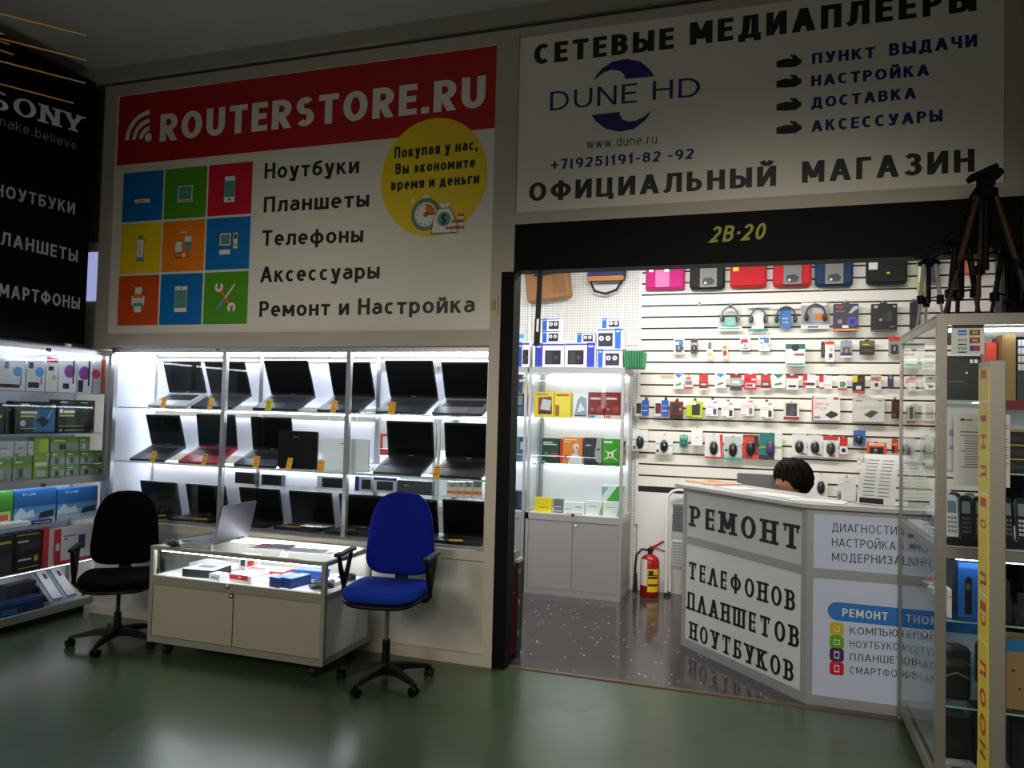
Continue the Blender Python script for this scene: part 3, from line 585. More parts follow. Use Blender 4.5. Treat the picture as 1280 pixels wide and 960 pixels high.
# ---- laptops
KEYS = mat((30, 30, 33), .45)
SCR = mat((7, 7, 9), .3)
SCR.node_tree.nodes['Principled BSDF'].inputs['Specular IOR Level'].default_value = .1
def laptop(label, x, y, z, wd=.36, tilt=25., lean=18., rz=0., base=(26, 27, 30), deck=(38, 39, 43), lid=(18, 18, 20), dep=.25, group=None, logo=None, hh=.245):
    t = thing('laptop', label, 'laptop', (x, y, z), rad(rz), group)
    a = rad(tilt); R = Matrix.Rotation(a, 4, 'X')
    bm, dm = mat(base, .4), mat(deck, .38)
    m = MB(); m.T = R
    m.box(-wd/2, wd/2, 0, dep, 0, .018, bm); m.box(-wd/2+.004, wd/2-.004, .004, dep-.012, .018, .0192, dm)
    part('base', m, t, None, .003)
    m = MB(); m.T = R
    for r_ in range(5):
        for c in range(13): m.box(-wd/2+.03+c*(wd-.06)/13, -wd/2+.03+(c+.84)*(wd-.06)/13, .105+r_*.021, .105+r_*.021+.017, .0193, .0212, KEYS)
    part('keyboard', m, t)
    m = MB(); m.T = R; m.rect(0, 0, 0, 0, 0, dm) if 0 else None
    m.box(-.05, .05, .022, .088, .0193, .0198, mat(tuple(min(255, v+22) for v in deck), .3)); part('touchpad', m, t)
    h = R @ Vector((0, dep-.004, .016)); m = MB(); m.T = Matrix.Translation(h) @ Matrix.Rotation(rad(-lean), 4, 'X')
    m.rbox(-wd/2, wd/2, -.004, .005, .004, hh+.004, mat(lid, .35), .008)
    ld = part('lid', m, t)
    m = MB(); m.T = Matrix.Translation(h) @ Matrix.Rotation(rad(-lean), 4, 'X'); m.rect(-wd/2+.012, wd/2-.012, .022, hh-.010, -.0046, SCR)
    if logo: m.rect(-.018, .018, .009, .014, -.0046, mat((170, 172, 176), .3))
    part('screen', m, ld)
    m = MB(); m.T = R
    for s in (-1, 1): m.cyl((s*wd*.32-.02, dep-.003, .017), (s*wd*.32+.02, dep-.003, .017), .0065, bm, 8)
    part('hinge', m, t)
    return t
TAG = mat((240, 168, 28), .5); TAGI = mat((120, 70, 10), .6)
def price_tag(label, x, y, z, rz=0., lean=12., w_=.05, h_=.085, col=None):
    m = MB(); m.T = Matrix.Rotation(rad(-lean), 4, 'X')
    m.box(-w_/2, w_/2, 0, .0012, 0, h_, col or TAG)
    for q, ln in ((.8, .8), (.62, .6), (.35, .75), (.2, .5)): m.rect(-w_*.4, -w_*.4+w_*ln, h_*q, h_*q+.004, -.0004, TAGI)
    return solo('price_tag', label, 'price tag', m, (x, y, z+.0005), rad(rz), 'orange price tags of the laptops')
def stand(label, x, y, z, tilt, wd, rz=0.):
    a = rad(tilt); d = .19; m = MB(); rise = d*math.tan(a); m_c = PLA
    y0 = .045; h0 = (y0)*math.tan(a)-.002
    for s in (-1, 1):
        m.add([(s*wd*.3, y0, 0), (s*wd*.3, d, 0), (s*wd*.3, d, rise-.004), (s*wd*.3, y0, h0-.002)], [(0, 1, 2, 3)], m_c)
    m.quad((-wd*.3, y0, h0-.002), (wd*.3, y0, h0-.002), (wd*.3, d, rise-.004), (-wd*.3, d, rise-.004), m_c)
    for s in (-1, 1): m.tube([(s*wd*.3, d, .002), (s*wd*.3, d, rise-.004)], .002, GLE, 6)
    m.tube([(-wd*.3, d, rise-.0045), (wd*.3, d, rise-.0045)], .002, GLE, 6)
    return solo('laptop_stand', label, 'stand', m, (x, y, z), rad(rz), 'clear stands under the laptops')
LY = 4.678
zA, zB, zC = SHZ[0]+.0082, SHZ[1]+.0082, .7222
# upper shelf
def row(px_l, px_r, py, y=LY):   # centre of a base front edge seen between two points
    a = PY(px_l, py, y).x; b = PY(px_r, py, y).x; return (a+b)/2
A_ = [('silver-decked black laptop, upper shelf, at the white end panel', -4.33, .36, (150, 152, 156), (165, 168, 172), (16, 16, 18), 1),
      ('black laptop on the upper shelf with an orange tag, beside the silver-decked one', -3.92, .37, (24, 24, 27), (34, 35, 40), (14, 14, 16), 0),
      ('large black laptop with a yellow-green tag, third along the upper shelf', -3.36, .38, (22, 22, 26), (46, 46, 54), (12, 12, 14), 1),
      ('black laptop behind the second front post, fourth along the upper shelf', -2.84, .34, (22, 22, 26), (40, 40, 48), (12, 12, 14), 0),
      ('tall-screened black laptop, fifth along the upper shelf, tag with a white stripe', -2.36, .37, (20, 20, 24), (34, 34, 40), (10, 10, 12), 1),
      ('grey-decked black laptop at the doorway end of the upper shelf', -1.94, .36, (60, 60, 66), (96, 94, 100), (12, 12, 14), 0)]
for i, (lb, x, wd, ba, de, li, lg) in enumerate(A_):
    laptop(lb, x, LY, zA+.001, wd, 25, (-19, -21, -24, -21, -23, -20)[i], 0, ba, de, li, logo=lg, hh=.275 if i in (2, 4) else .26)
    stand('clear stand under the '+short(lb, 12), x, LY, zA, 25, wd)
B_ = [('slate grey laptop on the middle shelf nearest the white end panel', -4.50, .33, (52, 54, 60), (78, 80, 88), (30, 32, 36), 24),
      ('black laptop with a bright red keyboard deck on the middle shelf', -4.02, .36, (150, 24, 34), (190, 30, 42), (14, 14, 16), 26),
      ('dark laptop beside the red-decked one on the middle shelf', -3.52, .36, (30, 30, 34), (52, 52, 58), (12, 12, 14), 24),
      ('black laptop with a glossy screen below the tall-screened one, middle shelf', -2.37, .36, (24, 24, 28), (44, 44, 50), (10, 10, 12), 24),
      ('black laptop at the doorway end of the middle shelf', -1.93, .35, (40, 40, 44), (64, 62, 66), (12, 12, 14), 24)]
for lb, x, wd, ba, de, li, ti in B_:
    laptop(lb, x, LY, zB+.001, wd, ti, -18 if x < -4.4 else -10, 0, ba, de, li, logo=1, hh=.252)
    stand('clear stand under the '+short(lb, 12), x, LY, zB, ti, wd)
# two shown from behind
def laptop_back(label, x, y, z, wd, hh, lid, edge, dk, rz):
    t = thing('laptop', label, 'laptop', (x, y, z), rad(rz))
    m = MB().rbox(-wd/2, wd/2, -.006, .004, .012, hh, mat(lid, .3), .012); l_ = part('lid', m, t)
    m = MB().rbox(-wd/2-.002, wd/2+.002, .0041, .009, .010, hh+.001, mat(edge, .4), .012); part('screen_frame', m, l_, 'red screen edge' if edge[0] > 100 and edge[1] < 80 else None)
    m = MB().rect(-.04, .01, hh*.84, hh*.86, -.0064, mat((120, 120, 126), .4)); part('lettering', m, l_)
    m = MB(); m.T = Matrix.Rotation(rad(8), 4, 'X'); m.box(-wd/2, wd/2, .012, .24, 0, .016, mat(dk, .4)); part('base', m, t, None, .003)
    m = MB(); m.T = Matrix.Rotation(rad(8), 4, 'X')
    for r_ in range(5): m.box(-wd/2+.03, wd/2-.03, .03+r_*.022, .046+r_*.022, .0161, .0175, KEYS)
    part('keyboard', m, t)
    return t
laptop_back('black laptop with red edges turned back to front on the middle shelf', -3.17, LY+.02, zB, .31, .275, (12, 11, 12), (150, 20, 26), (24, 24, 26), 4)
laptop_back('white laptop showing the back of its lid on the middle shelf', -2.78, LY+.02, zB, .34, .235, (244, 246, 250), (226, 228, 232), (222, 222, 226), 8)
# bottom row, lying flat on the sill board
D_ = [('slim black laptop on the sill behind the black chair', -4.52, .36, 1), ('black laptop on the sill by the first front post', -4.07, .37, 1), ('black laptop on the sill behind the open grey notebook', -3.58, .36, 0),
      ('black laptop on the sill in the middle module with light across its screen', -3.14, .36, 0), ('black laptop on the sill behind the second front post', -2.72, .36, 1), ('wide black laptop on the sill at the doorway end beside the blue chair', -1.92, .36, 0)]
for lb, x, wd, lg in D_: laptop(lb, x, 4.655, zC+.001, wd, 0, -14 if x < -2 else -8, 0, (12, 12, 14), (20, 20, 22), (8, 8, 9), dep=.235, logo=lg, hh=.25)
laptop('black laptop on the sill hidden mostly behind the blue chair back', -2.31, 4.655, zC+.001, .35, 0, -12, 0, (12, 12, 14), (20, 20, 22), (8, 8, 9), dep=.235)
# tags
def tag_at(label, px, py, y, z, rz=0, lean=12, **k):
    p = PY(px, py, y); price_tag(label, p.x, y, z, rz, lean, **k)
for (px, what) in ((203, 'silver-decked laptop'), (263, 'second laptop along'), (476, None), ):
    pass
yT = GY0+.052
for px, py, zz, lb in ((203, 508, zA, 'orange price tag before the silver-decked laptop'), (262, 508, zA, 'orange price tag before the upper laptop by the first post'), (335, 510, zA, 'yellow-green price tag before the large third laptop on the upper shelf'),
        (416, 512, zA, 'orange price tag left of the second front post on the upper shelf'), (489, 514, zA, 'orange price tag with a white stripe on the upper shelf'),
        (190, 578, zB, 'orange price tag before the slate grey laptop'), (254, 582, zB, 'orange price tag before the red-decked laptop'), (319, 585, zB, 'orange price tag before the dark laptop beside the red-decked one'),
        (360, 587, zB, 'orange price tag before the back-turned black laptop'), (400, 588, zB, 'orange price tag leaning before the white laptop lid'), (545, 596, zB, 'orange price tag between the two laptops at the doorway end')):
    tag_at(lb, px, py, yT, zz, random.uniform(-12, 12), 14, col=mat((206, 196, 30), .5) if 'yellow' in lb else None)
for px, py, lb in ((246, 650, 'orange price tag lying on the laptop by the first front post'), (198, 645, 'orange price tag lying on the slim laptop behind the black chair'), (366, 659, 'orange price tag lying on the middle module laptop'), (436, 662, 'orange price tag lying on the laptop behind the second front post'), (569, 676, 'orange price tag lying on the wide laptop at the doorway end')):
    p = PZ(px, py, zC+.021)
    m = MB(); m.box(-.045, .045, -.025, .025, 0, .0012, TAG)
    for q in (-.015, 0, .012): m.box(-.035, .03, q, q+.004, .0012, .0016, TAGI)
    solo('price_tag', lb, 'price tag', m, (p.x, min(max(p.y, 4.69), 4.82), zC+.0225), rad(20), 'orange price tags of the laptops')
# ---- goods standing behind the bottom row of laptops
def shelf_box(label, px0, px1, pyt, y, z, d, body, prints=(), name='product_box', cat='box', rz=0., group=None, h=None):
    a = PY(px0, pyt, y); b = PY(px1, pyt, y); w_ = b.x-a.x; h = h or a.z-z
    return solo(name, label, cat, carton(w_, h, d, body, prints), ((a.x+b.x)/2, y, z+.0005), rad(rz), group)
zD = .7222
def riser(label, a, b, zt): 
    m = MB().box(a, b, 4.95, 5.02, zt-.006, zt, GLS); m.box(a+.01, a+.016, 4.955, 5.015, 0, zt-.006, PLA); m.box(b-.016, b-.01, 4.955, 5.015, 0, zt-.006, PLA)
for i, (a, b) in enumerate(((-3.70, -3.28), (-3.2, -2.77), (-2.7, -2.2), (-2.16, -1.71))):
    m = MB().box(a, b, 4.945, 5.02, .268, .274, GLS)
    for x in (a+.01, (a+b)/2, b-.016): m.box(x, x+.006, 4.95, 5.015, 0, .268, PLA)
    solo('shelf_riser', ['clear riser shelf behind the middle module laptops, beside the first post', 'clear riser shelf under the white-framed tablet box', 'clear riser shelf under the blue and white tablet boxes', 'clear riser shelf under the white and orange cartons'][i], 'riser', m, (0, 0, zD), group='clear riser shelves behind the lower laptops')
zE = zD+.2745
def rb(label, px0, px1, pyt, body, prints=(), group=None, d=.05): return shelf_box(label, px0, px1, pyt, 4.95, zE, d, body, prints, group=group)
DG = (40, 46, 52)
rb('dark grey tablet box on the riser beside the first post', 294, 318, 590, DG, ((.1, .1, .9, .9, (24, 30, 36)),), 'boxes on the clear risers')
rb('dark grey-blue tablet box on the riser in the middle module', 327, 352, 593, (52, 60, 68), ((.12, .12, .88, .88, (28, 34, 42)),), 'boxes on the clear risers')
rb('white-framed tablet box on the riser by the second front post', 396.5, 432, 594.5, (230, 232, 234), ((.18, .12, .9, .86, (30, 32, 36)),), 'boxes on the clear risers')
rb('white and blue tablet box on the riser behind the second back post', 444, 465, 595, (214, 220, 230), ((0, 0, .25, 1, (40, 60, 150)), (.4, .15, .95, .8, (40, 44, 52))), 'boxes on the clear risers')
rb('white-framed box with a blue band on the riser beside the blue chair top', 467, 496, 596, (216, 222, 232), ((0, .8, 1, 1, (40, 60, 150)), (.15, .15, .85, .72, (40, 44, 52))), 'boxes on the clear risers')
rb('dark grey box on the riser above the blue chair back', 497, 540, 600, (58, 66, 70), ((.2, .6, .35, .68, (170, 176, 180)),), 'boxes on the clear risers')
for px0, px1, w_ in ((559, 572, 'farthest from the doorway'), (573, 580, 'narrow second'), (581, 590, 'third along'), (591, 603, 'nearest the doorway')):
    rb('white carton with an orange band on the riser, %s' % w_, px0, px1, 602, (232, 232, 228), ((0, .2, 1, .42, (236, 120, 40)), (.2, .7, .8, .78, (120, 120, 130))), 'white and orange cartons')
# ================================================================ ROUTER SHELVES ON THE SIDE WALL
WX = -4.868                                     # front of the shelves
wg = thing('shelf_unit', 'tall lit glass shelf unit of router and adapter boxes below the black sign', 'shelf unit', (WX, 0, 0), PI/2)
# local: x = +y of the place, y = away from the viewer (-x of the place)
WY0, WY1, WD = 2.6, 4.655, .36
m_ = MB()
for u in (WY0, 3.62, WY1-.028):
    m_.box(u, u+.028, 0, .028, .06, 1.99, ALU); m_.box(u, u+.028, WD-.028, WD, .06, 1.99, ALU)
m_.box(WY0, WY1, 0, .03, 1.955, 1.99, ALU); m_.box(WY0, WY1, WD-.03, WD, 1.955, 1.99, ALU); m_.box(WY1-.028, WY1, 0, WD, 1.96, 1.99, ALU)
m_.box(WY0, WY1, -.004, .03, .985, 1.04, ALUM); m_.box(WY0, WY1, -.004, .03, .06, .115, ALUM)
part('frame', m_, wg)
part('back_panel', MB().box(WY0, WY1, WD-.02, WD-.012, .1, 1.96, BACKP), wg, 'white back panel')
part('top_panel', MB().box(WY0, WY1, 0, WD, 1.99, 2.0, ALUM), wg)
part('floor_panel', MB().box(WY0, WY1, .0, WD, .085, .1, mat((190, 196, 198), .4)), wg)
part('floor_panel', MB().box(WY0, WY1, .03, WD, 1.025, 1.038, mat((170, 174, 176), .4)), wg)
WZ = (1.664, 1.362, .722, .392)
for zz in WZ:
    m_ = MB().box(WY0+.03, WY1-.03, .01, WD-.03, zz-.008, zz, GLS); m_.box(WY0+.03, WY1-.03, .0085, .0098, zz-.008, zz, GLE); part('shelf', m_, wg)
part('front_glass', MB().box(3.66, WY1-.03, .004, .008, 1.04, 1.95, GL), wg, 'clear front pane')
part('light_strip', MB().box(WY0+.05, WY1-.05, .05, .075, 1.938, 1.952, LED), wg, 'glowing white light strip')
part('light_strip', MB().box(WY0+.05, WY1-.05, .034, .05, 1.005, 1.02, mat((245, 248, 255), .5, 0, 0, 40, 14.)), wg, 'glowing white light strip')
m_ = MB()
for u in (4.1,): m_.box(u-.012, u+.012, -.012, .01, 1.945, 1.975, DGREY)
part('lock', m_, wg); part('lock', MB().box(4.09, 4.12, -.014, .0, .985, 1.01, DGREY), wg)
part('light_strip', MB().box(WY0+.05, WY1-.05, .05, .062, WZ[3]-.018, WZ[3]-.0095, mat((245, 248, 255), .5, 0, 0, 40, 6.)), wg, 'glowing white light strip')
part('base_plinth', MB().box(WY0, WY1-.1, .06, WD, 0, .06, BLK2), wg)

def wbox(label, px0, px1, pyt, lev, dy, d, body, prints=(), zz=None, group='boxes on the router shelves', name='product_box', top=None, pyb=None):
    """carton on a shelf of the side wall, its front dy behind the shelf front, seen from px0 to px1, top at pyt"""
    X = WX-dy; pm = pyt+25
    y0 = PX(px0, pm, X).y; y1 = PX(px1, pm, X).y; zt = PX((px0+px1)/2, pyt, X).z
    if lev == WZ[0]: zt = min(zt, 1.932)
    z0 = lev if zz is None else zz
    if pyb: z0 = PX((px0+px1)/2, pyb, X).z
    return solo(name, label, 'box', carton(y1-y0-.003, zt-z0-.001, d, body, prints, top=top), (X, (y0+y1)/2, z0+.0006), PI/2, group)
WB = (226, 226, 234); LB = (48, 150, 214); PU = (136, 60, 150)
z1, z2, z3, z4, z5, z6 = WZ[0], WZ[1], 1.0385, WZ[2], WZ[3], .1005
wbox('white router box with a blue disc, first on the top router shelf', -14, 31.5, 449, z1, .06, .09, WB, (('d', .78, .62, .13, LB), (.4, .7, .52, .92, (60, 60, 150)), (.1, .08, .85, .2, (30, 30, 36)), (.86, .15, .89, .5, (30, 30, 36))))
wbox('white router box with a blue disc beside the red-topped box', 33, 56, 450, z1, .06, .09, WB, (('d', .7, .62, .25, LB), (.1, .72, .34, .92, (60, 60, 150)), (.08, .1, .7, .28, (30, 30, 36)), (.78, .2, .84, .45, (30, 30, 36))))
wbox('white box with a red top flap on the top router shelf', 57, 72, 447, z1, .06, .09, (226, 222, 222), ((0, .86, 1, 1, (206, 40, 60)), (.2, .62, .65, .74, (40, 40, 46)), ('d', .7, .42, .2, (224, 150, 120))))
wbox('white box with a purple disc and a tall aerial, nearer the red-topped box', 73, 95.5, 446.5, z1, .06, .08, WB, (('d', .62, .6, .32, PU), (.25, .1, .6, .25, (30, 30, 40)), (.78, .25, .88, .92, (40, 34, 60))))
wbox('white box with a purple disc and a tall aerial, nearer the orange box', 97, 115.5, 447, z1, .06, .08, WB, (('d', .45, .56, .4, PU), (.04, .02, .38, .36, (40, 40, 50)), (.7, .2, .82, .92, (40, 34, 60))))
wbox('narrow white box with a red disc beside the orange box', 116.8, 126.5, 447.5, z1, .06, .08, (222, 214, 222), (('d', .3, .56, .55, (190, 40, 70)),))
wbox('orange-brown upright box at the end of the top router shelf', 127.3, 136, 449, z1, .06, .09, (196, 84, 30), ((.3, .5, .7, .8, (226, 150, 100)),))
BKB = (24, 28, 28)
wbox('black box cut by the photo edge on the second router shelf', -14, 5.5, 508, z2, .05, .1, BKB, ((.1, .6, .8, .68, (220, 200, 60)),))
wbox('plain dark box on the second router shelf between two printed ones', 6.5, 15.5, 504, z2, .07, .1, (30, 30, 34), ((.2, .75, .8, .82, (120, 120, 126)),))
wbox('black box with a blue panel and a black media player picture', 18.5, 69.5, 502, z2, .04, .09, BKB, ((.45, .05, .98, .78, (30, 110, 160)), ('p', [(.5, .42), (.66, .56), (.84, .36), (.68, .2)], (16, 18, 20)), ('p', [(.78, .5), (.9, .78), (.92, .77), (.81, .49)], (150, 190, 210)), (.12, .62, .52, .70, (220, 220, 200)), (.12, .52, .5, .57, (190, 200, 40)), (.12, .86, .32, .93, (230, 230, 230)), ('d', .18, .33, .07, (200, 190, 190)), (.12, .16, .5, .18, (190, 200, 40)), (.88, .86, .98, .92, (200, 150, 60))))
wbox('black box with yellow-green lettering at the end of the second shelf', 71.5, 118, 500, z2, .04, .09, BKB, ((.05, .6, .14, .72, (235, 235, 225)), (.16, .6, .45, .68, (235, 235, 225)), (.05, .5, .44, .55, (200, 206, 40)), (.06, .9, .24, .95, (220, 220, 220)), (.6, .9, .8, .94, (190, 190, 190)), (.05, .2, .7, .22, (200, 206, 40)), (.06, .06, .12, .11, (220, 220, 220)), (.2, .06, .72, .1, (170, 170, 170)), ('p', [(.62, .2), (.8, .35), (.86, .8), (.64, .7)], (54, 50, 52)), ('p', [(.88, .02), (1, .14), (1, .02)], (210, 80, 40))))
LG = (104, 150, 46); GG = (110, 112, 104)
def green(label, px0, px1, pyt, zz=None, pyb=None, pic=(60, 62, 60), dy=.05, d=.07):
    return wbox(label, px0, px1, pyt, z3, dy, d, (160, 164, 158), ((0, .64, 1, 1, LG), (0, .5, 1, .65, (140, 166, 92)), (.3, .12, .55, .5, pic), (.12, .03, .8, .08, (120, 130, 120)), (.1, .72, .5, .8, (230, 240, 220))), zz, 'green adapter boxes', pyb=pyb)
zs = PX(100, 580.5, WX-.05).z
for a, b_, w_ in ((62.5, 80.5, 'beside the tall yellow-green box'), (81.5, 98.5, 'second of the lower row'), (99.5, 117, 'third of the lower row'), (118, 133, 'at the end of the row')):
    green('green and grey adapter box standing on the rail shelf, '+w_, a, b_, 580.5)
for a, b_, w_ in ((62.5, 80.5, 'beside the tall yellow-green box'), (81.5, 98.5, 'second of the upper row'), (99.5, 117, 'third of the upper row'), (118, 133, 'at the end of the row')):
    green('green and grey adapter box stacked on another, '+w_, a, b_, 563, zs)
zs2 = PX(100, 563, WX-.05).z
green('wide green-grey box on top of the stacked adapter boxes', 62.5, 97.5, 546.5, zs2, pic=(50, 46, 60))
green('small bright green box on top of the stack at the end', 98.5, 112, 546, zs2, pic=(230, 236, 226))
green('white and green box with a memory stick picture, at the photo edge', -10, 14.5, 571, pic=(200, 204, 200))
green('white and green box with a memory stick picture, second from the photo edge', 15.5, 39.5, 570.5, pic=(90, 94, 92))
wbox('tall yellow-green box beside the stacked adapter boxes', 42, 61.5, 547, z3, .05, .07, (132, 168, 64), ((.3, .62, .9, .96, (204, 216, 70)), (.1, .3, .9, .4, (226, 236, 200)), (.2, .05, .8, .2, (190, 200, 180))))
zs3 = PX(20, 570.5, WX-.05).z
for a, b_, w_ in ((-12, 17, 'at the photo edge'), (18, 33, 'in the middle'), (34, 41.5, 'narrow one')):
    wbox('white adapter carton lying on the memory stick boxes, '+w_, a, b_, 551.5, z3, .05, .07, (214, 216, 218), ((.2, .5, .7, .58, (150, 160, 160)), (0, 0, .3, .2, (110, 180, 50))), zs3, 'white cartons on the green boxes')
TB = (24, 98, 168)
tp = lambda q: ((0, .0, 1, .42, (150, 190, 214)), (0, .3, 1, .5, (80, 150, 200)), (0, 0, 1, .12, (176, 200, 214)), ('p', [(.02, .3), (.16, .52), (.3, .34), (.45, .42), (.5, .2), (.02, .16)], (206, 222, 232)), ('p', [(.58, .12), (.97, .16), (.95, .36), (.62, .3)], q), ('t', 'TP-LINK', .18, .84, .5, .07, (226, 236, 246)))
wbox('blue router box with white clouds, nearer the photo edge', 17, 69.5, 612, z4, .06, .08, TB, tp((44, 50, 60)), group='blue router boxes')
wbox('blue router box with white clouds and a navy router, nearer the black chair', 71, 121.5, 609.5, z4, .06, .08, TB, tp((40, 46, 100)), group='blue router boxes')
wbox('green box with a red strip beside the blue cloud boxes', -12, 15.8, 616, z4, .06, .07, (70, 150, 50), ((.1, .1, .9, .45, (200, 216, 130)), (.3, .2, .8, .36, (206, 80, 70))))
wbox('flat dark blue carton lying before the blue cloud boxes', 39, 64, 650, z4, .012, .045, (40, 50, 130), ((.1, .3, .9, .6, (200, 206, 226)),))
p_ = PX(12, 652, WX-.012)
m_ = MB().rbox(-.12, .12, 0, .04, 0, .03, (222, 224, 226), .012); m_.box(-.10, .06, .01, .036, .03, .04, (240, 240, 240))
solo('router', 'white flat router lying before the green box on the lower router shelf', 'router', m_, (WX-.012, 3.92, z4+.001), PI/2)
wbox('dark box with a yellow-green line, at the photo edge on the fifth shelf', -12, 16.5, 671, z5, .05, .1, (34, 36, 38), ((.2, .8, .9, .86, (180, 190, 40)), (.1, .1, .9, .5, (56, 58, 62))))
zq = PX(35, 690, WX-.05).z
wbox('dark box at the bottom of the pair on the fifth shelf', 18, 51.5, 690.5, z5, .05, .1, (26, 28, 28), ((.1, .6, .6, .7, (200, 200, 200)), (.1, .2, .9, .24, (180, 190, 40)), (.7, .5, .85, .8, (200, 170, 60))))
wbox('dark box with yellow-green lines on top of the pair on the fifth shelf', 18, 51.5, 665, z5, .05, .1, (30, 32, 34), ((.05, .85, .9, .9, (180, 190, 40)), (.1, .5, .5, .6, (200, 200, 200)), (.2, .1, .9, .42, (50, 52, 56))), zq)
wbox('red and white box seen edge-on between the dark pair and the white telephone box', 53.5, 66.5, 661, z5, .05, .08, (196, 40, 56), ((.55, 0, 1, 1, (222, 190, 196)),))
wbox('white telephone box with a red edge and red base on the fifth shelf', 67.5, 120, 658, z5, .05, .07, (220, 222, 230), ((0, 0, .15, 1, (186, 30, 50)), (0, 0, 1, .1, (186, 30, 50)), (.56, .35, .72, .75, (50, 60, 110)), (.2, .74, .5, .79, (150, 160, 180)), (.22, .66, .3, .7, (90, 90, 110)), (.03, .4, .12, .6, (220, 190, 196))))
# bottom level
wbox('dark carton standing at the back of the bottom level', 8, 44, 729, z6, .2, .08, (34, 36, 42), ((.1, .2, .4, .8, (54, 56, 62)), (.5, .3, .9, .7, (24, 24, 28))))
wbox('dark blue-grey carton beside the leaning white boxes', 46, 70, 733, z6, .2, .08, (44, 48, 56), ((.1, .5, .5, .9, (110, 114, 120)),))
wbox('long dark blue carton at the front of the bottom level', -14, 54, 752, z6, .036, .1, (18, 44, 96), ((.0, .8, 1, .95, (50, 90, 150)), (.2, .2, .5, .6, (40, 110, 170))))
def leaning(label, pa, pb, wpx):
    a = PX(*pa, WX-.22); b_ = PX(*pb, WX-.03)
    L = math.hypot(.21, .21); m = MB().box(-.045, .045, -.03, 0, 0, .30, (222, 226, 232)); m.rect(-.045, -.032, .0, .30, -.0305, (70, 84, 150)); m.rect(.005, .03, .19, .24, -.0305, (120, 40, 40)); m.rect(-.045, .045, 0, .012, -.0308, (70, 84, 150))
    return m
for lb, y_ in (('long white carton leaning on the bottom level, nearer the photo edge', 4.305), ('long white carton leaning on the bottom level, nearer the black chair', 4.425)):
    solo('product_box', lb, 'box', leaning(lb, (60, 712), (97, 757), 20), (WX-.06, y_, z6+.0215), 0, 'leaning white cartons', rot=(rad(-46), 0, PI/2))

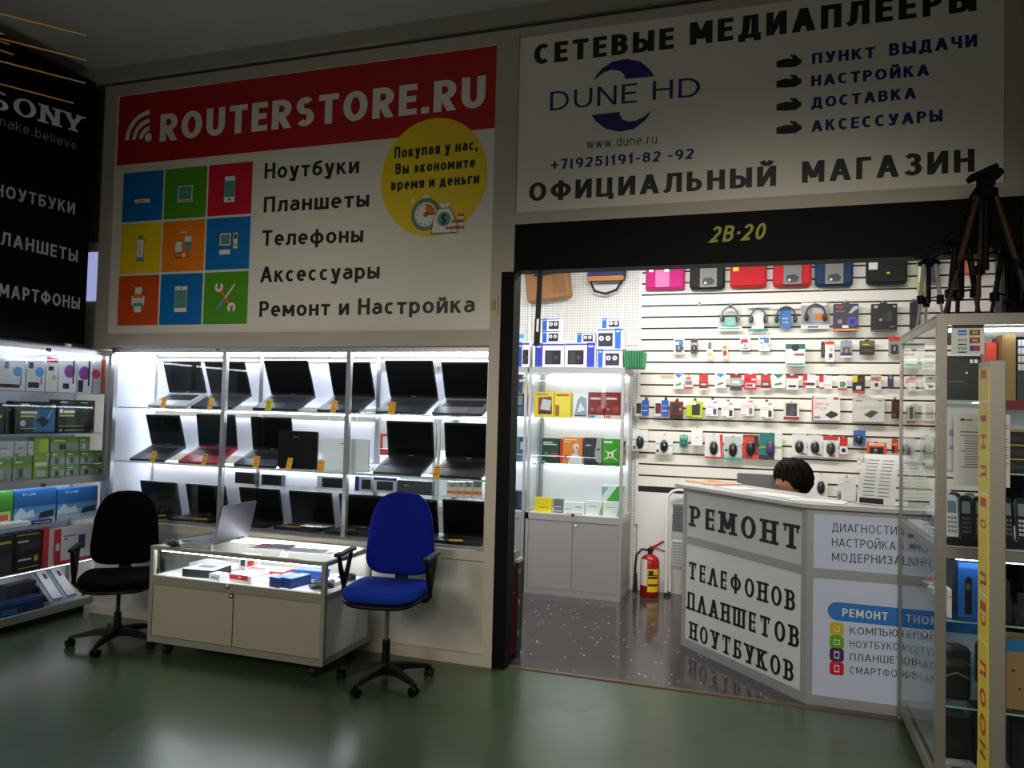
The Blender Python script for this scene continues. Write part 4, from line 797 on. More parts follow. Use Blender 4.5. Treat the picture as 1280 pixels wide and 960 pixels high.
# ================================================================ OFFICE CHAIRS
def office_chair(label, loc, rz, seat_c, back_c, post=BLK2, dz=0.):
    t = thing('office_chair', label, 'chair', loc, rad(rz))
    PL = mat((8, 8, 9), .5, spec=.25); se = mat(seat_c, .9, 0, .25, 260., spec=.08); be = mat(back_c, .9, 0, .25, 260., spec=.08)
    m = MB(); m.lathe([(.03, .055), (.036, .065), (.036, .11), (.028, .125)], PL, n=16); part('hub', m, t)
    for k in range(5):
        a = rad(90+72*k+18); d = Vector((math.cos(a), math.sin(a), 0)); n_ = Vector((-d.y, d.x, 0))
        vs = []
        for r_, w_, zt, zb in ((.02, .032, .115, .062), (.14, .026, .105, .07), (.27, .017, .075, .055), (.285, .012, .07, .055)):
            for q in (-1, 1): vs += [d*r_+n_*w_*q+Vector((0, 0, zb)), d*r_+n_*w_*q*.7+Vector((0, 0, zt))]
        fs = []
        for i in range(3):
            b = 4*i; c = b+4; fs += [(b, c, c+1, b+1), (b+2, b+3, c+3, c+2), (b+1, c+1, c+3, b+3), (b, b+2, c+2, c)]
        m = MB().add(vs, fs+[(0, 1, 3, 2), (12, 14, 15, 13)], PL); lg = part('base_arm', m, t, None, .004)
        m = MB(); c = d*.272; sd = Matrix.Rotation(a+.6*k, 3, 'Z') @ Vector((1, 0, 0)); 
        for q in (-1, 1): m.cyl(c+sd*(.008*q)+Vector((0, 0, .026)), c+sd*(.024*q)+Vector((0, 0, .026)), .0255, PL, 14)
        m.cyl(c+Vector((0, 0, .03)), c+Vector((0, 0, .06)), .009, PL, 8); part('caster', m, lg)
    m = MB(); m.cyl((0, 0, .11), (0, 0, .25), .025, PL, 16, .022).cyl((0, 0, .25), (0, 0, .47), .013, mat((120, 118, 114), .4, .6) if post is None else post, 14); part('gas_lift', m, t)
    m = MB().box(-.09, .09, -.12, .12, .47, .50, PL); m.tube([(-.05, -.05, .48), (-.17, -.1, .465), (-.2, -.11, .455)], .006, PL); part('mechanism', m, t)
    # seat: superellipse cushion with a waterfall front
    def cushion(W, D, z0, z1, mt, dome=.02):
        n = 40; vs = []; fs = []; rings = ((.0, .93), (.35, 1.), (.75, .985), (.95, .9), (1., .6), (1., .0))
        for h, sc in rings:
            for k in range(n):
                a = 2*PI*k/n; e = .5; cx = abs(math.cos(a))**e*(1 if math.cos(a) >= 0 else -1); sy = abs(math.sin(a))**e*(1 if math.sin(a) >= 0 else -1)
                x = cx*W/2*sc; y = sy*D/2*sc; zz = z0+(z1-z0)*h
                if h > .3 and y < -D*.28: zz -= .028*((-y-D*.28)/(D*.22))**2
                if h > .9: zz -= dome*max(0, 1-(x/(W*.4))**2)*(.5 if sc > .3 else 1)
                vs.append((x, y, zz))
        for i in range(len(rings)-1):
            for k in range(n): fs.append((i*n+k, i*n+(k+1) % n, (i+1)*n+(k+1) % n, (i+1)*n+k))
        fs.append(tuple(range(n-1, -1, -1)))
        return MB().add(vs, fs, mt, True)
    part('seat', cushion(.47, .46, .515, .575, se), t)
    part('seat_shell', cushion(.462, .45, .492, .522, PL, 0), t)
    # backrest: tall rounded shield, curved
    n = 36; out = []
    W0, W1, z0, z1 = .455, .36, .585, 1.085
    for k in range(n):
        a = 2*PI*k/n; c, s_ = math.cos(a), math.sin(a)
        e = .42 if s_ < 0 else .78
        v = .5+.5*(abs(s_)**e)*(1 if s_ >= 0 else -1)
        wd = W0+(W1-W0)*v
        out.append(((abs(c)**(.5 if s_ < 0 else .62))*(1 if c >= 0 else -1)*wd/2, z0+(z1-z0)*v))
    def back(off, sc, thick, mt, zc=.835):
        vs = []; fs = []; lay = ((-.5, .9), (-.3, 1.), (.3, 1.), (.5, .9))
        def bend(x, z, th): return (x, .215+(z-.5)*.06+th+off-.33*x*x, z)
        for th, s_ in lay:
            for x, z in out: vs.append(bend(x*s_*sc, zc+(z-zc)*s_*sc, th*thick))
        for i in range(3):
            for k in range(n): fs.append((i*n+k, i*n+(k+1) % n, (i+1)*n+(k+1) % n, (i+1)*n+k))
        m = MB()
        for s_, idx, th in ((.55, 0, -.56), (.55, 3, .56)):
            b = len(vs)
            for x, z in out: vs.append(bend(x*s_*sc, zc+(z-zc)*s_*sc, th*thick))
            vs.append(bend(0, zc, th*thick*1.02)); c_ = len(vs)-1
            for k in range(n):
                f = (idx*n+k, b+k, b+(k+1) % n, idx*n+(k+1) % n); fs.append(f if idx == 0 else f[::-1])
                g = (b+k, c_, b+(k+1) % n); fs.append(g if idx == 0 else g[::-1])
        return m.add(vs, fs, mt, True)
    bk = part('backrest', back(0, 1, .055, be), t)
    part('back_shell', back(.03, .975, .02, PL), bk)
    m = MB(); m.tube([(0, .1, .487), (0, .22, .487), (0, .255, .53), (0, .262, .66), (0, .268, .74)], .012, PL, 8); m.box(-.038, .038, .245, .275, .515, .66, PL); part('back_support', m, t)
    for s_ in (-1, 1):
        x = s_*.262; m = MB()
        for w_ in ((-.018), ):
            pts = [(x-s_*.045, -.03, .492), (x-s_*.01, -.03, .50), (x, -.03, .52), (x, -.035, .60), (x, -.12, .72), (x, -.125, .745), (x, .09, .745), (x, .085, .72), (x, .0, .60), (x, -.03, .52)]
        m.tube([(s_*.15, -.03, .497), (x-s_*.02, -.03, .497), (x, -.03, .52), (x, -.03, .585)], .015, PL, 8)
        m.tube([(x, -.03, .57), (x, -.085, .66), (x, -.12, .742)], [.018, .015, .013], PL, 8); m.tube([(x, -.03, .57), (x, .03, .66), (x, .075, .742)], [.018, .015, .013], PL, 8)
        m.rbox(x-.022, x+.022, -.145, .105, .738, .758, PL, .008)
        part('armrest', m, t)
    if dz:
        for ch in t.children:
            if ch.name.split('.')[0] in ('seat', 'seat_shell', 'backrest', 'back_support', 'armrest', 'mechanism'): ch.location.z += dz
            if ch.name.startswith('gas_lift'): ch.scale.z = (.47+dz-.11)/.36; ch.location.z = .11*(1-ch.scale.z)
    return t
office_chair('blue swivel chair with black arms beside the low glass counter', (-2.09, 4.06, 0), 9, (24, 56, 168), (20, 34, 140), None)
office_chair('black swivel chair between the router shelves and the low glass counter', (-4.055, 4.02, 0), 38, (4, 4, 5), (3, 3, 4), BLK2, -.1)

# ================================================================ LOW ROLLING GLASS COUNTER
c0 = (-3.715, 3.925, 0)
CW, CDp = 1.285, .56
ct = thing('display_counter', 'low wheeled counter with a glass case on top beside the blue chair', 'counter', c0)
pf_ = mat((160, 157, 142), .45, .25)
PNL = mat((172, 165, 146), .5)
m_ = MB(); pw = .028
for x in (0, CW-pw):
    for y in (0, CDp-pw): m_.box(x, x+pw, y, y+pw, .085, .69, pf_)
for y in (0, CDp-pw):
    m_.box(0, CW, y, y+pw, .085, .125, pf_); m_.box(0, CW, y, y+pw, .45, .505, pf_); m_.box(0, CW, y, y+pw, .665, .69, pf_)
for x in (0, CW-pw): m_.box(x, x+pw, 0, CDp, .085, .125, pf_); m_.box(x, x+pw, 0, CDp, .46, .50, pf_); m_.box(x, x+pw, 0, CDp, .665, .69, pf_)
part('frame', m_, ct)
for x0_, x1_ in ((pw, CW/2-.003), (CW/2+.003, CW-pw)):
    m_ = MB().box(x0_+.002, x1_, .004, .016, .128, .447, PNL); dr = part('door', m_, ct)
m_ = MB(); m_.lathe([(0, -.014), (.013, -.014), (.013, 0)], CHROME, (CW/2-.012, .003, .435), 12, 'y'); m_.lathe([(0, -.014), (.013, -.014), (.013, 0)], CHROME, (CW/2-.04, 0, .49), 12, 'y'); part('lock', m_, ct)
for x in (.006, CW-.018): part('side_panel', MB().box(x, x+.012, pw, CDp-pw, .125, .46, WHITE), ct)
part('back_panel', MB().box(pw, CW-pw, CDp-.02, CDp-.008, .125, .46, WHITE), ct)
part('shelf', MB().box(pw, CW-pw, pw-.01, CDp-pw+.01, .488, .502, mat((236, 238, 240), .35)), ct, 'white display shelf')
part('floor_panel', MB().box(pw, CW-pw, pw, CDp-pw, .1, .115, WHITE), ct)
part('top_glass', MB().box(.004, CW-.004, .004, CDp-.004, .690, .697, GLS), ct, 'clear glass top')
part('front_glass', MB().box(pw, CW-pw, .008, .012, .505, .665, GL), ct, 'clear front pane')
for x in (.01, CW-.014): part('side_glass', MB().box(x, x+.004, pw, CDp-pw, .50, .665, GL), ct, 'clear side pane')
part('light_strip', MB().box(.06, CW-.06, CDp-.05, CDp-.035, .655, .664, mat((245, 248, 255), .5, 0, 0, 40, 45.)), ct, 'glowing white light strip')
part('light_strip', MB().box(.06, CW-.06, .032, .044, .655, .664, mat((245, 248, 255), .5, 0, 0, 40, 45.)), ct, 'glowing white light strip')
for x in (.1, CW-.1):
    for y in (.07, CDp-.07):
        m_ = MB().cyl((x-.018, y, .03), (x+.018, y, .03), .03, BLK2, 16); m_.box(x-.022, x+.022, y-.02, y+.02, .06, .085, DGREY); m_.box(x-.022, x-.0185, y-.012, y+.012, .03, .07, DGREY); m_.box(x+.0185, x+.022, y-.012, y+.012, .03, .07, DGREY); part('caster', m_, ct)
zt = .6975
# grey notebook seen from behind, mouse, papers
t = thing('laptop', 'open grey-lilac notebook turned away on the low glass counter', 'laptop', (-3.47, 4.225, zt+.0005), rad(-90))
GV = mat((62, 56, 67), .42, .1)
m_ = MB().box(-.17, .17, -.12, .13, .002, .018, mat((24, 24, 26), .4)); part('base', m_, t, None, .004)
m_ = MB()
for r_ in range(5): m_.box(-.15, .15, -.0+r_*.022, .017+r_*.022, .018, .0195, KEYS)
part('keyboard', m_, t)
m_ = MB(); m_.T = Matrix.Translation((0, .132, .014)) @ Matrix.Rotation(rad(-13), 4, 'X'); m_.rbox(-.172, .172, -.003, .005, 0, .25, GV, .012); ld = part('lid', m_, t)
m_ = MB(); m_.T = Matrix.Translation((0, .132, .014)) @ Matrix.Rotation(rad(-13), 4, 'X'); m_.rect(-.16, .16, .02, .24, -.0034, SCR); part('screen', m_, ld)
m_ = MB().cyl((-.12, .13, .014), (-.06, .13, .014), .011, BLK2, 10).cyl((.06, .13, .014), (.12, .13, .014), .011, BLK2, 10); part('hinge', m_, t)
def mouse_mesh(m, c, r, col, T=None): return m.ell(c, r, colr(col), 14, 8)
p_ = PZ(217, 682, zt); m_ = MB().ell((0, 0, .016), (.032, .055, .02), BLK2); m_.box(-.028, .028, -.045, .045, 0, .012, BLK2)
mo = thing('computer_mouse', 'black computer mouse on the glass counter beside the grey notebook', 'mouse', (p_.x, p_.y, zt+.0005), rad(60)); part('body', m_, mo)
part('wheel', MB().cyl((-.004, -.03, .033), (.004, -.03, .033), .006, (120, 120, 124), 10), mo); part('cable', MB().tube([(0, -.05, .01), (.01, -.09, .004), (.05, -.12, .003), (.12, -.11, .003)], .0018, BLK2, 6), mo)
def sheet(label, px, py, w_, d_, rz, col, prints, cat='paper', zz=zt, name='leaflet', th=.0015, cl=True):
    p = PZ(px, py, zz); m = MB().box(-w_/2, w_/2, -d_/2, d_/2, 0, th, col); q = th+.0003
    for a in prints: m.quad((-w_/2+a[0]*w_, -d_/2+a[1]*d_, q), (-w_/2+a[2]*w_, -d_/2+a[1]*d_, q), (-w_/2+a[2]*w_, -d_/2+a[3]*d_, q), (-w_/2+a[0]*w_, -d_/2+a[3]*d_, q), colr(a[4])); q += .0003
    x, y = p.x, p.y
    if cl: x = min(max(x, c0[0]+.17), c0[0]+CW-.17); y = min(max(y, c0[1]+.12), c0[1]+CDp-.12)
    return solo(name, label, cat, m, (x, y, zz+.0006), rad(rz))
sheet('folder with a dark red cover lying on the glass counter top', 343, 684, .24, .17, 14, (150, 146, 144), ((.05, .1, .6, .9, (120, 34, 30)), (.62, .1, .95, .9, (60, 52, 50))), 'folder', name='folder', th=.006)
sheet('pale printed sheet on the glass counter top near the blue chair', 385, 688, .26, .15, 6, (210, 212, 220), ((.1, .2, .9, .3, (160, 162, 170)), (.1, .5, .7, .6, (160, 162, 170))))
p_ = PZ(412, 692, zt); solo('card', 'small white card on the glass counter top nearest the blue chair', 'card', MB().box(-.03, .03, -.02, .02, 0, .001, WHITE), (min(p_.x, c0[0]+CW-.06), min(p_.y, c0[1]+CDp-.08), zt+.0006))
# goods inside the counter
zi = .5025
def inbox(label, x, y, w_, d_, h, rz, body, top=None, front=(), group='boxes in the glass counter', name='product_box', pat=()):
    m = carton(w_, h, d_, body, front, y=-d_/2, top=top)
    q = h+.0006
    for a in pat: m.quad((-w_/2+a[0]*w_, -d_/2+a[1]*d_, q), (-w_/2+a[2]*w_, -d_/2+a[1]*d_, q), (-w_/2+a[2]*w_, -d_/2+a[3]*d_, q), (-w_/2+a[0]*w_, -d_/2+a[3]*d_, q), colr(a[4])); q += .0003
    return solo(name, label, 'box', m, (c0[0]+x, c0[1]+y, zi+.0005), rad(rz), group)
inbox('white-topped box with dark sides at the mouse end of the glass counter', .31, .16, .22, .2, .05, 6, (40, 40, 44), (226, 226, 230), pat=((.25, .3, .75, .7, (120, 124, 134)),))
inbox('small white box before the red-fronted one in the glass counter', .47, .075, .09, .07, .04, -6, (226, 226, 230), None, ((.2, .3, .8, .6, (150, 150, 160)),))
inbox('upright white box with a red picture at the back of the glass counter', .44, .42, .14, .05, .1, 0, (220, 216, 220), None, ((.1, .2, .35, .9, (60, 60, 80)), (.5, .1, .85, .8, (200, 60, 40))))
inbox('red-fronted white box in the middle of the glass counter', .66, .13, .17, .17, .05, -4, (226, 222, 220), (230, 228, 226), ((0, .4, .85, 1, (206, 44, 50)), (.4, .6, .55, .8, (240, 220, 210))))
inbox('flat red and white box behind the red-fronted one', .66, .32, .3, .14, .04, 3, (214, 60, 56), (228, 220, 220), pat=((.1, .1, .5, .5, (210, 80, 80)),))
inbox('white box of adapters before the blue boxes in the glass counter', .80, .17, .1, .16, .03, -8, (232, 232, 230), (236, 236, 236), pat=((.3, .2, .7, .6, (100, 100, 110)),))
inbox('blue box with a lighter disc, first of the blue pair in the glass counter', .92, .12, .075, .17, .06, -10, (28, 48, 110), (48, 110, 206), ((.2, .3, .8, .6, (20, 30, 60)),), pat=((.25, .5, .75, .75, (150, 190, 236)), (.35, .56, .62, .7, (24, 40, 100))))
inbox('blue box with a lighter disc, second of the blue pair beside the cables', 1.0, .135, .075, .17, .06, -10, (28, 48, 110), (48, 110, 206), ((.2, .3, .8, .6, (20, 30, 60)),), pat=((.25, .5, .75, .75, (150, 190, 236)), (.35, .56, .62, .7, (24, 40, 100))))
inbox('blue carton lying behind the blue pair in the glass counter', .95, .38, .2, .1, .05, 5, (50, 90, 180), (70, 120, 210))
inbox('flat white leaflet box at the cable end of the glass counter', 1.165, .29, .10, .12, .02, 5, (226, 228, 232), (234, 236, 240))
inbox('white flat box in the corner of the glass counter under the grey notebook', .14, .37, .18, .16, .03, -4, (222, 224, 230), (228, 228, 236))
m_ = MB()
rr = random.Random(3)
for j in range(9):
    cx, cy = 1.165+rr.uniform(-.05, .045), .14+rr.uniform(-.06, .1); pts = []
    for k in range(22): pts.append((cx+.032*math.cos(k*.9+j)*(1+.15*math.sin(k)), cy+.032*math.sin(k*.9+j), .007+.0012*k+.002*math.sin(k*2.1)))
    m_.tube(pts, .0034, BLK2 if j % 3 else (40, 40, 60), 6)
o = solo('cable_heap', 'heap of coiled black cables in the glass counter beside the blue chair', 'cables', m_, (c0[0], c0[1], zi)); 
m_ = MB()
for j in range(5):
    cx, cy = 1.19+rr.uniform(-.03, .03), .42+rr.uniform(-.05, .05); m_.tube([(cx+.03*math.cos(k*.9+j), cy+.03*math.sin(k*.9+j), .007+.0012*k) for k in range(20)], .0034, BLK2, 6)
solo('cable_heap', 'smaller heap of black cables at the back corner of the glass counter', 'cables', m_, (c0[0], c0[1], zi))
# ================================================================ GLASS CABINETS AT THE BACK OF THE SHOP
KY = 6.53; KD = .47
GREYP = mat((150, 148, 146), .5); KALU = mat((178, 178, 178), .4, .5)
KZ = (1.566, 1.146)
KLED = mat((250, 252, 255), .5, 0, 0, 40, 16.)
def cabinet(label, x0, x1):
    t = thing('glass_cabinet', label, 'cabinet', (x0, KY, 0), 0, 'glass cabinets along the perforated wall'); W = x1-x0; p = .026
    m = MB()
    for x in (0, W-p):
        for y in (0, KD-p): m.box(x, x+p, y, y+p, 0, 2.0, KALU)
    for z0, z1 in ((0, .055), (.655, .71), (1.962, 2.0)):
        for y in (0, KD-p): m.box(0, W, y, y+p, z0, z1, KALU)
        for x in (0, W-p): m.box(x, x+p, 0, KD, z0, z1, KALU)
    part('frame', m, t)
    for a, b_ in ((p+.002, W/2-.002), (W/2+.002, W-p-.002)): part('door', MB().box(a, b_, .004, .02, .058, .652, GREYP), t, None)
    part('lock', MB().lathe([(0, -.014), (.011, -.014), (.011, 0)], CHROME, (W/2+.03, .003, .62), 12, 'y').box(W/2-.012, W/2+.014, -.004, .004, .70, .725, DGREY), t)
    for x in (.006, W-.018): part('side_panel', MB().box(x, x+.012, p, KD-p, .055, .655, GREYP), t)
    for x in (.01, W-.014): part('side_glass', MB().box(x, x+.004, p, KD-p, .71, 1.962, GL), t, 'clear side pane')
    part('top_panel', MB().box(0, W, 0, KD, 2.0, 2.012, KALU), t); part('floor_panel', MB().box(p, W-p, p, KD-p, .70, .712, WHITE), t)
    part('back_panel', MB().box(p, W-p, KD-.02, KD-.008, .712, 1.96, BACKP), t)
    for zz in KZ:
        m = MB().box(p+.002, W-p-.002, .03, KD-.03, zz-.008, zz, GLS); m.box(p+.002, W-p-.002, .0285, .0298, zz-.008, zz, GLE); part('shelf', m, t)
    part('front_glass', MB().box(p, W-p, .010, .013, .712, 1.96, GL), t, 'clear front pane')
    for zz in (1.955, KZ[0]-.012, KZ[1]-.012): part('light_strip', MB().box(p+.02, W-p-.02, KD-.06, KD-.045, zz-.012, zz, KLED), t, 'glowing white light strip')
    return t
cabinet('lit glass cabinet over grey doors nearest the slatted wall, software boxes inside', -2.018, -1.155)
cabinet('lit glass cabinet over grey doors half hidden by the black doorpost', -2.90, -2.032)
cabinet('lit glass cabinet over grey doors seen only through the laptop window', -3.79, -2.914)
def kb(label, px0, px1, pyt, z, dy, d, body, prints=(), group='boxes in the back cabinets', rz=0., gap=.003):
    y = KY+dy; a = PY(px0, pyt+20, y); b = PY(px1, pyt+20, y); zt = PY((px0+px1)/2, pyt, y).z; w_ = b.x-a.x-gap; cx = (a.x+b.x)/2
    if z < 1.9:
        lo, hi = (-1.99, -1.184) if px0 >= 660 else (-2.87, -2.06)
        cx = max(lo+w_/2, min(hi-w_/2, cx)) if w_ < hi-lo else cx
    return solo('product_box', label, 'box', carton(w_, zt-z, d, body, prints), (cx, y, z+.0006), rad(rz), group)
k1, k2, k3 = KZ[0], KZ[1], .7125
YE = (236, 208, 16)
kb('yellow box with a tablet picture on the upper cabinet shelf', 666, 690.5, 490, k1, .1, .12, YE, (('p', [(.2, .1), (.2, .78), (.88, .82), (.92, .12)], (130, 40, 36)), ('p', [(.3, .3), (.42, .72), (.88, .66), (.8, .25)], (200, 200, 206)), ('p', [(.24, .14), (.3, .3), (.82, .24), (.86, .1)], (40, 36, 36)), (.1, .86, .7, .94, (180, 150, 10))))
kb('yellow box with small figures, second on the upper cabinet shelf', 693, 713, 491, k1, .1, .12, YE, ((.05, .05, .3, .5, (150, 90, 20)), (.1, .86, .9, .94, (190, 60, 30)), (.35, .1, .95, .6, (232, 214, 60))))
kb('pale grey box with a patterned front between the yellow and dark red boxes', 716, 735, 490, k1, .1, .12, (226, 228, 232), (('p', [(.1, .1), (.3, .7), (.55, .85), (.9, .75), (.95, .1)], (150, 156, 170)), ('p', [(.3, .2), (.5, .6), (.8, .3)], (220, 222, 230)), (.1, .05, .9, .1, (60, 60, 70))))
DRE = (120, 22, 26)
for a, b_, lb in ((736, 755.5, 'dark red box beside the pale patterned box'), (756, 776, 'dark red box at the post of the upper cabinet shelf')):
    kb(lb, a, b_, 490.5, k1, .1, .12, DRE, ((.08, .72, .75, .8, (210, 190, 180)), ('d', .7, .36, .2, (160, 60, 40)), ('d', .2, .35, .08, (190, 120, 120)), (0, 0, 1, .12, (214, 206, 206)), (.05, .02, .4, .1, (60, 110, 190) if a < 750 else (220, 90, 40))))
DGN = (22, 54, 40)
kb('dark green software box on the middle cabinet shelf', 677, 699.5, 548, k2, .12, .1, DGN, ((.08, .82, .6, .86, (220, 230, 220)), (.08, .74, .84, .78, (220, 230, 220)), ('d', .25, .38, .14, (40, 120, 90)), (.55, .3, .88, .42, (196, 50, 40)), (.6, .48, .85, .52, (30, 110, 70)), (.06, .05, .2, .1, (200, 210, 200))))
kb('red box edge between the green and orange software boxes', 699.8, 702.8, 550, k2, .12, .1, (196, 50, 30))
kb('orange software box with a pale robot figure', 703.2, 728, 547, k2, .12, .1, (226, 128, 28), (('p', [(.25, .0), (.4, .3), (.58, .42), (.7, .42), (1, .25), (1, 0)], (206, 212, 216)), ('d', .68, .66, .16, (210, 214, 220)), ('d', .72, .62, .06, (120, 130, 140)), (.6, .4, .76, .55, (190, 196, 204)), (.08, .9, .7, .94, (240, 220, 190)), (.08, .82, .4, .86, (240, 220, 190)), ('d', .16, .28, .1, (80, 90, 150))))
kb('charcoal software box with half a grey face', 729.5, 752, 547.5, k2, .12, .1, (46, 50, 56), (('p', [(.7, .1), (.66, .35), (.6, .42), (.68, .7), (.72, .98), (1, 1), (1, .1)], (160, 160, 162)), (.72, .56, .92, .62, (40, 42, 46)), (.1, .7, .4, .75, (190, 194, 198)), (.1, .02, .8, .14, (30, 34, 40))))
kb('bright green software box with a white spider-like figure', 752.5, 774, 549, k2, .12, .1, (56, 150, 28), (('d', .5, .42, .18, (220, 232, 210)), ('p', [(.1, .6), (.45, .5), (.9, .66), (.55, .42), (.95, .2), (.5, .34), (.05, .2), (.42, .42)], (214, 228, 204)), ('d', .48, .4, .08, (60, 90, 40)), ('p', [(0, .0), (0, .12), (1, .12), (1, 0)], (36, 110, 20)), (.1, .85, .6, .92, (220, 236, 210))))
kb('reddish brown box at the glass end of the middle cabinet shelf', 780, 788, 552, k2, .22, .1, (150, 74, 60))
kb('yellow brochure box on the bottom cabinet shelf', 667.5, 689.5, 622, k3, .06, .04, (238, 214, 20), ((.3, .3, .8, .36, (190, 160, 20)),))
kb('grey printed box behind the yellow brochure box', 691.5, 703, 624, k3, .08, .06, (110, 112, 118), ((.1, .1, .9, .2, (190, 190, 196)), (.1, .4, .9, .5, (190, 190, 196))))
kb('white leaflet box with small dark print, beside the grey one', 704, 730.5, 628, k3, .06, .05, (236, 238, 242), ((.55, .6, .85, .66, (90, 90, 100)), (.1, .4, .4, .45, (120, 120, 130)), (.1, .0, .9, .06, (206, 70, 60))))
kb('white leaflet box with a green corner on the bottom cabinet shelf', 731.5, 752.5, 626.5, k3, .06, .05, (238, 240, 242), (('p', [(.8, .05), (1, .8), (1, .05)], (130, 190, 70)), (.2, .6, .7, .65, (170, 170, 180))))
kb('white leaflet box with a pale blue corner on the bottom cabinet shelf', 753.5, 774, 627.5, k3, .06, .05, (238, 240, 244), (('p', [(.82, .05), (1, .7), (1, .05)], (130, 180, 230)), (.2, .6, .7, .65, (190, 190, 196))))
kb('large white and green box at the glass end behind the white leaflets', 758, 786, 608, k3, .2, .12, (214, 226, 220), (('p', [(.0, .2), (.75, 1), (1, 1), (1, .0), (.0, .0)], (60, 160, 60)), ('p', [(.05, .6), (.35, .95), (.05, .95)], (120, 170, 210))))
# second cabinet
kb('blue and white speaker box on the top level of the half hidden cabinet', 642, 651, 469, k1+.2, .12, .1, (44, 70, 160), ((.2, .1, .8, .3, (20, 24, 40)), (.1, .5, .9, .56, (200, 210, 230)))) if 0 else None
kb('dark box with pale pictures in the half hidden cabinet', 640, 656, 492, k1, .1, .12, (34, 40, 50), ((.2, .5, .8, .9, (120, 140, 150)), (.1, .05, .9, .4, (70, 84, 100))))
z_ = PY(650, 491.5, KY+.1).z+.001
kb('blue and white box stacked on the dark pictured box in the half hidden cabinet', 640, 651.5, 468, z_, .1, .1, (44, 70, 160), ((.0, .85, 1, 1, (30, 40, 110)), (.25, .1, .8, .4, (200, 206, 220)), (.6, .1, .9, .8, (40, 50, 130))))
kb('pale yellow box beside the blue one in the half hidden cabinet', 652.5, 656.5, 471, z_, .1, .1, (216, 206, 110))
kb('blue-grey software box in the half hidden cabinet', 637, 647, 546, k2, .12, .1, (96, 136, 160), ((.1, .8, .9, .9, (180, 200, 210)), (.1, .05, .7, .55, (200, 206, 210))))
kb('blue software box with a dark picture in the half hidden cabinet', 647.6, 656.5, 546, k2, .12, .1, (70, 110, 150), ((.2, .4, .95, .95, (40, 60, 90)), (.3, .5, .7, .8, (180, 196, 210))))
kb('dark blue bottle carton on the bottom level of the half hidden cabinet', 635, 654, 614, k3, .1, .12, (26, 40, 70), ((.1, .1, .3, .6, (50, 120, 190)), (.45, .2, .6, .9, (20, 24, 34)), (.7, .2, .85, .9, (60, 80, 110))))
# goods of the cabinets glimpsed through the laptop window
for i, (x, c, q, w_) in enumerate(((-2.775, (200, 60, 40), (240, 180, 40), 'red and amber'), (-2.6, (60, 66, 70), (170, 60, 50), 'dark grey'), (-2.42, (30, 120, 110), (190, 210, 200), 'teal'))):
    solo('product_box', '%s software box in the half hidden cabinet, seen through the laptop window' % w_, 'box', carton(.16, .22, .09, c, ((.1, .4, .9, .9, q),)), (x, KY+.14, k2+.0006), 0, 'boxes in the back cabinets')
for i, (x, c, q, w_) in enumerate(((-3.68, (206, 120, 30), (230, 60, 40), 'orange'), (-3.48, (190, 40, 44), (230, 220, 210), 'red'), (-3.28, (40, 90, 60), (220, 200, 60), 'green'), (-3.08, (50, 54, 60), (220, 150, 40), 'charcoal'))):
    solo('product_box', '%s box in the cabinet seen only through the laptop window' % w_, 'box', carton(.17, .21, .09, c, ((.15, .3, .85, .9, q),)), (x, KY+.14, k2+.0006), 0, 'boxes in the back cabinets')
# ---- speaker boxes on top
zt0 = 2.0126
VB = (50, 66, 170)
def sb(label, px0, px1, pyt, z, dy, d, stripe, pic, two=False):
    s0, s1 = stripe
    pr = [(0, .9, 1, .97, VB), (s0, .02, s1, 1, VB if not two else (40, 96, 190)), (s0+.05, .82, s1-.05, .88, (220, 224, 240))]
    if two: pr += [(pic[0], .12, pic[1], .78, (44, 46, 66)), ('d', pic[0]+(pic[1]-pic[0])*.22, .52, .09, (226, 226, 232)), ('d', pic[0]+(pic[1]-pic[0])*.68, .52, .09, (226, 226, 232)), ('d', pic[0]+(pic[1]-pic[0])*.22, .52, .035, (40, 40, 50)), ('d', pic[0]+(pic[1]-pic[0])*.68, .52, .035, (40, 40, 50))]
    else: pr += [(pic[0], .12, pic[1], .7, (34, 34, 40)), (pic[0]+.03, .16, (pic[0]+pic[1])/2-.01, .64, (60, 60, 66)), ('d', (pic[0]+pic[1])/2+.1, .4, .07, (70, 70, 78))]
    return kb(label, px0, px1, pyt, z, dy, d, (236, 236, 240), pr, 'speaker boxes on the cabinet tops')
sb('white and blue speaker box on the cabinet top by the doorpost', 641, 661.5, 428, zt0, .06, .2, (.08, .55), (.6, .95))
sb('large speaker box with its blue stripe beside the hanging strap', 665.5, 705, 429, zt0, .06, .2, (.08, .32), (.4, .9))
sb('large speaker box with its blue stripe at the far side from the strap', 705.6, 744.5, 428.5, zt0, .06, .2, (.72, .97), (.1, .62))
sb('speaker box with twin round cones, lower of the two at the cabinet corner', 745.5, 778, 436.5, zt0, .06, .18, (.04, .24), (.34, .88), True)
zq = PY(760, 436.5, KY+.06).z+.001
sb('speaker box with twin round cones, upper of the two at the cabinet corner', 745.5, 779.5, 410.5, zq, .06, .17, (.68, .9), (.06, .6), True)
zq2 = PY(760, 410.5, KY+.06).z+.001
def small_sb(label, px0, px1, pyt, z): return sb(label, px0, px1, pyt, z, .06, .12, (.06, .3), (.4, .92), True)
small_sb('small speaker box on top of the twin cone boxes at the cabinet corner', 750.5, 776, 398, zq2)
za = PY(725, 428.5, KY+.06).z+.001
small_sb('small speaker box alone on the large box away from the strap', 719.5, 743, 416, za)
small_sb('small speaker box beside the strap, lower of two', 676, 699.5, 413.5, za)
zb2 = PY(687, 413.5, KY+.06).z+.001
small_sb('small speaker box beside the strap, upper of two', 676, 700.5, 398, zb2)
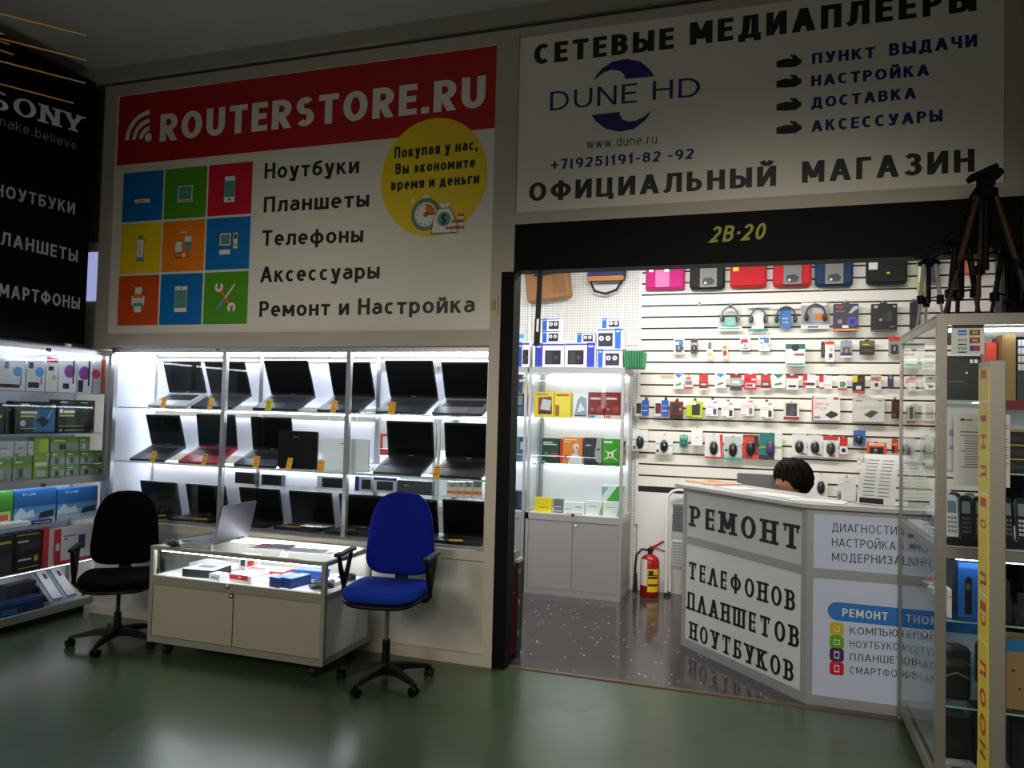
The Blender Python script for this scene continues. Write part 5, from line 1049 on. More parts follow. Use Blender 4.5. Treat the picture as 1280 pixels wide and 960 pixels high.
kb('orange and teal carton on the speaker box by the doorpost', 641, 655, 411, PY(650, 428, KY+.06).z+.001, .08, .1, (210, 214, 216), ((0, .0, .5, .45, (236, 150, 40)), (0, .6, .4, 1, (30, 120, 100)), (.5, .3, 1, .6, (70, 170, 220))), 'speaker boxes on the cabinet tops')
# green ribbed basket overhanging the corner
p0 = PY(781, 440, KY+.16); m_ = MB(); GB = mat((40, 112, 74), .45)
def rings(m, prof, mt):
    vs = []; fs = []
    for (hx, hy, zz) in prof: vs += [(-hx, -hy, zz), (hx, -hy, zz), (hx, hy, zz), (-hx, hy, zz)]
    for i in range(len(prof)-1):
        for k_ in range(4): fs.append((i*4+k_, i*4+(k_+1) % 4, (i+1)*4+(k_+1) % 4, (i+1)*4+k_))
    fs.append((3, 2, 1, 0)); return m.add(vs, fs, mt)
rings(m_, ((.075, .1, 0), (.086, .14, .15), (.08, .134, .15), (.07, .094, .006)), GB)
for q in range(7):
    x = -.075+.025*q; m_.tube([(x*.88, -.103, .004), (x, -.1415, .148)], .004, mat((84, 160, 116), .45), 6)
for q in range(8):
    y = -.11+.031*q; m_.tube([(.078, y*.72, .004), (.0875, y, .148)], .004, mat((84, 160, 116), .45), 6)
solo('basket', 'green ribbed plastic basket at the corner of the cabinet top', 'basket', m_, (-1.098, KY+.2, zt0), 0)
# ---- bags on the perforated wall
def bag(label, px0, px1, py0, py1, depth, col, name='laptop_bag', tilt=0., flap=None, strap=None, extra=None, hid=26, Y=SY, r=.03):
    """soft bag hanging on the wall; py0 is where the door header hides it, the body goes hid pixels on above"""
    y = Y-depth-.012; a = PY(px0, py1-10, y); b = PY(px1, py1-10, y); zb = PY((px0+px1)/2, py1, y).z; zt = PY((px0+px1)/2, py0-hid, y).z
    w_ = b.x-a.x; h = zt-zb
    t = thing(name, label, 'bag', ((a.x+b.x)/2, Y-.012, zb), 0, 'bags hanging at the back of the shop', rot=(0, rad(tilt), 0))
    fm = mat(col, .75, 0, .15, 60.)
    m = MB().rbox(-w_/2, w_/2, -depth, 0, 0, h, fm, r, 5); part('body', m, t, None, .012)
    dk = mat(tuple(v*.7 for v in col), .8)
    m = MB().rbox(-w_/2+.012, w_/2-.012, -depth-.012, -depth+.002, .015, h*.62, fm, r*.8, 5); part('pocket', m, t, None, .005)
    m = MB().tube([(-w_/2+.02, -depth-.002, h*.66), (0, -depth-.005, h*.655), (w_/2-.02, -depth-.002, h*.66)], .004, dk, 6); part('zip', m, t)
    m = MB().tube([(-.06, -depth*.5, h-.005), (-.05, -depth*.5, h+.04), (0, -depth*.5, h+.055), (.05, -depth*.5, h+.04), (.06, -depth*.5, h-.005)], .009, dk, 8); part('handle', m, t)
    if extra: extra(t, w_, h, depth)
    m = MB().cyl((0, 0, h+.026), (0, -depth-.02, h+.026), .004, CHROME, 8); m.box(-.02, .02, 0, .004, h+.006, h+.046, CHROME)
    solo('peg_hook', 'steel hook of the '+short(label, 12), 'hook', m, ((a.x+b.x)/2+(h+.026)*math.sin(rad(tilt)), Y-.006, zb), 0, 'hooks on the shop walls')
    return t
def tan_extra(t, w_, h, d):
    m = MB().box(-w_*.25, w_*.2, -d-.04, -d-.012, h*.5, h*.9, mat((28, 26, 26), .6)); part('black_pouch', m, t, 'black pouch before the tan bag', .008)
    m = MB().rbox(w_*.12, w_*.4, -d-.016, -d-.011, h*.12, h*.5, mat((140, 100, 58), .7), .01); part('flap', m, t)
bag('tan fabric bag hanging high on the perforated wall behind the strap', 659, 714.5, 339, 375, .07, (160, 116, 68), tilt=-7, extra=tan_extra)
def blue_extra(t, w_, h, d):
    m = MB().tube([(-w_/2+.01, -d*.5, h*.5), (-w_/2+.02, -d*.6, .02), (-w_*.3, -d*.7, -.09), (0, -d*.8, -.12), (w_*.28, -d*.7, -.085), (w_/2-.005, -d*.6, .04), (w_/2, -d*.5, h*.5)], .012, mat((26, 26, 30), .7), 8); part('strap', m, t, 'black shoulder strap')
    part('tag', MB().box(-w_*.42, -w_*.15, -d-.016, -d-.013, h*.3, h*.52, WHITE), t, 'white tag'); part('base_band', MB().rbox(-w_/2+.006, w_/2-.006, -d-.014, -d-.012, .0, .045, mat((190, 120, 40), .6), .015), t, 'orange-brown lower band')
bag('navy and orange bag with a hanging black strap on the perforated wall', 734, 781, 337, 351, .06, (46, 54, 104), extra=blue_extra, tilt=0)
# ---- bags on the slatted wall
def sleeve_card(t, w_, h, d, u0, u1, lower=(120, 120, 118)):
    m = MB().box(-w_/2+u0*w_, -w_/2+u1*w_, -d-.022, -d-.0125, .012, h*.96, mat(lower, .5)); y = -d-.0226
    m.rect(-w_/2+u0*w_, -w_/2+u1*w_, h*.5, h*.96, y, WHITE); m.rect(-w_/2+(u0*.75+u1*.25)*w_, -w_/2+(u0*.35+u1*.65)*w_, h*.58, h*.74, y-.0004, (230, 180, 40)); m.rect(-w_/2+(u0*.4+u1*.6)*w_, -w_/2+(u0*.2+u1*.8)*w_, h*.58, h*.72, y-.0006, (40, 40, 44))
    cx = -w_/2+(u0+u1)/2*w_; m.poly([(cx-.05, .05), (cx-.03, .03), (cx+.04, .035), (cx+.055, .07), (cx+.02, .1), (cx-.045, .09)], y-.0004, (44, 44, 46)); m.disc(cx-.025, .05, .011, y-.0008, WHITE, n=10)
    part('card_sleeve', m, t, 'printed card sleeve')
def pink_x(t, w_, h, d):
    m = MB().rect(-w_*.24, w_*.12, .02, h*.6, -d-.0126, mat((216, 70, 150), .35)); part('clear_band', m, t)
    m = MB().box(-w_*.22, -w_*.06, -d-.016, -d-.0125, h*.52, h*.72, WHITE).box(-w_*.04, w_*.13, -d-.016, -d-.0125, h*.52, h*.72, (34, 34, 36)); part('tag', m, t)
    m = MB().box(-w_*.4, -w_*.3, -d-.018, -d-.012, h*.4, h*.44, CHROME).box(w_*.0, w_*.1, -d-.018, -d-.012, h*.4, h*.44, CHROME); part('buckle', m, t)
bag('magenta pink laptop sleeve on the slatted wall', 807, 855.5, 333, 361.5, .05, (206, 24, 128), 'laptop_sleeve', extra=pink_x, r=.012)
bag('black laptop bag in a card sleeve beside the magenta one', 862, 906, 331, 361, .06, (24, 24, 27), extra=lambda t, w_, h, d: sleeve_card(t, w_, h, d, .3, .78))
bag('plain red laptop sleeve with a yellow tag', 912.5, 958.5, 329, 359, .05, (206, 20, 34), 'laptop_sleeve', extra=lambda t, w_, h, d: part('tag', MB().box(-w_*.42, -w_*.26, -d-.016, -d-.0125, h*.36, h*.56, mat((240, 206, 50), .5)).rect(-.01, .0, h*.5, h*.6, -d-.013, CHROME), t, 'yellow tag'), r=.02)
bag('red laptop bag in a card sleeve', 966, 1014.5, 327, 357.5, .06, (208, 22, 36), extra=lambda t, w_, h, d: sleeve_card(t, w_, h, d, .28, .74))
bag('dark blue laptop bag in a card sleeve', 1019, 1066.5, 326, 357, .06, (16, 52, 92), extra=lambda t, w_, h, d: sleeve_card(t, w_, h, d, .26, .74))
bag('large black laptop bag with a white tag beside the tripods', 1083.5, 1134.5, 322, 354.5, .08, (20, 20, 22), extra=lambda t, w_, h, d: part('tag', MB().box(-w_*.46, -w_*.24, -d-.018, -d-.0125, h*.3, h*.56, WHITE).rect(-w_*.02, w_*.06, h*.2, h*.24, -d-.0186, (220, 200, 60)), t, 'white tag'))
# ---- packs on hooks
def hook(label, x, z, y0, l=.07):
    m = MB().tube([(0, 0, 0), (0, -l, 0), (0, -l-.012, .012)], .0028, CHROME, 6); m.box(-.012, .012, .0, .004, -.03, .012, CHROME)
    return solo('peg_hook', label, 'hook', m, (x, y0, z), 0, 'hooks on the shop walls')
WALL_G = 'packs hanging on the slatted wall'
def pack(label, px0, px1, py0, py1, kind, body, prints=(), prod=(24, 24, 26), depth=None, rz=0, name=None, off=.045, hk=True, clear=False):
    Y = SY-off; a = PY(px0, (py0+py1)/2, Y); b = PY(px1, (py0+py1)/2, Y); xm = (px0+px1)/2; zt = PY(xm, py0, Y).z; zb = PY(xm, py1, Y).z; w_ = b.x-a.x; h = zt-zb; cx = (a.x+b.x)/2
    nm = name or {'mouse': 'mouse_pack', 'card': 'accessory_pack', 'blister': 'accessory_pack', 'box': 'product_box', 'headset': 'headset_pack'}[kind]
    cat = {'mouse_pack': 'mouse', 'headset_pack': 'headset', 'product_box': 'box', 'accessory_pack': 'pack'}.get(nm, 'pack')
    d = depth or {'mouse': .03, 'card': .012, 'blister': .022, 'box': .035, 'headset': .05}[kind]
    t = thing(nm, label, cat, (cx, Y, zb), rad(rz), WALL_G)
    if kind == 'box':
        m = carton(w_, h*.93, d, body, prints, y=-d+.008); m.box(-w_*.15, w_*.15, .004, .0055, h*.93, h, colr(body)); part('carton', m, t)
    else:
        m = MB(); b_ = colr(body) if not clear else PLA; m.rbox(-w_/2, w_/2, -.0012, .0012, 0, h, b_, min(.008, w_*.12)); q = -.0016
        for p in prints:
            if p[0] == 'd': m.disc(-w_/2+p[1]*w_, p[2]*h, p[3]*w_, q, colr(p[4]), n=16)
            elif p[0] == 'p': m.poly([(-w_/2+u*w_, v*h) for u, v in p[1]], q, colr(p[2]))
            elif p[0] == 't': text_into(m, p[1], -w_/2+p[2]*w_, -w_/2+p[4]*w_, p[3]*h, p[5]*h, q, colr(p[6]))
            else: m.rect(-w_/2+p[0]*w_, -w_/2+p[2]*w_, p[1]*h, p[3]*h, q, colr(p[4]))
            q -= .0003
        part('backing_card', m, t)
        if kind == 'mouse':
            m = MB(); c = colr(prod); cz = h*.42; rx = min(w_*.3, .036); rzz = min(h*.3, .062)
            m.ell((0, -.004, cz), (rx, .026, rzz), c, 16, 10, 1); part('mouse', m, t)
            m = MB(); m.box(-.002, .002, -.032, -.024, cz+rzz*.35, cz+rzz*.75, mat((150, 150, 155), .3)); part('wheel', m, t)
            m = MB().ell((0, -.003, cz), (min(w_*.42, rx*1.35), .032, rzz*1.25), PLA, 16, 8, 1); part('clear_shell', m, t, 'clear blister')
        elif kind == 'blister':
            m = MB().rbox(-w_*.28, w_*.28, -d*.7, -.002, h*.18, h*.6, colr(prod), min(.006, w_*.1)); m.rbox(-w_*.1, w_*.1, -d*.7-.003, -d*.7, h*.28, h*.5, mat((150, 152, 156), .35), .004); part('product', m, t, None, .002)
            m = MB().rbox(-w_*.4, w_*.4, -d, -.0025, h*.1, h*.7, PLA, min(.01, w_*.14)); part('clear_shell', m, t, 'clear blister')
        elif kind == 'headset':
            c = colr(prod); m = MB(); R = w_*.34; cz = h*.52
            m.tube([(R*math.cos(rad(a_)), -.03, cz+R*1.15*math.sin(rad(a_))) for a_ in range(0, 181, 15)], .007, c, 8); part('headband', m, t)
            for s_ in (-1, 1):
                m = MB(); m.T = Matrix.Translation((s_*R, -.03, cz-.02)); m.ell((0, 0, 0), (.016, .026, .034), c, 12, 8); m.ell((-s_*.012, 0, 0), (.01, .024, .031), mat((50, 50, 54), .8), 12, 8); part('earcup', m, t)
            m = MB().rbox(-w_*.47, w_*.47, -d-.012, -.003, h*.06, h*.86, PLA, .02); part('clear_shell', m, t, 'clear pack')
    if hk: hook('steel hook of the '+short(label, 12), cx, zb+h-.006+(.012 if kind == 'box' else .0), SY+.004-.004, off+.02)
    return t
WHT = (234, 232, 228); TL = (60, 170, 150)
# row of headsets
hook('empty steel hook left of the headset packs', PY(874.5, 380, SY).x, PY(874.5, 379, SY).z, SY, .06)
HB = ((0, .0, 1, .16, WHT), (.1, .06, .9, .12, TL), (.25, .2, .75, .5, (150, 206, 196)))
pack('grey headset in a clear pack with teal print, nearest the empty hook', 897.5, 927.5, 379, 414, 'headset', (210, 222, 220), HB, (120, 122, 126), clear=True)
pack('headset pack with a white front panel beside the blue-fronted pack', 934, 962, 381, 415, 'headset', (222, 226, 226), ((0, .9, 1, 1, WHT), (.2, .12, .75, .75, (240, 240, 240)), (.05, .03, .95, .1, (60, 150, 140))), (96, 98, 100), clear=True)
pack('headset in a clear pack with a light blue front card', 965, 1000, 382.5, 412.5, 'headset', (214, 220, 226), ((.28, .06, .68, .92, (70, 120, 190)), (0, .94, 1, 1, WHT), (.36, .3, .58, .34, (200, 220, 240)), (.36, .45, .58, .49, (200, 220, 240))), (70, 72, 76), clear=True)
pack('earphones pack with an orange patch and a white base, hanging askew', 1001, 1037, 378.5, 411, 'headset', (170, 170, 170), ((0, .0, 1, .16, WHT), (.25, .04, .6, .1, (70, 80, 170)), (.5, .36, .98, .56, (230, 130, 30)), (.4, .6, .9, .8, (206, 200, 196)), (.0, .9, .9, 1, (236, 236, 236))), (60, 60, 62), depth=.03, rz=6)
pack('dark purple headphone box with an orange foot', 1041.5, 1072.5, 378, 414, 'box', (52, 48, 58), (('p', [(.6, .66), (.8, .9), (.95, .92), (1, .84), (.7, .64)], (170, 170, 200)), ('d', .75, .34, .22, (70, 66, 170)), ('d', .75, .34, .12, (40, 36, 110)), ('d', .25, .34, .1, (150, 110, 130)), (0, 0, 1, .07, (230, 140, 70)), (.35, .1, .6, .2, (220, 220, 226)), (.08, .84, .4, .92, (150, 60, 40)), (.1, .7, .45, .74, (110, 100, 110))), depth=.05)
pack('black headphone box with chamfered top between the purple one and the tripods', 1088.5, 1120.5, 378, 414, 'box', (22, 22, 24), (('d', .6, .5, .2, (40, 40, 46)), (.62, .35, .8, .72, (56, 56, 60)), ('d', .36, .4, .06, (150, 150, 160)), (.1, .84, .24, .94, (180, 180, 180)), (.7, .12, .9, .17, (110, 110, 114)), (.84, .86, .95, .92, (200, 180, 60)), (0, 0, 1, .02, (120, 120, 120))), depth=.05)
pack('tall dark box just behind the silver tripod', 1137, 1149, 376, 415, 'box', (36, 34, 36), ((.2, .2, .8, .5, (54, 52, 56)),), depth=.05)
# row of small packs
BWB = ((.1, .55, .9, .95, (70, 120, 200)), (.1, .6, .5, .8, (230, 230, 236)), (.55, .3, .95, .5, (60, 110, 200)))
pack('small blue and white card pack, first of the short row', 842, 855.5, 423.5, 443, 'blister', WHT, BWB, (70, 74, 84))
pack('small dark card pack next to the first blue and white one', 863.5, 872, 424, 442, 'blister', (76, 66, 66), ((.1, .5, .9, .75, (190, 180, 176)), (.1, .1, .9, .2, (150, 100, 90))), (40, 38, 40))
pack('thin white card pack with an orange-yellow square', 883.5, 891, 426, 449, 'card', WHT, ((.15, .15, .85, .35, (240, 180, 40)), (.2, .55, .8, .9, (110, 112, 116))))
pack('thin peach card pack beside the orange-square one', 902.5, 910, 427, 449, 'card', (236, 206, 190), ((.2, .2, .8, .5, (140, 60, 50)), (.2, .6, .8, .75, (200, 120, 90))))
pack('small white box pack with a crimson patch', 925, 938, 422.5, 438, 'blister', WHT, ((.1, .5, .75, .9, (180, 40, 60)),), (220, 220, 220))
pack('small blue and white card pack beside the teal-topped box', 948, 962.5, 421, 439, 'blister', WHT, BWB, (70, 74, 84))
pack('white webcam box with a dark teal top', 981.7, 1006, 428, 458, 'box', WHT, ((0, .76, 1, .98, (20, 100, 90)), ('d', .5, .82, .2, (26, 30, 32)), (.45, .46, .95, .56, (150, 70, 60)), (.05, .04, .95, .12, (50, 150, 130))), depth=.06)
pack('narrow black pack edge beside the white pack with a red top', 1026.3, 1031, 427, 447, 'card', (40, 40, 42), ((.2, .2, .8, .8, (70, 70, 72)),), hk=False)
pack('slim white pack with a red top in the short row', 1031.5, 1043, 426, 452.5, 'card', WHT, ((0, .82, 1, .98, (224, 60, 40)), (.4, .2, .8, .4, (60, 60, 120)), (.4, .1, .6, .2, (230, 180, 60)), (.5, .5, .8, .64, (190, 170, 170))))
pack('grey-blue blister pack with a navy band', 1050.5, 1065, 425.5, 447, 'blister', (150, 154, 166), ((0, .0, 1, .1, WHT), (0, .14, 1, .3, (60, 70, 140))), (80, 84, 100))
pack('black and olive card pack in the short row', 1074.5, 1093, 424.5, 443.5, 'box', (36, 32, 28), ((.05, .6, .95, .95, (110, 96, 40)), (.1, .2, .9, .4, (60, 56, 54)), (.2, .68, .6, .74, (200, 190, 120))), depth=.025)
pack('grey blister pack with a red header near the showcase', 1110.5, 1125, 421, 446, 'blister', (150, 150, 150), ((0, .78, 1, 1, (200, 50, 40)),), (50, 46, 46))
# row of memory cards and sticks
solo('price_strip', 'tan cardboard strip at the start of the memory card row', 'card', MB().box(-.06, .06, 0, .002, -.014, .014, mat((206, 170, 136), .6)), (PY(834, 471, SY-.004).x, SY-.0035, PY(834, 471, SY-.004).z))
BT = ('p', [(.08, .98), (.92, .98), (.5, .7)], (40, 130, 210))
RD = (206, 30, 44)
pack('white memory stick card with a blue triangle, nearest the tan strip', 842, 854.5, 467, 486, 'card', WHT, (BT, ('p', [(.2, .15), (.25, .3), (.75, .42), (.78, .28)], (60, 130, 110))))
pack('white and red memory card beside the first blue triangle', 855.5, 866, 469.5, 486, 'card', (226, 216, 212), ((0, .0, 1, .14, RD), (.1, .3, .9, .6, (120, 116, 116)), (.2, .66, .8, .9, (190, 120, 110))))
pack('red memory card with a dark picture, third in the memory row', 874, 885, 468, 487.5, 'card', (200, 44, 40), ((.1, .15, .9, .5, (60, 40, 40)), (.2, .3, .8, .42, (200, 190, 186)), (0, 0, 1, .1, (236, 226, 220))))
pack('white memory stick card with a blue triangle, farther from the tan strip', 893.5, 907.5, 466.5, 485, 'card', WHT, (BT, ('p', [(.2, .15), (.25, .3), (.75, .42), (.78, .28)], (60, 130, 110))))
pack('grey and dark red card with a black base in the memory row', 912.5, 927, 468, 488, 'card', (170, 168, 172), ((0, .78, 1, 1, (140, 24, 30)), (0, 0, 1, .28, (50, 52, 56)), (.2, .45, .8, .6, (220, 222, 226))))
pack('bright red memory card with a pale picture', 930, 945.5, 467.5, 487, 'card', (214, 24, 50), ((.15, .14, .9, .4, (226, 214, 214)), (.2, .2, .7, .34, (40, 40, 60)), (.6, .6, .95, .7, (236, 220, 220)), (.1, .55, .5, .72, (150, 20, 36))))
pack('red memory card with a dark picture beside the green triangle', 951, 963, 468, 487.5, 'card', (190, 40, 40), ((.1, .15, .9, .55, (60, 40, 40)), (.2, .3, .8, .46, (190, 180, 176)), (0, 0, 1, .1, (226, 216, 210))))
pack('white memory card with a green triangle', 964.5, 981.5, 467, 485, 'card', WHT, (('p', [(.08, .98), (.92, .98), (.5, .66)], (20, 120, 100)), ('p', [(.2, .15), (.25, .3), (.75, .4), (.78, .25)], (90, 120, 90))))
pack('white memory stick card with a dark red header', 982.5, 998, 468.5, 487, 'card', (228, 222, 218), ((0, .76, 1, 1, (150, 30, 40)), (.2, .15, .8, .3, (34, 34, 40))))
pack('red and white stick card, next to the dark red header', 1003.5, 1020, 468.5, 485, 'card', WHT, ((0, .55, .35, 1, RD), (0, 0, .2, .5, (200, 60, 60)), (.2, .2, .9, .4, (40, 40, 50))))
pack('red and white stick card with a white stick', 1024, 1040, 469.5, 486, 'card', WHT, ((0, .5, .35, 1, RD), (0, 0, .4, .12, (200, 40, 50)), (.3, .2, .9, .36, (206, 206, 210))))
pack('white card with green and blue picture and red foot', 1047.5, 1058.5, 469.5, 488, 'card', WHT, ((0, 0, 1, .16, (206, 60, 60)), (.2, .2, .8, .6, (90, 150, 60)), (.5, .3, .85, .55, (60, 110, 180))))
pack('black and yellow card with a red foot', 1065.5, 1081, 468.5, 491.5, 'card', (32, 28, 26), ((0, 0, 1, .13, (210, 60, 50)), (0, .6, .4, .95, (220, 200, 50)), (.3, .2, .7, .4, (206, 206, 206)), (.5, .65, .9, .8, (110, 30, 30))))
pack('multicoloured card with a white lower half', 1088, 1101.5, 469, 487, 'card', (214, 206, 200), ((0, .6, 1, .9, (220, 140, 60)), (.1, .66, .5, .84, (70, 120, 200)), (.5, .6, .8, .75, (200, 60, 60)), (.4, .2, .7, .45, (50, 46, 46))))
pack('small navy tag pack at the end of the memory row', 1109.5, 1117, 470, 485, 'card', (60, 66, 86), ((.3, .75, .7, .95, (170, 170, 180)),))
# row of drives and covers
pack('white pack with a charcoal cover beside a blue box, nearest the cabinet', 794.5, 802, 500, 520, 'card', WHT, ((.1, .15, .9, .8, (50, 48, 54)),), hk=False)
pack('narrow blue box nearest the cabinet in the drive row', 803, 811, 499, 519.5, 'box', (40, 90, 180), ((.1, .3, .9, .36, (190, 210, 236)), (.1, .6, .9, .7, (90, 140, 210))))
pack('white pack with a wine red cover in the drive row', 818.5, 826.5, 500, 520, 'card', WHT, ((.1, .15, .95, .8, (110, 24, 56)),), hk=False)
pack('narrow blue box beside the wine red cover', 827.5, 835.5, 499, 520, 'box', (36, 84, 176), ((.1, .3, .9, .36, (190, 210, 236)), (.1, .6, .9, .7, (90, 140, 210))))
pack('dark red hard drive box with a black picture', 837.5, 854, 500.5, 523, 'box', (104, 26, 26), ((.2, .3, .75, .85, (40, 34, 34)), ('d', .8, .55, .1, (200, 130, 50)), (.05, 0, .95, .22, (34, 28, 28))))
pack('lime green box with a black cover picture', 858, 878.5, 500.5, 522, 'box', (176, 196, 20), ((.35, .15, .85, .85, (36, 36, 36)), (0, .8, .6, .98, (226, 230, 214)), (.0, .02, .4, .1, (120, 140, 20))))
DW = lambda c: ((.05, .05, .4, .1, (80, 90, 180)), (.62, .1, .88, .5, c), (.1, .55, .8, .6, (220, 170, 160)), (.1, .66, .6, .7, (220, 180, 170)), (.6, .88, .9, .96, (220, 70, 70)))
pack('white drive box with a small navy picture', 882.5, 897.5, 500, 520, 'box', WHT, DW((50, 60, 130)))
pack('white drive box with a black picture beside the navy-pictured one', 902, 917.5, 502, 522, 'box', WHT, DW((40, 42, 42)))
pack('white drive box with a grey picture and rounded corners', 926, 942.5, 498.5, 520, 'box', (230, 222, 220), DW((120, 120, 126)))
pack('white drive box with a black picture, nearer the framed cover', 950.5, 966.5, 502, 523, 'box', WHT, DW((44, 48, 46)))
pack('cream-framed pack with a dark picture and red foot', 979.5, 999, 502.5, 525, 'card', (222, 212, 196), ((.15, .22, .85, .92, (44, 46, 50)), ('p', [(.3, .25), (.5, .8), (.8, .6), (.6, .25)], (70, 72, 78)), (0, .02, 1, .18, (150, 30, 40))))
pack('large white hard drive box with red lettering', 1014.5, 1049.5, 493, 525.5, 'box', (226, 222, 218), ((0, 0, .05, 1, (200, 60, 60)), ('t', 'Backup', .12, .62, .6, .14, (200, 110, 100), .1), ('t', 'Plus', .12, .44, .5, .14, (200, 110, 100), .1), ('p', [(.46, .22), (.68, .4), (.92, .3), (.9, .2), (.68, .08)], (36, 36, 40)), (.76, .86, .94, .95, (190, 50, 50)), (.08, .08, .3, .16, (110, 110, 190)), (.1, .88, .5, .92, (150, 150, 160))), depth=.06, hk=False, off=.012)
pack('large grey hard drive box with pale lettering', 1065.5, 1104.5, 495.5, 527.5, 'box', (206, 202, 194), ((0, .9, .99, 1, (190, 186, 178)), ('t', 'Expansion', .06, .55, .86, .14, (172, 178, 150), .08), ('p', [(.34, .3), (.6, .5), (.82, .42), (.56, .16)], (70, 72, 74)), (.08, .86, .3, .9, (90, 110, 80)), (.78, .88, .94, .92, (130, 130, 130))), depth=.06, hk=False, off=.012)
pack('dark brown patterned box at the end of the drive row', 1114.5, 1123.5, 499, 523, 'box', (50, 38, 36), ((.3, .5, .9, .9, (90, 40, 36)), (.1, .1, .5, .3, (130, 60, 50))), depth=.05)
# row of mice
MW = ((0, 0, 1, .12, (206, 210, 206)), (0, .5, .4, .56, (120, 190, 220)), (.6, .42, 1, .48, (120, 190, 210)), (.06, .1, .2, .24, (60, 62, 66)))
pack('white mouse pack with teal wave, nearest the cabinet', 790.5, 810, 537, 564, 'mouse', (232, 232, 228), MW, (30, 30, 32))
pack('white mouse pack with teal wave, second from the cabinet', 819.5, 841, 543, 568, 'mouse', (232, 232, 228), MW, (30, 30, 32))
pack('small turquoise pack in the mouse row', 849.5, 860, 544, 559.5, 'blister', (40, 160, 140), ((.1, .8, .9, .95, (140, 210, 196)),), (50, 54, 58))
pack('plain white box pack hanging over a grey blister', 864.5, 878.5, 536, 557, 'box', (236, 234, 230), ((.4, .5, .6, .6, (190, 190, 190)),), depth=.04)
pack('white and red mouse pack', 881, 903.5, 543, 572.5, 'mouse', (226, 222, 222), (('p', [(.82, 1), (1, 1), (.98, .0), (.9, .0)], (206, 50, 56)), (0, 0, 1, .06, (200, 40, 50))), (34, 34, 36))
pack('grey and teal mouse pack beside the red-and-black one', 905, 927.5, 545.5, 574.5, 'mouse', (190, 196, 194), ((0, 0, 1, .1, (70, 170, 150)), (.6, .55, 1, .62, (130, 190, 190)), (.05, .35, .2, .45, (60, 70, 70))), (28, 28, 30))
pack('red and black gaming mouse pack', 928.5, 948.5, 543.5, 573, 'mouse', (150, 24, 24), ((0, .62, .7, .9, (206, 60, 50)), (0, 0, .2, .6, (200, 40, 36)), (.6, .0, 1, .15, (220, 60, 40)), (.7, .5, 1, .95, (30, 26, 26))), (26, 24, 26))
pack('teal pack with a purple mouse and white side', 949, 977.5, 541, 574.5, 'mouse', (14, 112, 112), ((.68, 0, 1, 1, (222, 222, 218)), (0, .42, .66, .5, (110, 170, 60)), (.66, .42, 1, .5, (140, 180, 80)), (0, 0, .65, .16, (40, 40, 44))), (90, 50, 110))
for a, b_, y0, y1, lb in ((990, 1008.5, 543, 569.5, 'white mouse pack behind the person, nearest the teal one'), (1009.5, 1028, 544, 570.5, 'white mouse pack in the middle of the three white ones')):
    pack(lb, a, b_, y0, y1, 'mouse', (226, 226, 224), ((.6, .04, .95, .12, (70, 70, 74)),), (44, 42, 42))
pack('white mouse pack with a red top flap', 1029, 1048, 545, 572, 'mouse', (226, 226, 224), ((0, .8, 1, 1, (200, 50, 50)), (.4, .03, .8, .12, (190, 60, 60))), (54, 54, 56))
pack('narrow red and white pack with a small black mouse', 1049.5, 1059.5, 546, 569.5, 'card', WHT, ((0, .5, 1, 1, (206, 30, 40)), ('d', .5, .28, .3, (30, 30, 32)), (.0, .0, 1, .08, (206, 120, 120))))
pack('blue mouse pack hanging above the white price list', 1066.5, 1082, 538, 557.5, 'mouse', (70, 110, 170), ((0, .84, 1, 1, (50, 100, 180)), (.05, .2, .25, .7, (40, 60, 90))), (40, 44, 56))
pack('orange gaming mouse pack behind the price list', 1083.5, 1108, 553, 578, 'mouse', (226, 84, 20), ((.15, .1, .85, .75, (40, 30, 28)), (.1, .84, .9, .96, (236, 206, 190))), (44, 40, 44))
pack('narrow orange and black pack at the end of the mouse row', 1114.5, 1123, 549, 566, 'card', (206, 80, 24), ((.0, .0, .5, .5, (60, 40, 34)), (.2, .55, .8, .7, (240, 150, 90))))
pack('small white socket card below the blue mouse pack', 1071.5, 1077, 574.5, 587, 'card', (240, 240, 238), ((.2, .5, .8, .6, (160, 160, 160)),))
pack('white box pack with a black mouse just behind the counter', 1018, 1034.5, 593, 621, 'mouse', WHT, ((.0, .84, 1, .98, (232, 230, 222)),), (32, 32, 34))
pack('white crumpled blister pack just behind the counter', 1047.5, 1069.5, 596, 622, 'blister', (222, 222, 220), (('d', .5, .6, .25, (170, 172, 174)), ('d', .5, .6, .16, (232, 232, 232))), (206, 206, 206))
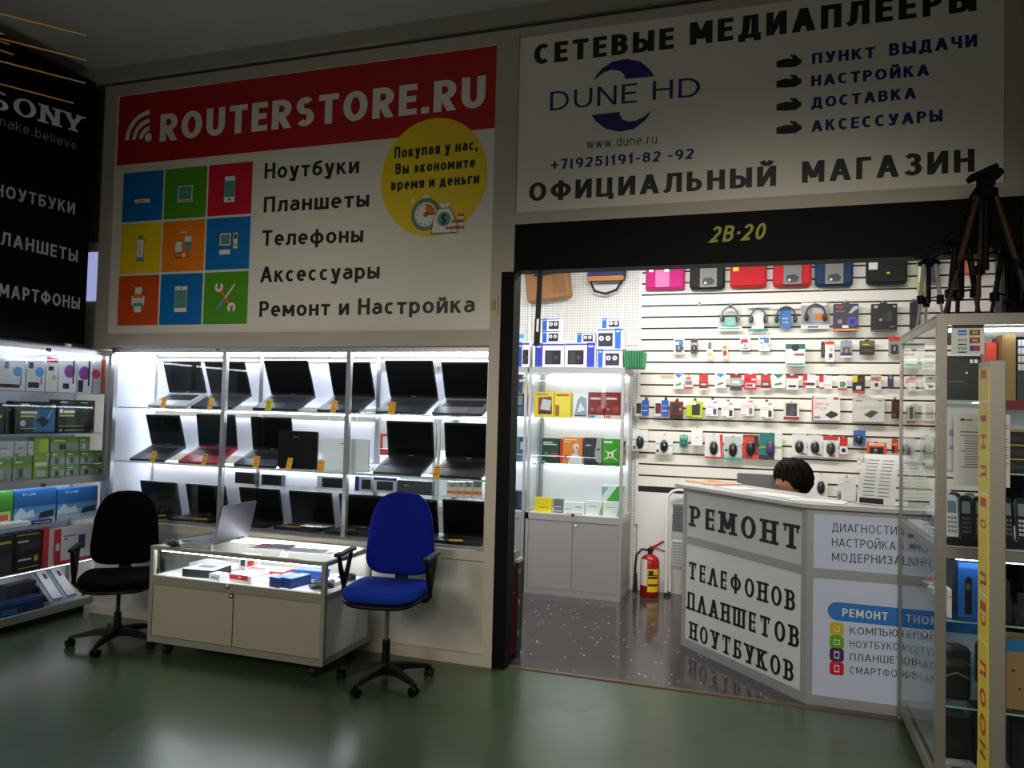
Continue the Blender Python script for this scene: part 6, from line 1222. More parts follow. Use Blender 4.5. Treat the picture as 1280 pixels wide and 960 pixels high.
# further packs seen through the showcase glass
for lb, a, b_, y0, y1, k_, bd, pr, pd in (('white and red card seen through the showcase side, nearer its back edge', 1132, 1145, 470, 487, 'card', WHT, ((0, .5, 1, .8, (200, 110, 100)),), (0, 0, 0)), ('dark red card seen through the showcase side', 1156, 1170, 470, 487, 'card', WHT, ((0, .5, 1, .9, (130, 24, 40)), (.3, .1, .7, .3, (40, 40, 44))), (0, 0, 0)),
    ('framed grey pack with a red foot seen through the showcase side', 1131, 1143, 507, 530, 'card', (206, 200, 190), ((.15, .25, .85, .9, (70, 72, 76)), (0, .02, 1, .16, (150, 60, 60))), (0, 0, 0)), ('framed pale pack with a red foot seen through the showcase side', 1155, 1169, 505, 530, 'card', (222, 216, 210), ((.15, .25, .85, .9, (150, 152, 156)), (0, .02, 1, .16, (140, 30, 40))), (0, 0, 0)),
    ('clear mouse blister seen through the showcase side, nearer its back edge', 1131, 1146, 548, 577, 'mouse', (190, 190, 188), (), (120, 100, 96)), ('clear mouse blister seen through the showcase side beside the post', 1150, 1168, 545, 577, 'mouse', (196, 196, 196), (), (70, 74, 90)),
    ('white and teal box seen through the showcase side', 1130, 1146, 440, 461, 'box', WHT, ((.1, .1, .9, .3, (150, 206, 190)),), (0, 0, 0)), ('white box with a brown print seen through the showcase side', 1152, 1169, 440, 462, 'box', WHT, ((.1, .7, .9, .86, (200, 170, 150)), (.1, .1, .9, .3, (130, 180, 170))), (0, 0, 0))):
    pack(lb, a, b_, y0, y1, k_, bd, pr, pd)
pack('lime green and white pack hanging high beside the tripods', 1146.5, 1158.5, 312, 365, 'box', (196, 212, 60), (('p', [(0, .2), (.5, .4), (.5, 1), (0, 1)], (236, 240, 220)), (.55, .5, .95, .95, (206, 222, 70))), depth=.05)
pack('dark blue pack hanging high behind the tripods', 1160, 1172, 312, 352, 'box', (40, 84, 120), ((.1, .1, .9, .3, (110, 60, 80)),), depth=.05)
pack('orange and white pack hanging high behind the tall tripod', 1206, 1221, 310, 343, 'box', (222, 90, 50), ((.1, .05, .9, .4, (220, 160, 130)), (.2, .6, .8, .8, (240, 130, 80))), depth=.05)

# ================================================================ REPAIR COUNTER
A0, B0 = Vector((-.539, 5.507, 0)), Vector((.236, 4.66, 0)); d_ = (B0-A0); L1 = d_.length; rz1 = math.atan2(d_.y, d_.x); X2 = 1.16
rc = thing('repair_counter', 'grey corner counter lettered in black for telephone and laptop repair', 'counter', (A0.x, A0.y, 0), 0)
CF = mat((160, 162, 164), .45, .2); CPN = mat((214, 214, 214), .42)
def facepart(name, mb, parent, rz, o, label=None):
    q = part(name, mb, parent, label); q.location = (o[0]-A0.x, o[1]-A0.y, 0); q.rotation_euler = (0, 0, rz); return q
HT = 1.10
p = .035
F1 = Face(A0, rz1); F2 = Face(B0, 0)
r1 = (F1.uz(930, 697)[1]+F1.uz(1003, 716.5)[1])/2; r0 = (F1.uz(930, 697)[1]+F1.uz(1003, 707)[1])/2
R1a, R1b = F1.uz(1000, 717)[1], F1.uz(1000, 706)[1]; R2a, R2b = F2.uz(1030, 723)[1], F2.uz(1030, 711)[1]
m_ = MB()
for x0_, x1_ in ((0, p), (L1-p*1.2, L1)): m_.box(x0_, x1_, 0, .035, 0, HT, CF)
for z0_, z1_ in ((0, .06), (R1a, R1b), (1.07, HT)): m_.box(p, L1-p*1.2, 0, .035, z0_, z1_, CF)
fr1 = facepart('frame', m_, rc, rz1, A0)
m_ = MB().box(p, L1-p*1.2, .006, .02, .06, R1a, CPN); pn1 = facepart('panel', m_, rc, rz1, A0); m_ = MB().box(p, L1-p*1.2, .006, .02, R1b, 1.07, mat((196, 198, 196), .42)); pn2 = facepart('panel', m_, rc, rz1, A0)
F1 = Face(A0, rz1)
for t_, l, r_, c, pr_ in (('РЕМОНТ', (860, 657), (999, 688), 25.5, pn2), ('ТЕΛЕФОНОВ', (860, 723), (993, 765), 21.5, pn1), ('ПΛАНШЕТОВ', (857, 760.5), (998, 811), 22, pn1), ('НОУТБУКОВ', (860, 797.5), (991, 853.5), 21.5, pn1)):
    m_ = MB(); F1.text(m_, t_, l, r_, c, .0052, INK, wt=(.28, .135), serif=True, gap=.4); part('lettering', m_, pr_, 'black serif lettering')
m_ = MB(); W2 = X2-B0.x
for x0_, x1_ in ((0, .035), (W2-.035, W2)): m_.box(x0_, x1_, 0, .035, 0, HT, CF)
for z0_, z1_ in ((0, .055), (R2a, R2b), (1.07, HT)): m_.box(.035, W2-.035, 0, .035, z0_, z1_, CF)
facepart('frame', m_, rc, 0, B0)
BP = mat((204, 214, 240), .4)
q1 = facepart('panel', MB().box(.035, W2-.035, .006, .02, .055, R2a, BP), rc, 0, B0, 'pale blue-white panel'); q2 = facepart('panel', MB().box(.035, W2-.035, .006, .02, R2b, 1.07, BP), rc, 0, B0, 'pale blue-white panel')
F2 = Face(B0, 0); INK2 = mat((44, 44, 50), .5)
for t_, l, r_, c in (('ДИАГНОСТИКА', (1040, 664.5), (1141, 670), 10.5), ('НАСТРОЙКА', (1040, 683), (1120, 688), 10.5), ('МОДЕРНИЗАЦИЯ', (1040, 701.5), (1157, 708), 10.5)):
    m_ = MB(); F2.text(m_, t_, l, r_, c, .0052, INK2, wt=(.13, .11)); part('lettering', m_, q2)
a = F2.uz(1047, 753); b_ = F2.uz(1047, 776); zc = (a[1]+b_[1])/2; rr_ = (a[1]-b_[1])/2
pill = [(a[0]+rr_*math.cos(rad(t)), zc+rr_*math.sin(rad(t))) for t in range(90, 271, 15)]+[(W2-.06, zc-rr_), (W2-.06, zc+rr_)]
m_ = MB().poly(pill, .0054, mat((40, 120, 206), .45)); pil = part('banner', m_, q1, 'blue banner')
m_ = MB(); F2.text(m_, 'РЕМОНТ', (1053, 770.5), (1110, 776), 10, .0048, IW, wt=(.2, .16)); part('lettering', m_, pil)
for t_, l, r_, c, pr_ in (('КОМПЬЮТЕРОВ', (1062.5, 793), (1170, 799), 9, None), ('НОУТБУКОВ', (1062.5, 809.5), (1131, 814), 9, None), ('ПЛАНШЕТОВ', (1062.5, 826), (1147, 832), 9, None), ('СМАРТФОНОВ', (1062.5, 842.5), (1147, 849), 9, None)):
    m_ = MB(); F2.text(m_, t_, l, r_, c, .0052, INK2, wt=(.13, .11)); part('lettering', m_, q1)
for i, (py, c) in enumerate(((786.5, (206, 184, 20)), (803, (96, 170, 24)), (819, (74, 24, 96)), (836, (206, 20, 50)))):
    u, z = F2.uz(1046, py); m_ = MB(); mm_ = mat(c, .45)
    def rr2(m, r_, y, mt, f=1): 
        pts = []
        for cx, cz, a0 in ((1, 1, 0), (-1, 1, 90), (-1, -1, 180), (1, -1, 270)):
            for t in range(0, 91, 30): pts.append((u+cx*r_*.55+r_*.45*math.cos(rad(a0+t)), z+f*(cz*r_*.55)+r_*.45*f*math.sin(rad(a0+t))))
        m.poly(pts, y, mt)
    rr2(m_, .037, .0054, mm_); m_.rect(u-.016, u+.016, z-.014, z+.014, .005, IW) if i < 2 else m_.rect(u-.013, u+.013, z-.02, z+.02, .005, IW)
    m_.rect(u-.012, u+.012, z-.01, z+.01, .0047, mm_) if i < 2 else m_.rect(u-.009, u+.009, z-.013, z+.013, .0047, mm_); part('icon', m_, q1)
# counter top following both faces
n1 = Vector((math.sin(rz1), -math.cos(rz1), 0)); o_ = .05; dp = .40
def off2(d): # corner offset
    return None
fA = A0+n1*o_-d_.normalized()*.04; bA = A0-n1*dp-d_.normalized()*.04
def cross(px_, dist):   # point on line face1 shifted by dist along -n1, meeting y = yq
    return px_
yq = B0.y-o_; t_ = ((yq-(A0+n1*o_).y)/d_.normalized().y); fC = (A0+n1*o_)+d_.normalized()*t_
yq2 = B0.y+dp; t2 = ((yq2-(A0-n1*dp).y)/d_.normalized().y); bC = (A0-n1*dp)+d_.normalized()*t2
mid = (fA+bA)/2
poly = [fA.to_2d(), Vector((fC.x-.05, fC.y+.055)), Vector((fC.x-.01, fC.y+.02)), Vector((fC.x+.05, fC.y)), Vector((X2+.02, yq)), Vector((X2+.02, yq2)), bC.to_2d(), bA.to_2d()]
m_ = MB().prismz([(v.x-A0.x, v.y-A0.y) for v in poly], HT, HT+.028, mat((190, 190, 186), .35)); part('counter_top', m_, rc, None, .006)
part('inner_shelf', MB().prismz([((A0-n1*.05+d_*.03).x-A0.x, (A0-n1*.05+d_*.03).y-A0.y), (B0.x+.04-A0.x, B0.y+.07-A0.y), (X2-.02-A0.x, B0.y+.07-A0.y), (X2-.02-A0.x, yq2-.05-A0.y), (bC.x-A0.x, bC.y-.06-A0.y), ((A0-n1*.35+d_*.03).x-A0.x, (A0-n1*.35+d_*.03).y-A0.y)], .72, .745, CPN), rc)
ZT = HT+.0285
def onto(label, px0, px1, py, w_, d2, rz, prints, col=(230, 230, 228), th=.004, name='leaflet', cat='leaflet'):
    p = PZ((px0+px1)/2, py, ZT); m = MB().box(-w_/2, w_/2, -d2/2, d2/2, 0, th, col); q = th+.0003
    for a in prints: m.quad((-w_/2+a[0]*w_, -d2/2+a[1]*d2, q), (-w_/2+a[2]*w_, -d2/2+a[1]*d2, q), (-w_/2+a[2]*w_, -d2/2+a[3]*d2, q), (-w_/2+a[0]*w_, -d2/2+a[3]*d2, q), colr(a[4])); q += .0003
    return m
def lay(label, x, y, w_, d2, rz, prints, col=(230, 230, 228), th=.004, name='leaflet', cat='leaflet', z=ZT):
    m = onto(label, 0, 0, 600, w_, d2, rz, prints, col, th); return solo(name, label, cat, m, (x, y, z+.0005), rad(rz))
lay('colourful brochure lying at the far end of the repair counter', -.34, 5.62, .32, .24, -46, ((.05, .1, .5, .9, (190, 110, 70)), (.55, .1, .95, .9, (206, 150, 120)), (.1, .2, .3, .6, (236, 210, 190))), (220, 190, 170), .012, 'brochure', 'brochure')
lay('white leaflet lying before the brochure on the repair counter', -.18, 5.33, .22, .16, -46, ((.1, .2, .9, .3, (190, 190, 190)),))
lay('white sheet overhanging the repair counter front below the person', .08, 4.99, .3, .16, -40, ((.1, .3, .7, .4, (200, 200, 200)),), (236, 236, 234), .003)
lay('white sheet lying at the corner of the repair counter', .3, 4.78, .3, .18, -14, ((.1, .3, .7, .4, (200, 200, 200)),), (236, 236, 234), .003)
# grey monitor back and price list holder
p_ = PY(935, 608, 5.95)
m_ = MB().box(-.15, .15, -.02, .02, .1, .36, mat((120, 122, 124), .45)); m_.box(-.02, .02, -.01, .01, 0, .12, DGREY); m_.box(-.09, .09, -.07, .07, 0, .012, DGREY); m_.box(-.148, .148, -.022, -.02, .3, .31, mat((160, 160, 160), .4))
mon = thing('monitor', 'grey back of a small screen just behind the counter beside the person', 'monitor', (-.03, 5.93, .0), rad(-10))
part('casing', MB().rbox(-.16, .16, -.02, .02, .97, 1.19, mat((128, 130, 132), .45), .01), mon); part('stand', MB().box(-.02, .02, .0, .02, .76, 1.0, DGREY), mon); part('base', MB().box(-.1, .1, -.07, .08, .745, .757, DGREY), mon)
dk_ = thing('desk', 'pale work desk behind the repair counter', 'desk', (-.03, 6.05, 0)); part('desk_top', MB().box(-.3, .5, -.22, .3, .72, .745, CPN), dk_)
for x in (-.28, .45):
    for y in (-.2, .26): part('leg', MB().box(x, x+.03, y, y+.03, 0, .72, DGREY), dk_)
m_ = MB(); n = 10; hgt = .31; wd = .2; fr_ = []
for k in range(n+1):
    t = k/n; fr_.append((.0+.15*t*t, hgt*t-.03*t*t))
for i in range(n):
    for q, mt in ((0, (236, 236, 232)),):
        (y0_, z0_), (y1_, z1_) = fr_[i], fr_[i+1]; m_.quad((-wd/2, y0_, z0_), (wd/2, y0_, z0_), (wd/2, y1_, z1_), (-wd/2, y1_, z1_), mt); m_.quad((-wd/2, y0_+.003, z0_), (-wd/2, y1_+.003, z1_), (wd/2, y1_+.003, z1_), (wd/2, y0_+.003, z0_), mt)
def onh(u0, u1, t0, t1, c):
    a_ = lambda t: (.15*t*t-.0006, hgt*t-.03*t*t)
    (y0_, z0_), (y1_, z1_) = a_(t0), a_(t1); m_.quad((-wd/2+u0*wd, y0_, z0_), (-wd/2+u1*wd, y0_, z0_), (-wd/2+u1*wd, y1_, z1_), (-wd/2+u0*wd, y1_, z1_), colr(c))
for r_ in range(11):
    for c_ in range(2):
        onh(.14+.4*c_, .14+.4*c_+.3, .16+r_*.07, .176+r_*.07, (60, 150, 90) if (r_, c_) in ((3, 0), (1, 1)) else (120, 122, 126))
onh(.06, .7, .02, .12, (30, 32, 32)); m_.box(-wd/2, wd/2, .0, .16, -.0, .003, mat((226, 226, 224), .4)); m_.box(-wd/2, -wd/2+.004, .1, .156, .0, .26, (226, 226, 224)); m_.box(wd/2-.004, wd/2, .1, .156, .0, .26, (226, 226, 224))
for sx in (-.21, 0): pass
solo('price_list', 'white price list with grey rows curved back on a holder, beside the showcase', 'price list', m_, (.60, 4.74, ZT+.0008), rad(-22))
m_ = MB().box(-.04, .04, -.002, .002, 0, .11, (238, 238, 236)); m_.box(-.04, .04, -.02, .05, -.0, .003, (226, 226, 226))
solo('card_holder', 'tilted white card holder beside the price list', 'card holder', m_, (.47, 4.86, ZT+.001), rad(14))
m_ = MB().box(-.055, .055, 0, .09, 0, .05, (150, 152, 160)); m_.box(-.05, .05, -.001, .0, .01, .035, (90, 92, 100))
solo('small_box', 'small grey box behind the price list on the repair counter', 'box', m_, (.47, 4.92, ZT+.0006), rad(-4))
# ================================================================ PERSON
pe = thing('person', 'dark-haired person in a grey top bent down behind the repair counter', 'person', (.17, 5.5, 0), 0)
def skin_mesh(name, joints, edges, mt, parent, sub=2, root=0, smooth=True):
    me = bpy.data.meshes.new(name); me.from_pydata([j[:3] for j in joints], edges, [])
    o = bpy.data.objects.new(name, me); C.objects.link(o); o.parent = parent
    sk = o.modifiers.new('skin', 'SKIN'); sk.use_smooth_shade = True
    for i, j in enumerate(joints):
        v = me.skin_vertices[0].data[i]; r = j[3]; v.radius = (r if isinstance(r, tuple) else (r, r)); v.use_root = i == root
    s_ = o.modifiers.new('sub', 'SUBSURF'); s_.levels = sub; s_.render_levels = sub; me.materials.append(mt)
    return o
SK = mat((196, 140, 112), .5); HR = mat((20, 13, 10), .6, 0, .3, 90.); HR.node_tree.nodes['Principled BSDF'].inputs['Specular IOR Level'].default_value = .12; TOP = mat((120, 122, 128), .8, 0, .1, 40.); TRO = mat((40, 44, 56), .8)
# faces -x, bowed forward; local x = towards the back of the head
J = [(.12, 0, .50, (.13, .16)), (.13, 0, .68, (.115, .15)), (.10, 0, .88, (.12, .17)), (.075, 0, .985, (.07, .1)), (.045, 0, 1.09, (.052, .052)),          # pelvis..neck
     (.09, -.17, .94, .06), (.06, -.24, .80, .047), (-.13, -.16, .81, .037), (-.2, -.12, .815, .03),
     (.09, .17, .94, .06), (.06, .24, .80, .047), (-.13, .16, .81, .037), (-.2, .12, .815, .03),
     (.06, -.1, .49, .085), (-.28, -.12, .48, .065), (-.27, -.12, .1, .045), (.06, .1, .49, .085), (-.28, .12, .48, .065), (-.27, .12, .1, .045)]
E_ = [(0, 1), (1, 2), (2, 3), (3, 4), (2, 5), (5, 6), (6, 7), (7, 8), (2, 9), (9, 10), (10, 11), (11, 12), (0, 13), (13, 14), (14, 15), (0, 16), (16, 17), (17, 18)]
body = skin_mesh('body', J, E_, SK, pe)
# garment over the trunk and arms, trousers over the legs
gj = [(.12, 0, .5, (.15, .18)), (.13, 0, .68, (.132, .168)), (.10, 0, .88, (.135, .185)), (.095, 0, 1.045, (.072, .10)), (.09, -.17, .94, .072), (.06, -.24, .80, .058), (-.10, -.17, .812, .047), (.09, .17, .94, .072), (.06, .24, .80, .058), (-.10, .17, .812, .047)]
skin_mesh('jumper', gj, [(0, 1), (1, 2), (2, 3), (2, 4), (4, 5), (5, 6), (2, 7), (7, 8), (8, 9)], TOP, pe)
tj = [(.12, 0, .5, (.15, .165)), (.06, -.1, .49, .097), (-.28, -.12, .48, .077), (-.27, -.12, .08, .058), (.06, .1, .49, .097), (-.28, .12, .48, .077), (-.27, .12, .08, .058)]
skin_mesh('trousers', tj, [(0, 1), (1, 2), (2, 3), (0, 4), (4, 5), (5, 6)], TRO, pe)
for s_ in (-1, 1):
    m_ = MB().ell((-.33, s_*.12, .04), (.13, .05, .04), BLK2, 14, 8); m_.box(-.45, -.22, s_*.12-.045, s_*.12+.045, 0, .02, BLK2); part('shoe', m_, pe)
    h_ = Vector((-.22, s_*.12, .812))
    m_ = MB().ell(h_+Vector((-.03, 0, 0)), (.05, .04, .016), SK, 12, 8)
    for k in range(4):
        l = (.062, .07, .066, .052)[k]; y = -.03+.02*k
        m_.tube([h_+Vector((-.065, y, .002)), h_+Vector((-.065-l*.5, y, .006)), h_+Vector((-.065-l*.85, y, -.006)), h_+Vector((-.065-l, y, -.016))], [.009, .0085, .008, .006], SK, 8)
    m_.tube([h_+Vector((-.01, -s_*.035, 0)), h_+Vector((-.04, -s_*.06, -.002)), h_+Vector((-.07, -s_*.062, -.01))], [.011, .01, .007], SK, 8); part('hand', m_, pe)
HM = Matrix.Translation((.015, 0, 1.205)) @ Matrix.Rotation(rad(-16), 4, 'Y')
def head_mesh():
    m = MB(); n, k = 28, 20; vs = []; fs = []
    for i in range(k+1):
        ph = PI*i/k
        for j in range(n):
            th = 2*PI*j/n; x, y, z = math.sin(ph)*math.cos(th), math.sin(ph)*math.sin(th), math.cos(ph)
            X, Y, Z = x*.1, y*.078, z*.118                       # face at -x
            if z < -.1:
                f = min(1, (-.1-z)/.9); Y *= 1-.3*f; X = X*(1-.25*f)-.022*f
                if x > 0: X *= 1-.35*f
            if x < -.3:
                a = max(0, 1-abs(y)/.32)
                X -= .024*a*math.exp(-((z+.12)/.15)**2)*(1 if z < .1 else .4)       # nose
                X -= .008*a*math.exp(-((z+.5)/.1)**2)-.006*max(0, 1-abs(abs(y)-.4)/.25)*math.exp(-((z-.08)/.12)**2)*-1   # lips, eye sockets
                X -= .01*a*math.exp(-((z+.82)/.14)**2)
            vs.append(HM @ Vector((X, Y, Z)))
    for i in range(k):
        for j in range(n): fs.append((i*n+j, (i+1)*n+j, (i+1)*n+(j+1) % n, i*n+(j+1) % n))
    return m.add(vs, fs, SK, True)
hd = part('head', head_mesh(), pe)
for s_ in (-1, 1):
    m_ = MB(); m_.T = HM; m_.ell((-.083, s_*.033, .006), (.012, .015, .006), mat((200, 190, 180), .4), 12, 8); m_.ell((-.0925, s_*.033, .005), (.004, .007, .007), (40, 26, 20), 10, 6); m_.ell((-.088, s_*.033, .017), (.012, .018, .005), SK, 10, 6); part('eye', m_, hd)
    m_ = MB(); m_.T = HM; m_.ell((.012, s_*.078, -.008), (.02, .01, .032), SK, 12, 8); m_.ell((.008, s_*.085, -.008), (.01, .005, .018), (170, 112, 90), 10, 6); part('ear', m_, hd)
    m_ = MB(); m_.T = HM; m_.tube([(-.097, s_*.018, .026), (-.094, s_*.036, .032), (-.083, s_*.054, .026)], .004, HR, 6); part('eyebrow', m_, hd)
m_ = MB(); m_.T = HM; m_.tube([(-.112, -.02, -.056), (-.119, 0, -.057), (-.112, .02, -.056)], .005, mat((160, 84, 76), .5), 8); part('mouth', m_, hd)
def hair_mesh():
    m = MB(); n, k = 36, 16; vs = []; fs = []; rr = random.Random(5)
    for i in range(k+1):
        for j in range(n):
            th = 2*PI*j/n; c = math.cos(th)
            low = math.radians(150) if c > .2 else (math.radians(122) if c > -.2 else math.radians(92) if c > -.7 else math.radians(82))
            low += .07*math.sin(j*3.1)
            ph = low*i/k; x, y, z = math.sin(ph)*math.cos(th), math.sin(ph)*math.sin(th), math.cos(ph)
            b = 1.0+.05*math.sin(j*2.3+i*.5)*(i/k)
            X, Y, Z = x*.122*b+.004, y*.1*b, z*.135+(.0)
            if i == k: X *= .93; Y *= .93
            vs.append(HM @ Vector((X, Y, Z)))
    for i in range(k):
        for j in range(n): fs.append((i*n+j, (i+1)*n+j, (i+1)*n+(j+1) % n, i*n+(j+1) % n))
    m.add(vs, fs, HR, True)
    for q in range(70):
        th = rr.uniform(0, 2*PI); c = math.cos(th); low = 2.5 if c > .2 else (2.05 if c > -.2 else 1.5 if c > -.7 else 1.35)
        pts = []
        for i in range(7):
            ph = low*(.12+.9*i/6); a = th+.12*math.sin(i+q); pts.append(HM @ Vector((math.sin(ph)*math.cos(a)*.126+.004, math.sin(ph)*math.sin(a)*.104, math.cos(ph)*.138)))
        m.tube(pts, [.003, .006, .008, .008, .008, .006, .002], HR, 5)
    return m
hr = part('hair', hair_mesh(), hd)
st = thing('stool', 'plain round stool under the person behind the counter', 'stool', (.29, 5.5, 0))
part('seat', MB().lathe([(0, .25), (.16, .25), (.165, .265), (.16, .28), (0, .285)], BLK2, n=24), st); part('column', MB().cyl((0, 0, .03), (0, 0, .252), .025, CHROME, 14), st); part('base', MB().lathe([(0, 0), (.19, 0), (.18, .02), (.04, .04), (0, .04)], BLK2, n=24), st)
# ================================================================ EXTINGUISHER, STEP LADDER, STRAP, FOLDED BOARD
ex = thing('fire_extinguisher', 'red fire extinguisher with yellow label standing by the slatted wall', 'fire extinguisher', (-.955, 6.88, 0))
RE = mat((160, 14, 18), .3)
part('cylinder', MB().lathe([(0, 0), (.078, 0), (.084, .012), (.084, .30), (.075, .335), (.045, .36), (.024, .37), (0, .372)], RE, n=28), ex)
m_ = MB()
def wrap(m, a0, a1, z0, z1, r_, mt, n=10):
    vs = []
    for k in range(n+1):
        a = rad(a0+(a1-a0)*k/n); vs += [(r_*math.cos(a), r_*math.sin(a), z0), (r_*math.cos(a), r_*math.sin(a), z1)]
    m.add(vs, [(2*k, 2*k+2, 2*k+3, 2*k+1) for k in range(n)], mt, True)
wrap(m_, 176, 262, .1, .33, .0852, mat((232, 230, 224), .4)); part('label', m_, ex, 'white half label')
m_ = MB(); wrap(m_, 264, 336, .05, .25, .0852, mat((236, 190, 20), .4))
for z0_, z1_ in ((.10, .12), (.165, .185), (.19, .2)): wrap(m_, 267, 333, z0_, z1_, .0857, mat((70, 50, 30), .4))
wrap(m_, 270, 300, .2, .235, .0857, mat((40, 36, 36), .4)); part('label', m_, ex, 'yellow instruction label')
m_ = MB().cyl((0, 0, .365), (0, 0, .41), .022, BLK2, 12); m_.box(-.02, .03, -.012, .012, .395, .42, BLK2); part('valve', m_, ex)
m_ = MB().tube([(-.01, 0, .42), (.05, -.0, .445), (.12, -.0, .49)], .011, RE, 8); m_.tube([(-.01, 0, .41), (.06, 0, .425), (.13, 0, .40)], .009, RE, 8); part('lever', m_, ex, 'red levers')
m_ = MB().tube([(-.02, 0, .40), (-.07, -.02, .41), (-.115, -.04, .36), (-.125, -.05, .24), (-.12, -.05, .12)], .011, BLK2, 8); m_.cyl((-.12, -.05, .2), (-.12, -.05, .03), .016, BLK2, 10, .022); part('hose', m_, ex)
ld = thing('step_ladder', 'white folded step ladder with grey ribbed treads behind the counter end', 'ladder', (-.59, 6.965, 0))
TW = mat((226, 226, 222), .35)
pts = [(-.23, -.03, .01), (-.235, -.01, .4), (-.235, .02, .84)]+[(-.135-.1*math.cos(rad(a)), .025, .84+.1*math.sin(rad(a))) for a in range(15, 91, 15)]+[(.135+.1*math.sin(rad(a)), .025, .84+.1*math.cos(rad(a))) for a in range(0, 91, 15)]+[(.235, -.01, .4), (.23, -.03, .01)]
part('hoop', MB().tube(pts, .013, TW, 10), ld, 'white tube hoop')
m_ = MB().tube([(-.2, .01, .02), (-.2, .035, .72)], .011, TW, 8).tube([(.2, .01, .02), (.2, .035, .72)], .011, TW, 8); part('rear_frame', m_, ld)
for z_, c in ((.58, (120, 122, 126)), (.26, (206, 206, 206))):
    m_ = MB().box(-.18, .18, -.03, -.012, z_, z_+.24, mat(c, .5))
    for q in range(9): m_.box(-.178, .178, -.034, -.03, z_+.01+q*.025, z_+.023+q*.025, mat(tuple(v*.7 for v in c), .5))
    part('tread', m_, ld, 'ribbed folded tread')
for x in (-.23, .2):
    part('foot', MB().box(x-.016, x+.04, -.045, .03, 0, .03, BLK2), ld)
m_ = MB()
p0 = PY(674, 343, 4.6); p1 = PY(672.5, 432, 4.6)
m_.box(-.017, .017, -.003, .003, -.28, .05, BLK2); m_.box(-.02, -.008, -.003, .003, p1.z-p0.z, -.28, BLK2); m_.box(.008, .02, -.003, .003, p1.z-p0.z, -.28, BLK2); m_.box(-.02, .02, -.004, .004, p1.z-p0.z, p1.z-p0.z+.09, BLK2)
solo('shutter_strap', 'black pull strap with a loop hanging from the doorway header', 'strap', m_, (p0.x, 4.62, p0.z), 0, rot=(0, rad(1.5), 0))
fb = thing('folded_signboard', 'red folded signboard with a grey cap standing inside the doorpost', 'signboard', (-1.57, 4.74, 0))
m_ = MB().box(-.035, .035, 0, .1, .03, .60, mat((150, 18, 26), .4)); m_.box(-.0355, .0355, -.001, .1, .42, .44, mat((200, 120, 120), .4)); part('panel', m_, fb); part('cap', MB().box(-.037, .037, -.002, .102, .60, .69, mat((130, 128, 120), .5)), fb, 'grey cap'); part('foot', MB().box(-.03, .03, .01, .09, 0, .03, BLK2), fb)
m_ = MB().box(.037, .06, .02, .12, .04, .62, mat((30, 26, 28), .5)); m_.box(.037, .061, .018, .122, .62, .64, mat((160, 160, 160), .4)); m_.box(.042, .056, .03, .11, .0, .04, BLK2)
for z_ in (.15, .35, .55): m_.box(.06, .068, .02, .04, z_, z_+.03, mat((120, 120, 120), .4))
part('side_board', m_, fb, 'black board edge with grey clips')
# ================================================================ SHOWCASE BY THE REPAIR COUNTER
SX0, SX1, SYF, SYB = .693, 1.72, 3.63, 4.58
sc_ = thing('showcase', 'tall aluminium and glass showcase crammed with telephones in front of the repair counter', 'showcase', (SX0, SYF, 0))
SW, SD = SX1-SX0, SYB-SYF; p = .037; SAL = mat((138, 134, 124), .4, .4)
SZ = (1.70, 1.40, 1.085, .775, .42, .125)
m_ = MB()
for x in (0, SW-p):
    for y in (0, SD-p*.5): m_.box(x, x+(p if y == 0 else p*.5), y, y+(p if y == 0 else p*.5), .02, 2.055, SAL)
for z0, z1 in ((2.016, 2.055), (1.035, 1.08), (.06, .12)):
    m_.box(p, SW-p, 0, p*.8, z0, z1, SAL); m_.box(.002, p*.6, p, SD, z0+.004, z1, SAL); m_.box(SW-p*.6, SW-.002, p, SD, z0+.004, z1, SAL); m_.box(p*.5, SW-p*.5, SD-p*.5, SD, z0, z1, SAL)
part('frame', m_, sc_)
part('top_panel', MB().box(0, SW, 0, SD, 2.055, 2.065, SAL), sc_)
for zz in SZ[:2]+SZ[3:5]:
    m_ = MB().box(p+.004, SW-p, .02, SD-.03, zz-.007, zz, GLS); m_.box(p+.004, SW-p, .0185, .0198, zz-.007, zz, GLE); part('shelf', m_, sc_)
part('floor_panel', MB().box(p, SW-p, p*.8, SD-.03, 1.07, 1.084, mat((200, 204, 206), .4)), sc_); part('floor_panel', MB().box(p, SW-p, p*.8, SD-.03, .11, .124, mat((140, 142, 144), .4)), sc_)
part('front_glass', MB().box(p, SW-p, .008, .012, 1.08, 2.016, GL), sc_, 'clear front pane'); part('front_glass', MB().box(p, SW-p, .008, .012, .12, 1.035, GL), sc_, 'clear lower front pane')
part('side_glass', MB().box(.006, .010, p, SD-.022, 1.08, 2.02, GL), sc_, 'clear side pane'); part('side_glass', MB().box(.006, .010, p, SD-.022, .12, 1.039, GL), sc_, 'clear lower side pane')
part('back_panel', MB().box(SW*.5, SW-.02, SD-.02, SD-.012, 1.09, 2.01, WHITE), sc_); part('back_glass', MB().box(p*.5, SW*.5, SD-.018, SD-.014, .12, 2.01, GL), sc_)
LE2 = mat((245, 248, 255), .5, 0, 0, 40, 10.)
part('light_strip', MB().box(p+.02, SW-p-.02, .06, .08, 1.995, 2.008, LE2), sc_, 'glowing white light strip'); part('light_strip', MB().box(p+.3, SW-p-.02, SD-.07, SD-.05, 1.672, 1.684, LE2), sc_, 'glowing white light strip')
part('light_strip', MB().box(p+.3, SW-p-.02, SD-.07, SD-.05, 1.99, 2.002, LE2), sc_, 'glowing white light strip'); part('light_strip', MB().box(p+.05, SW-p-.02, .06, .075, 1.022, 1.032, LE2), sc_, 'glowing white light strip')
for y, z in ((.55, 1.035), (.5, .99)): part('lock', MB().box(-.016, .006, y, y+.03, z, z+.018, DGREY), sc_)
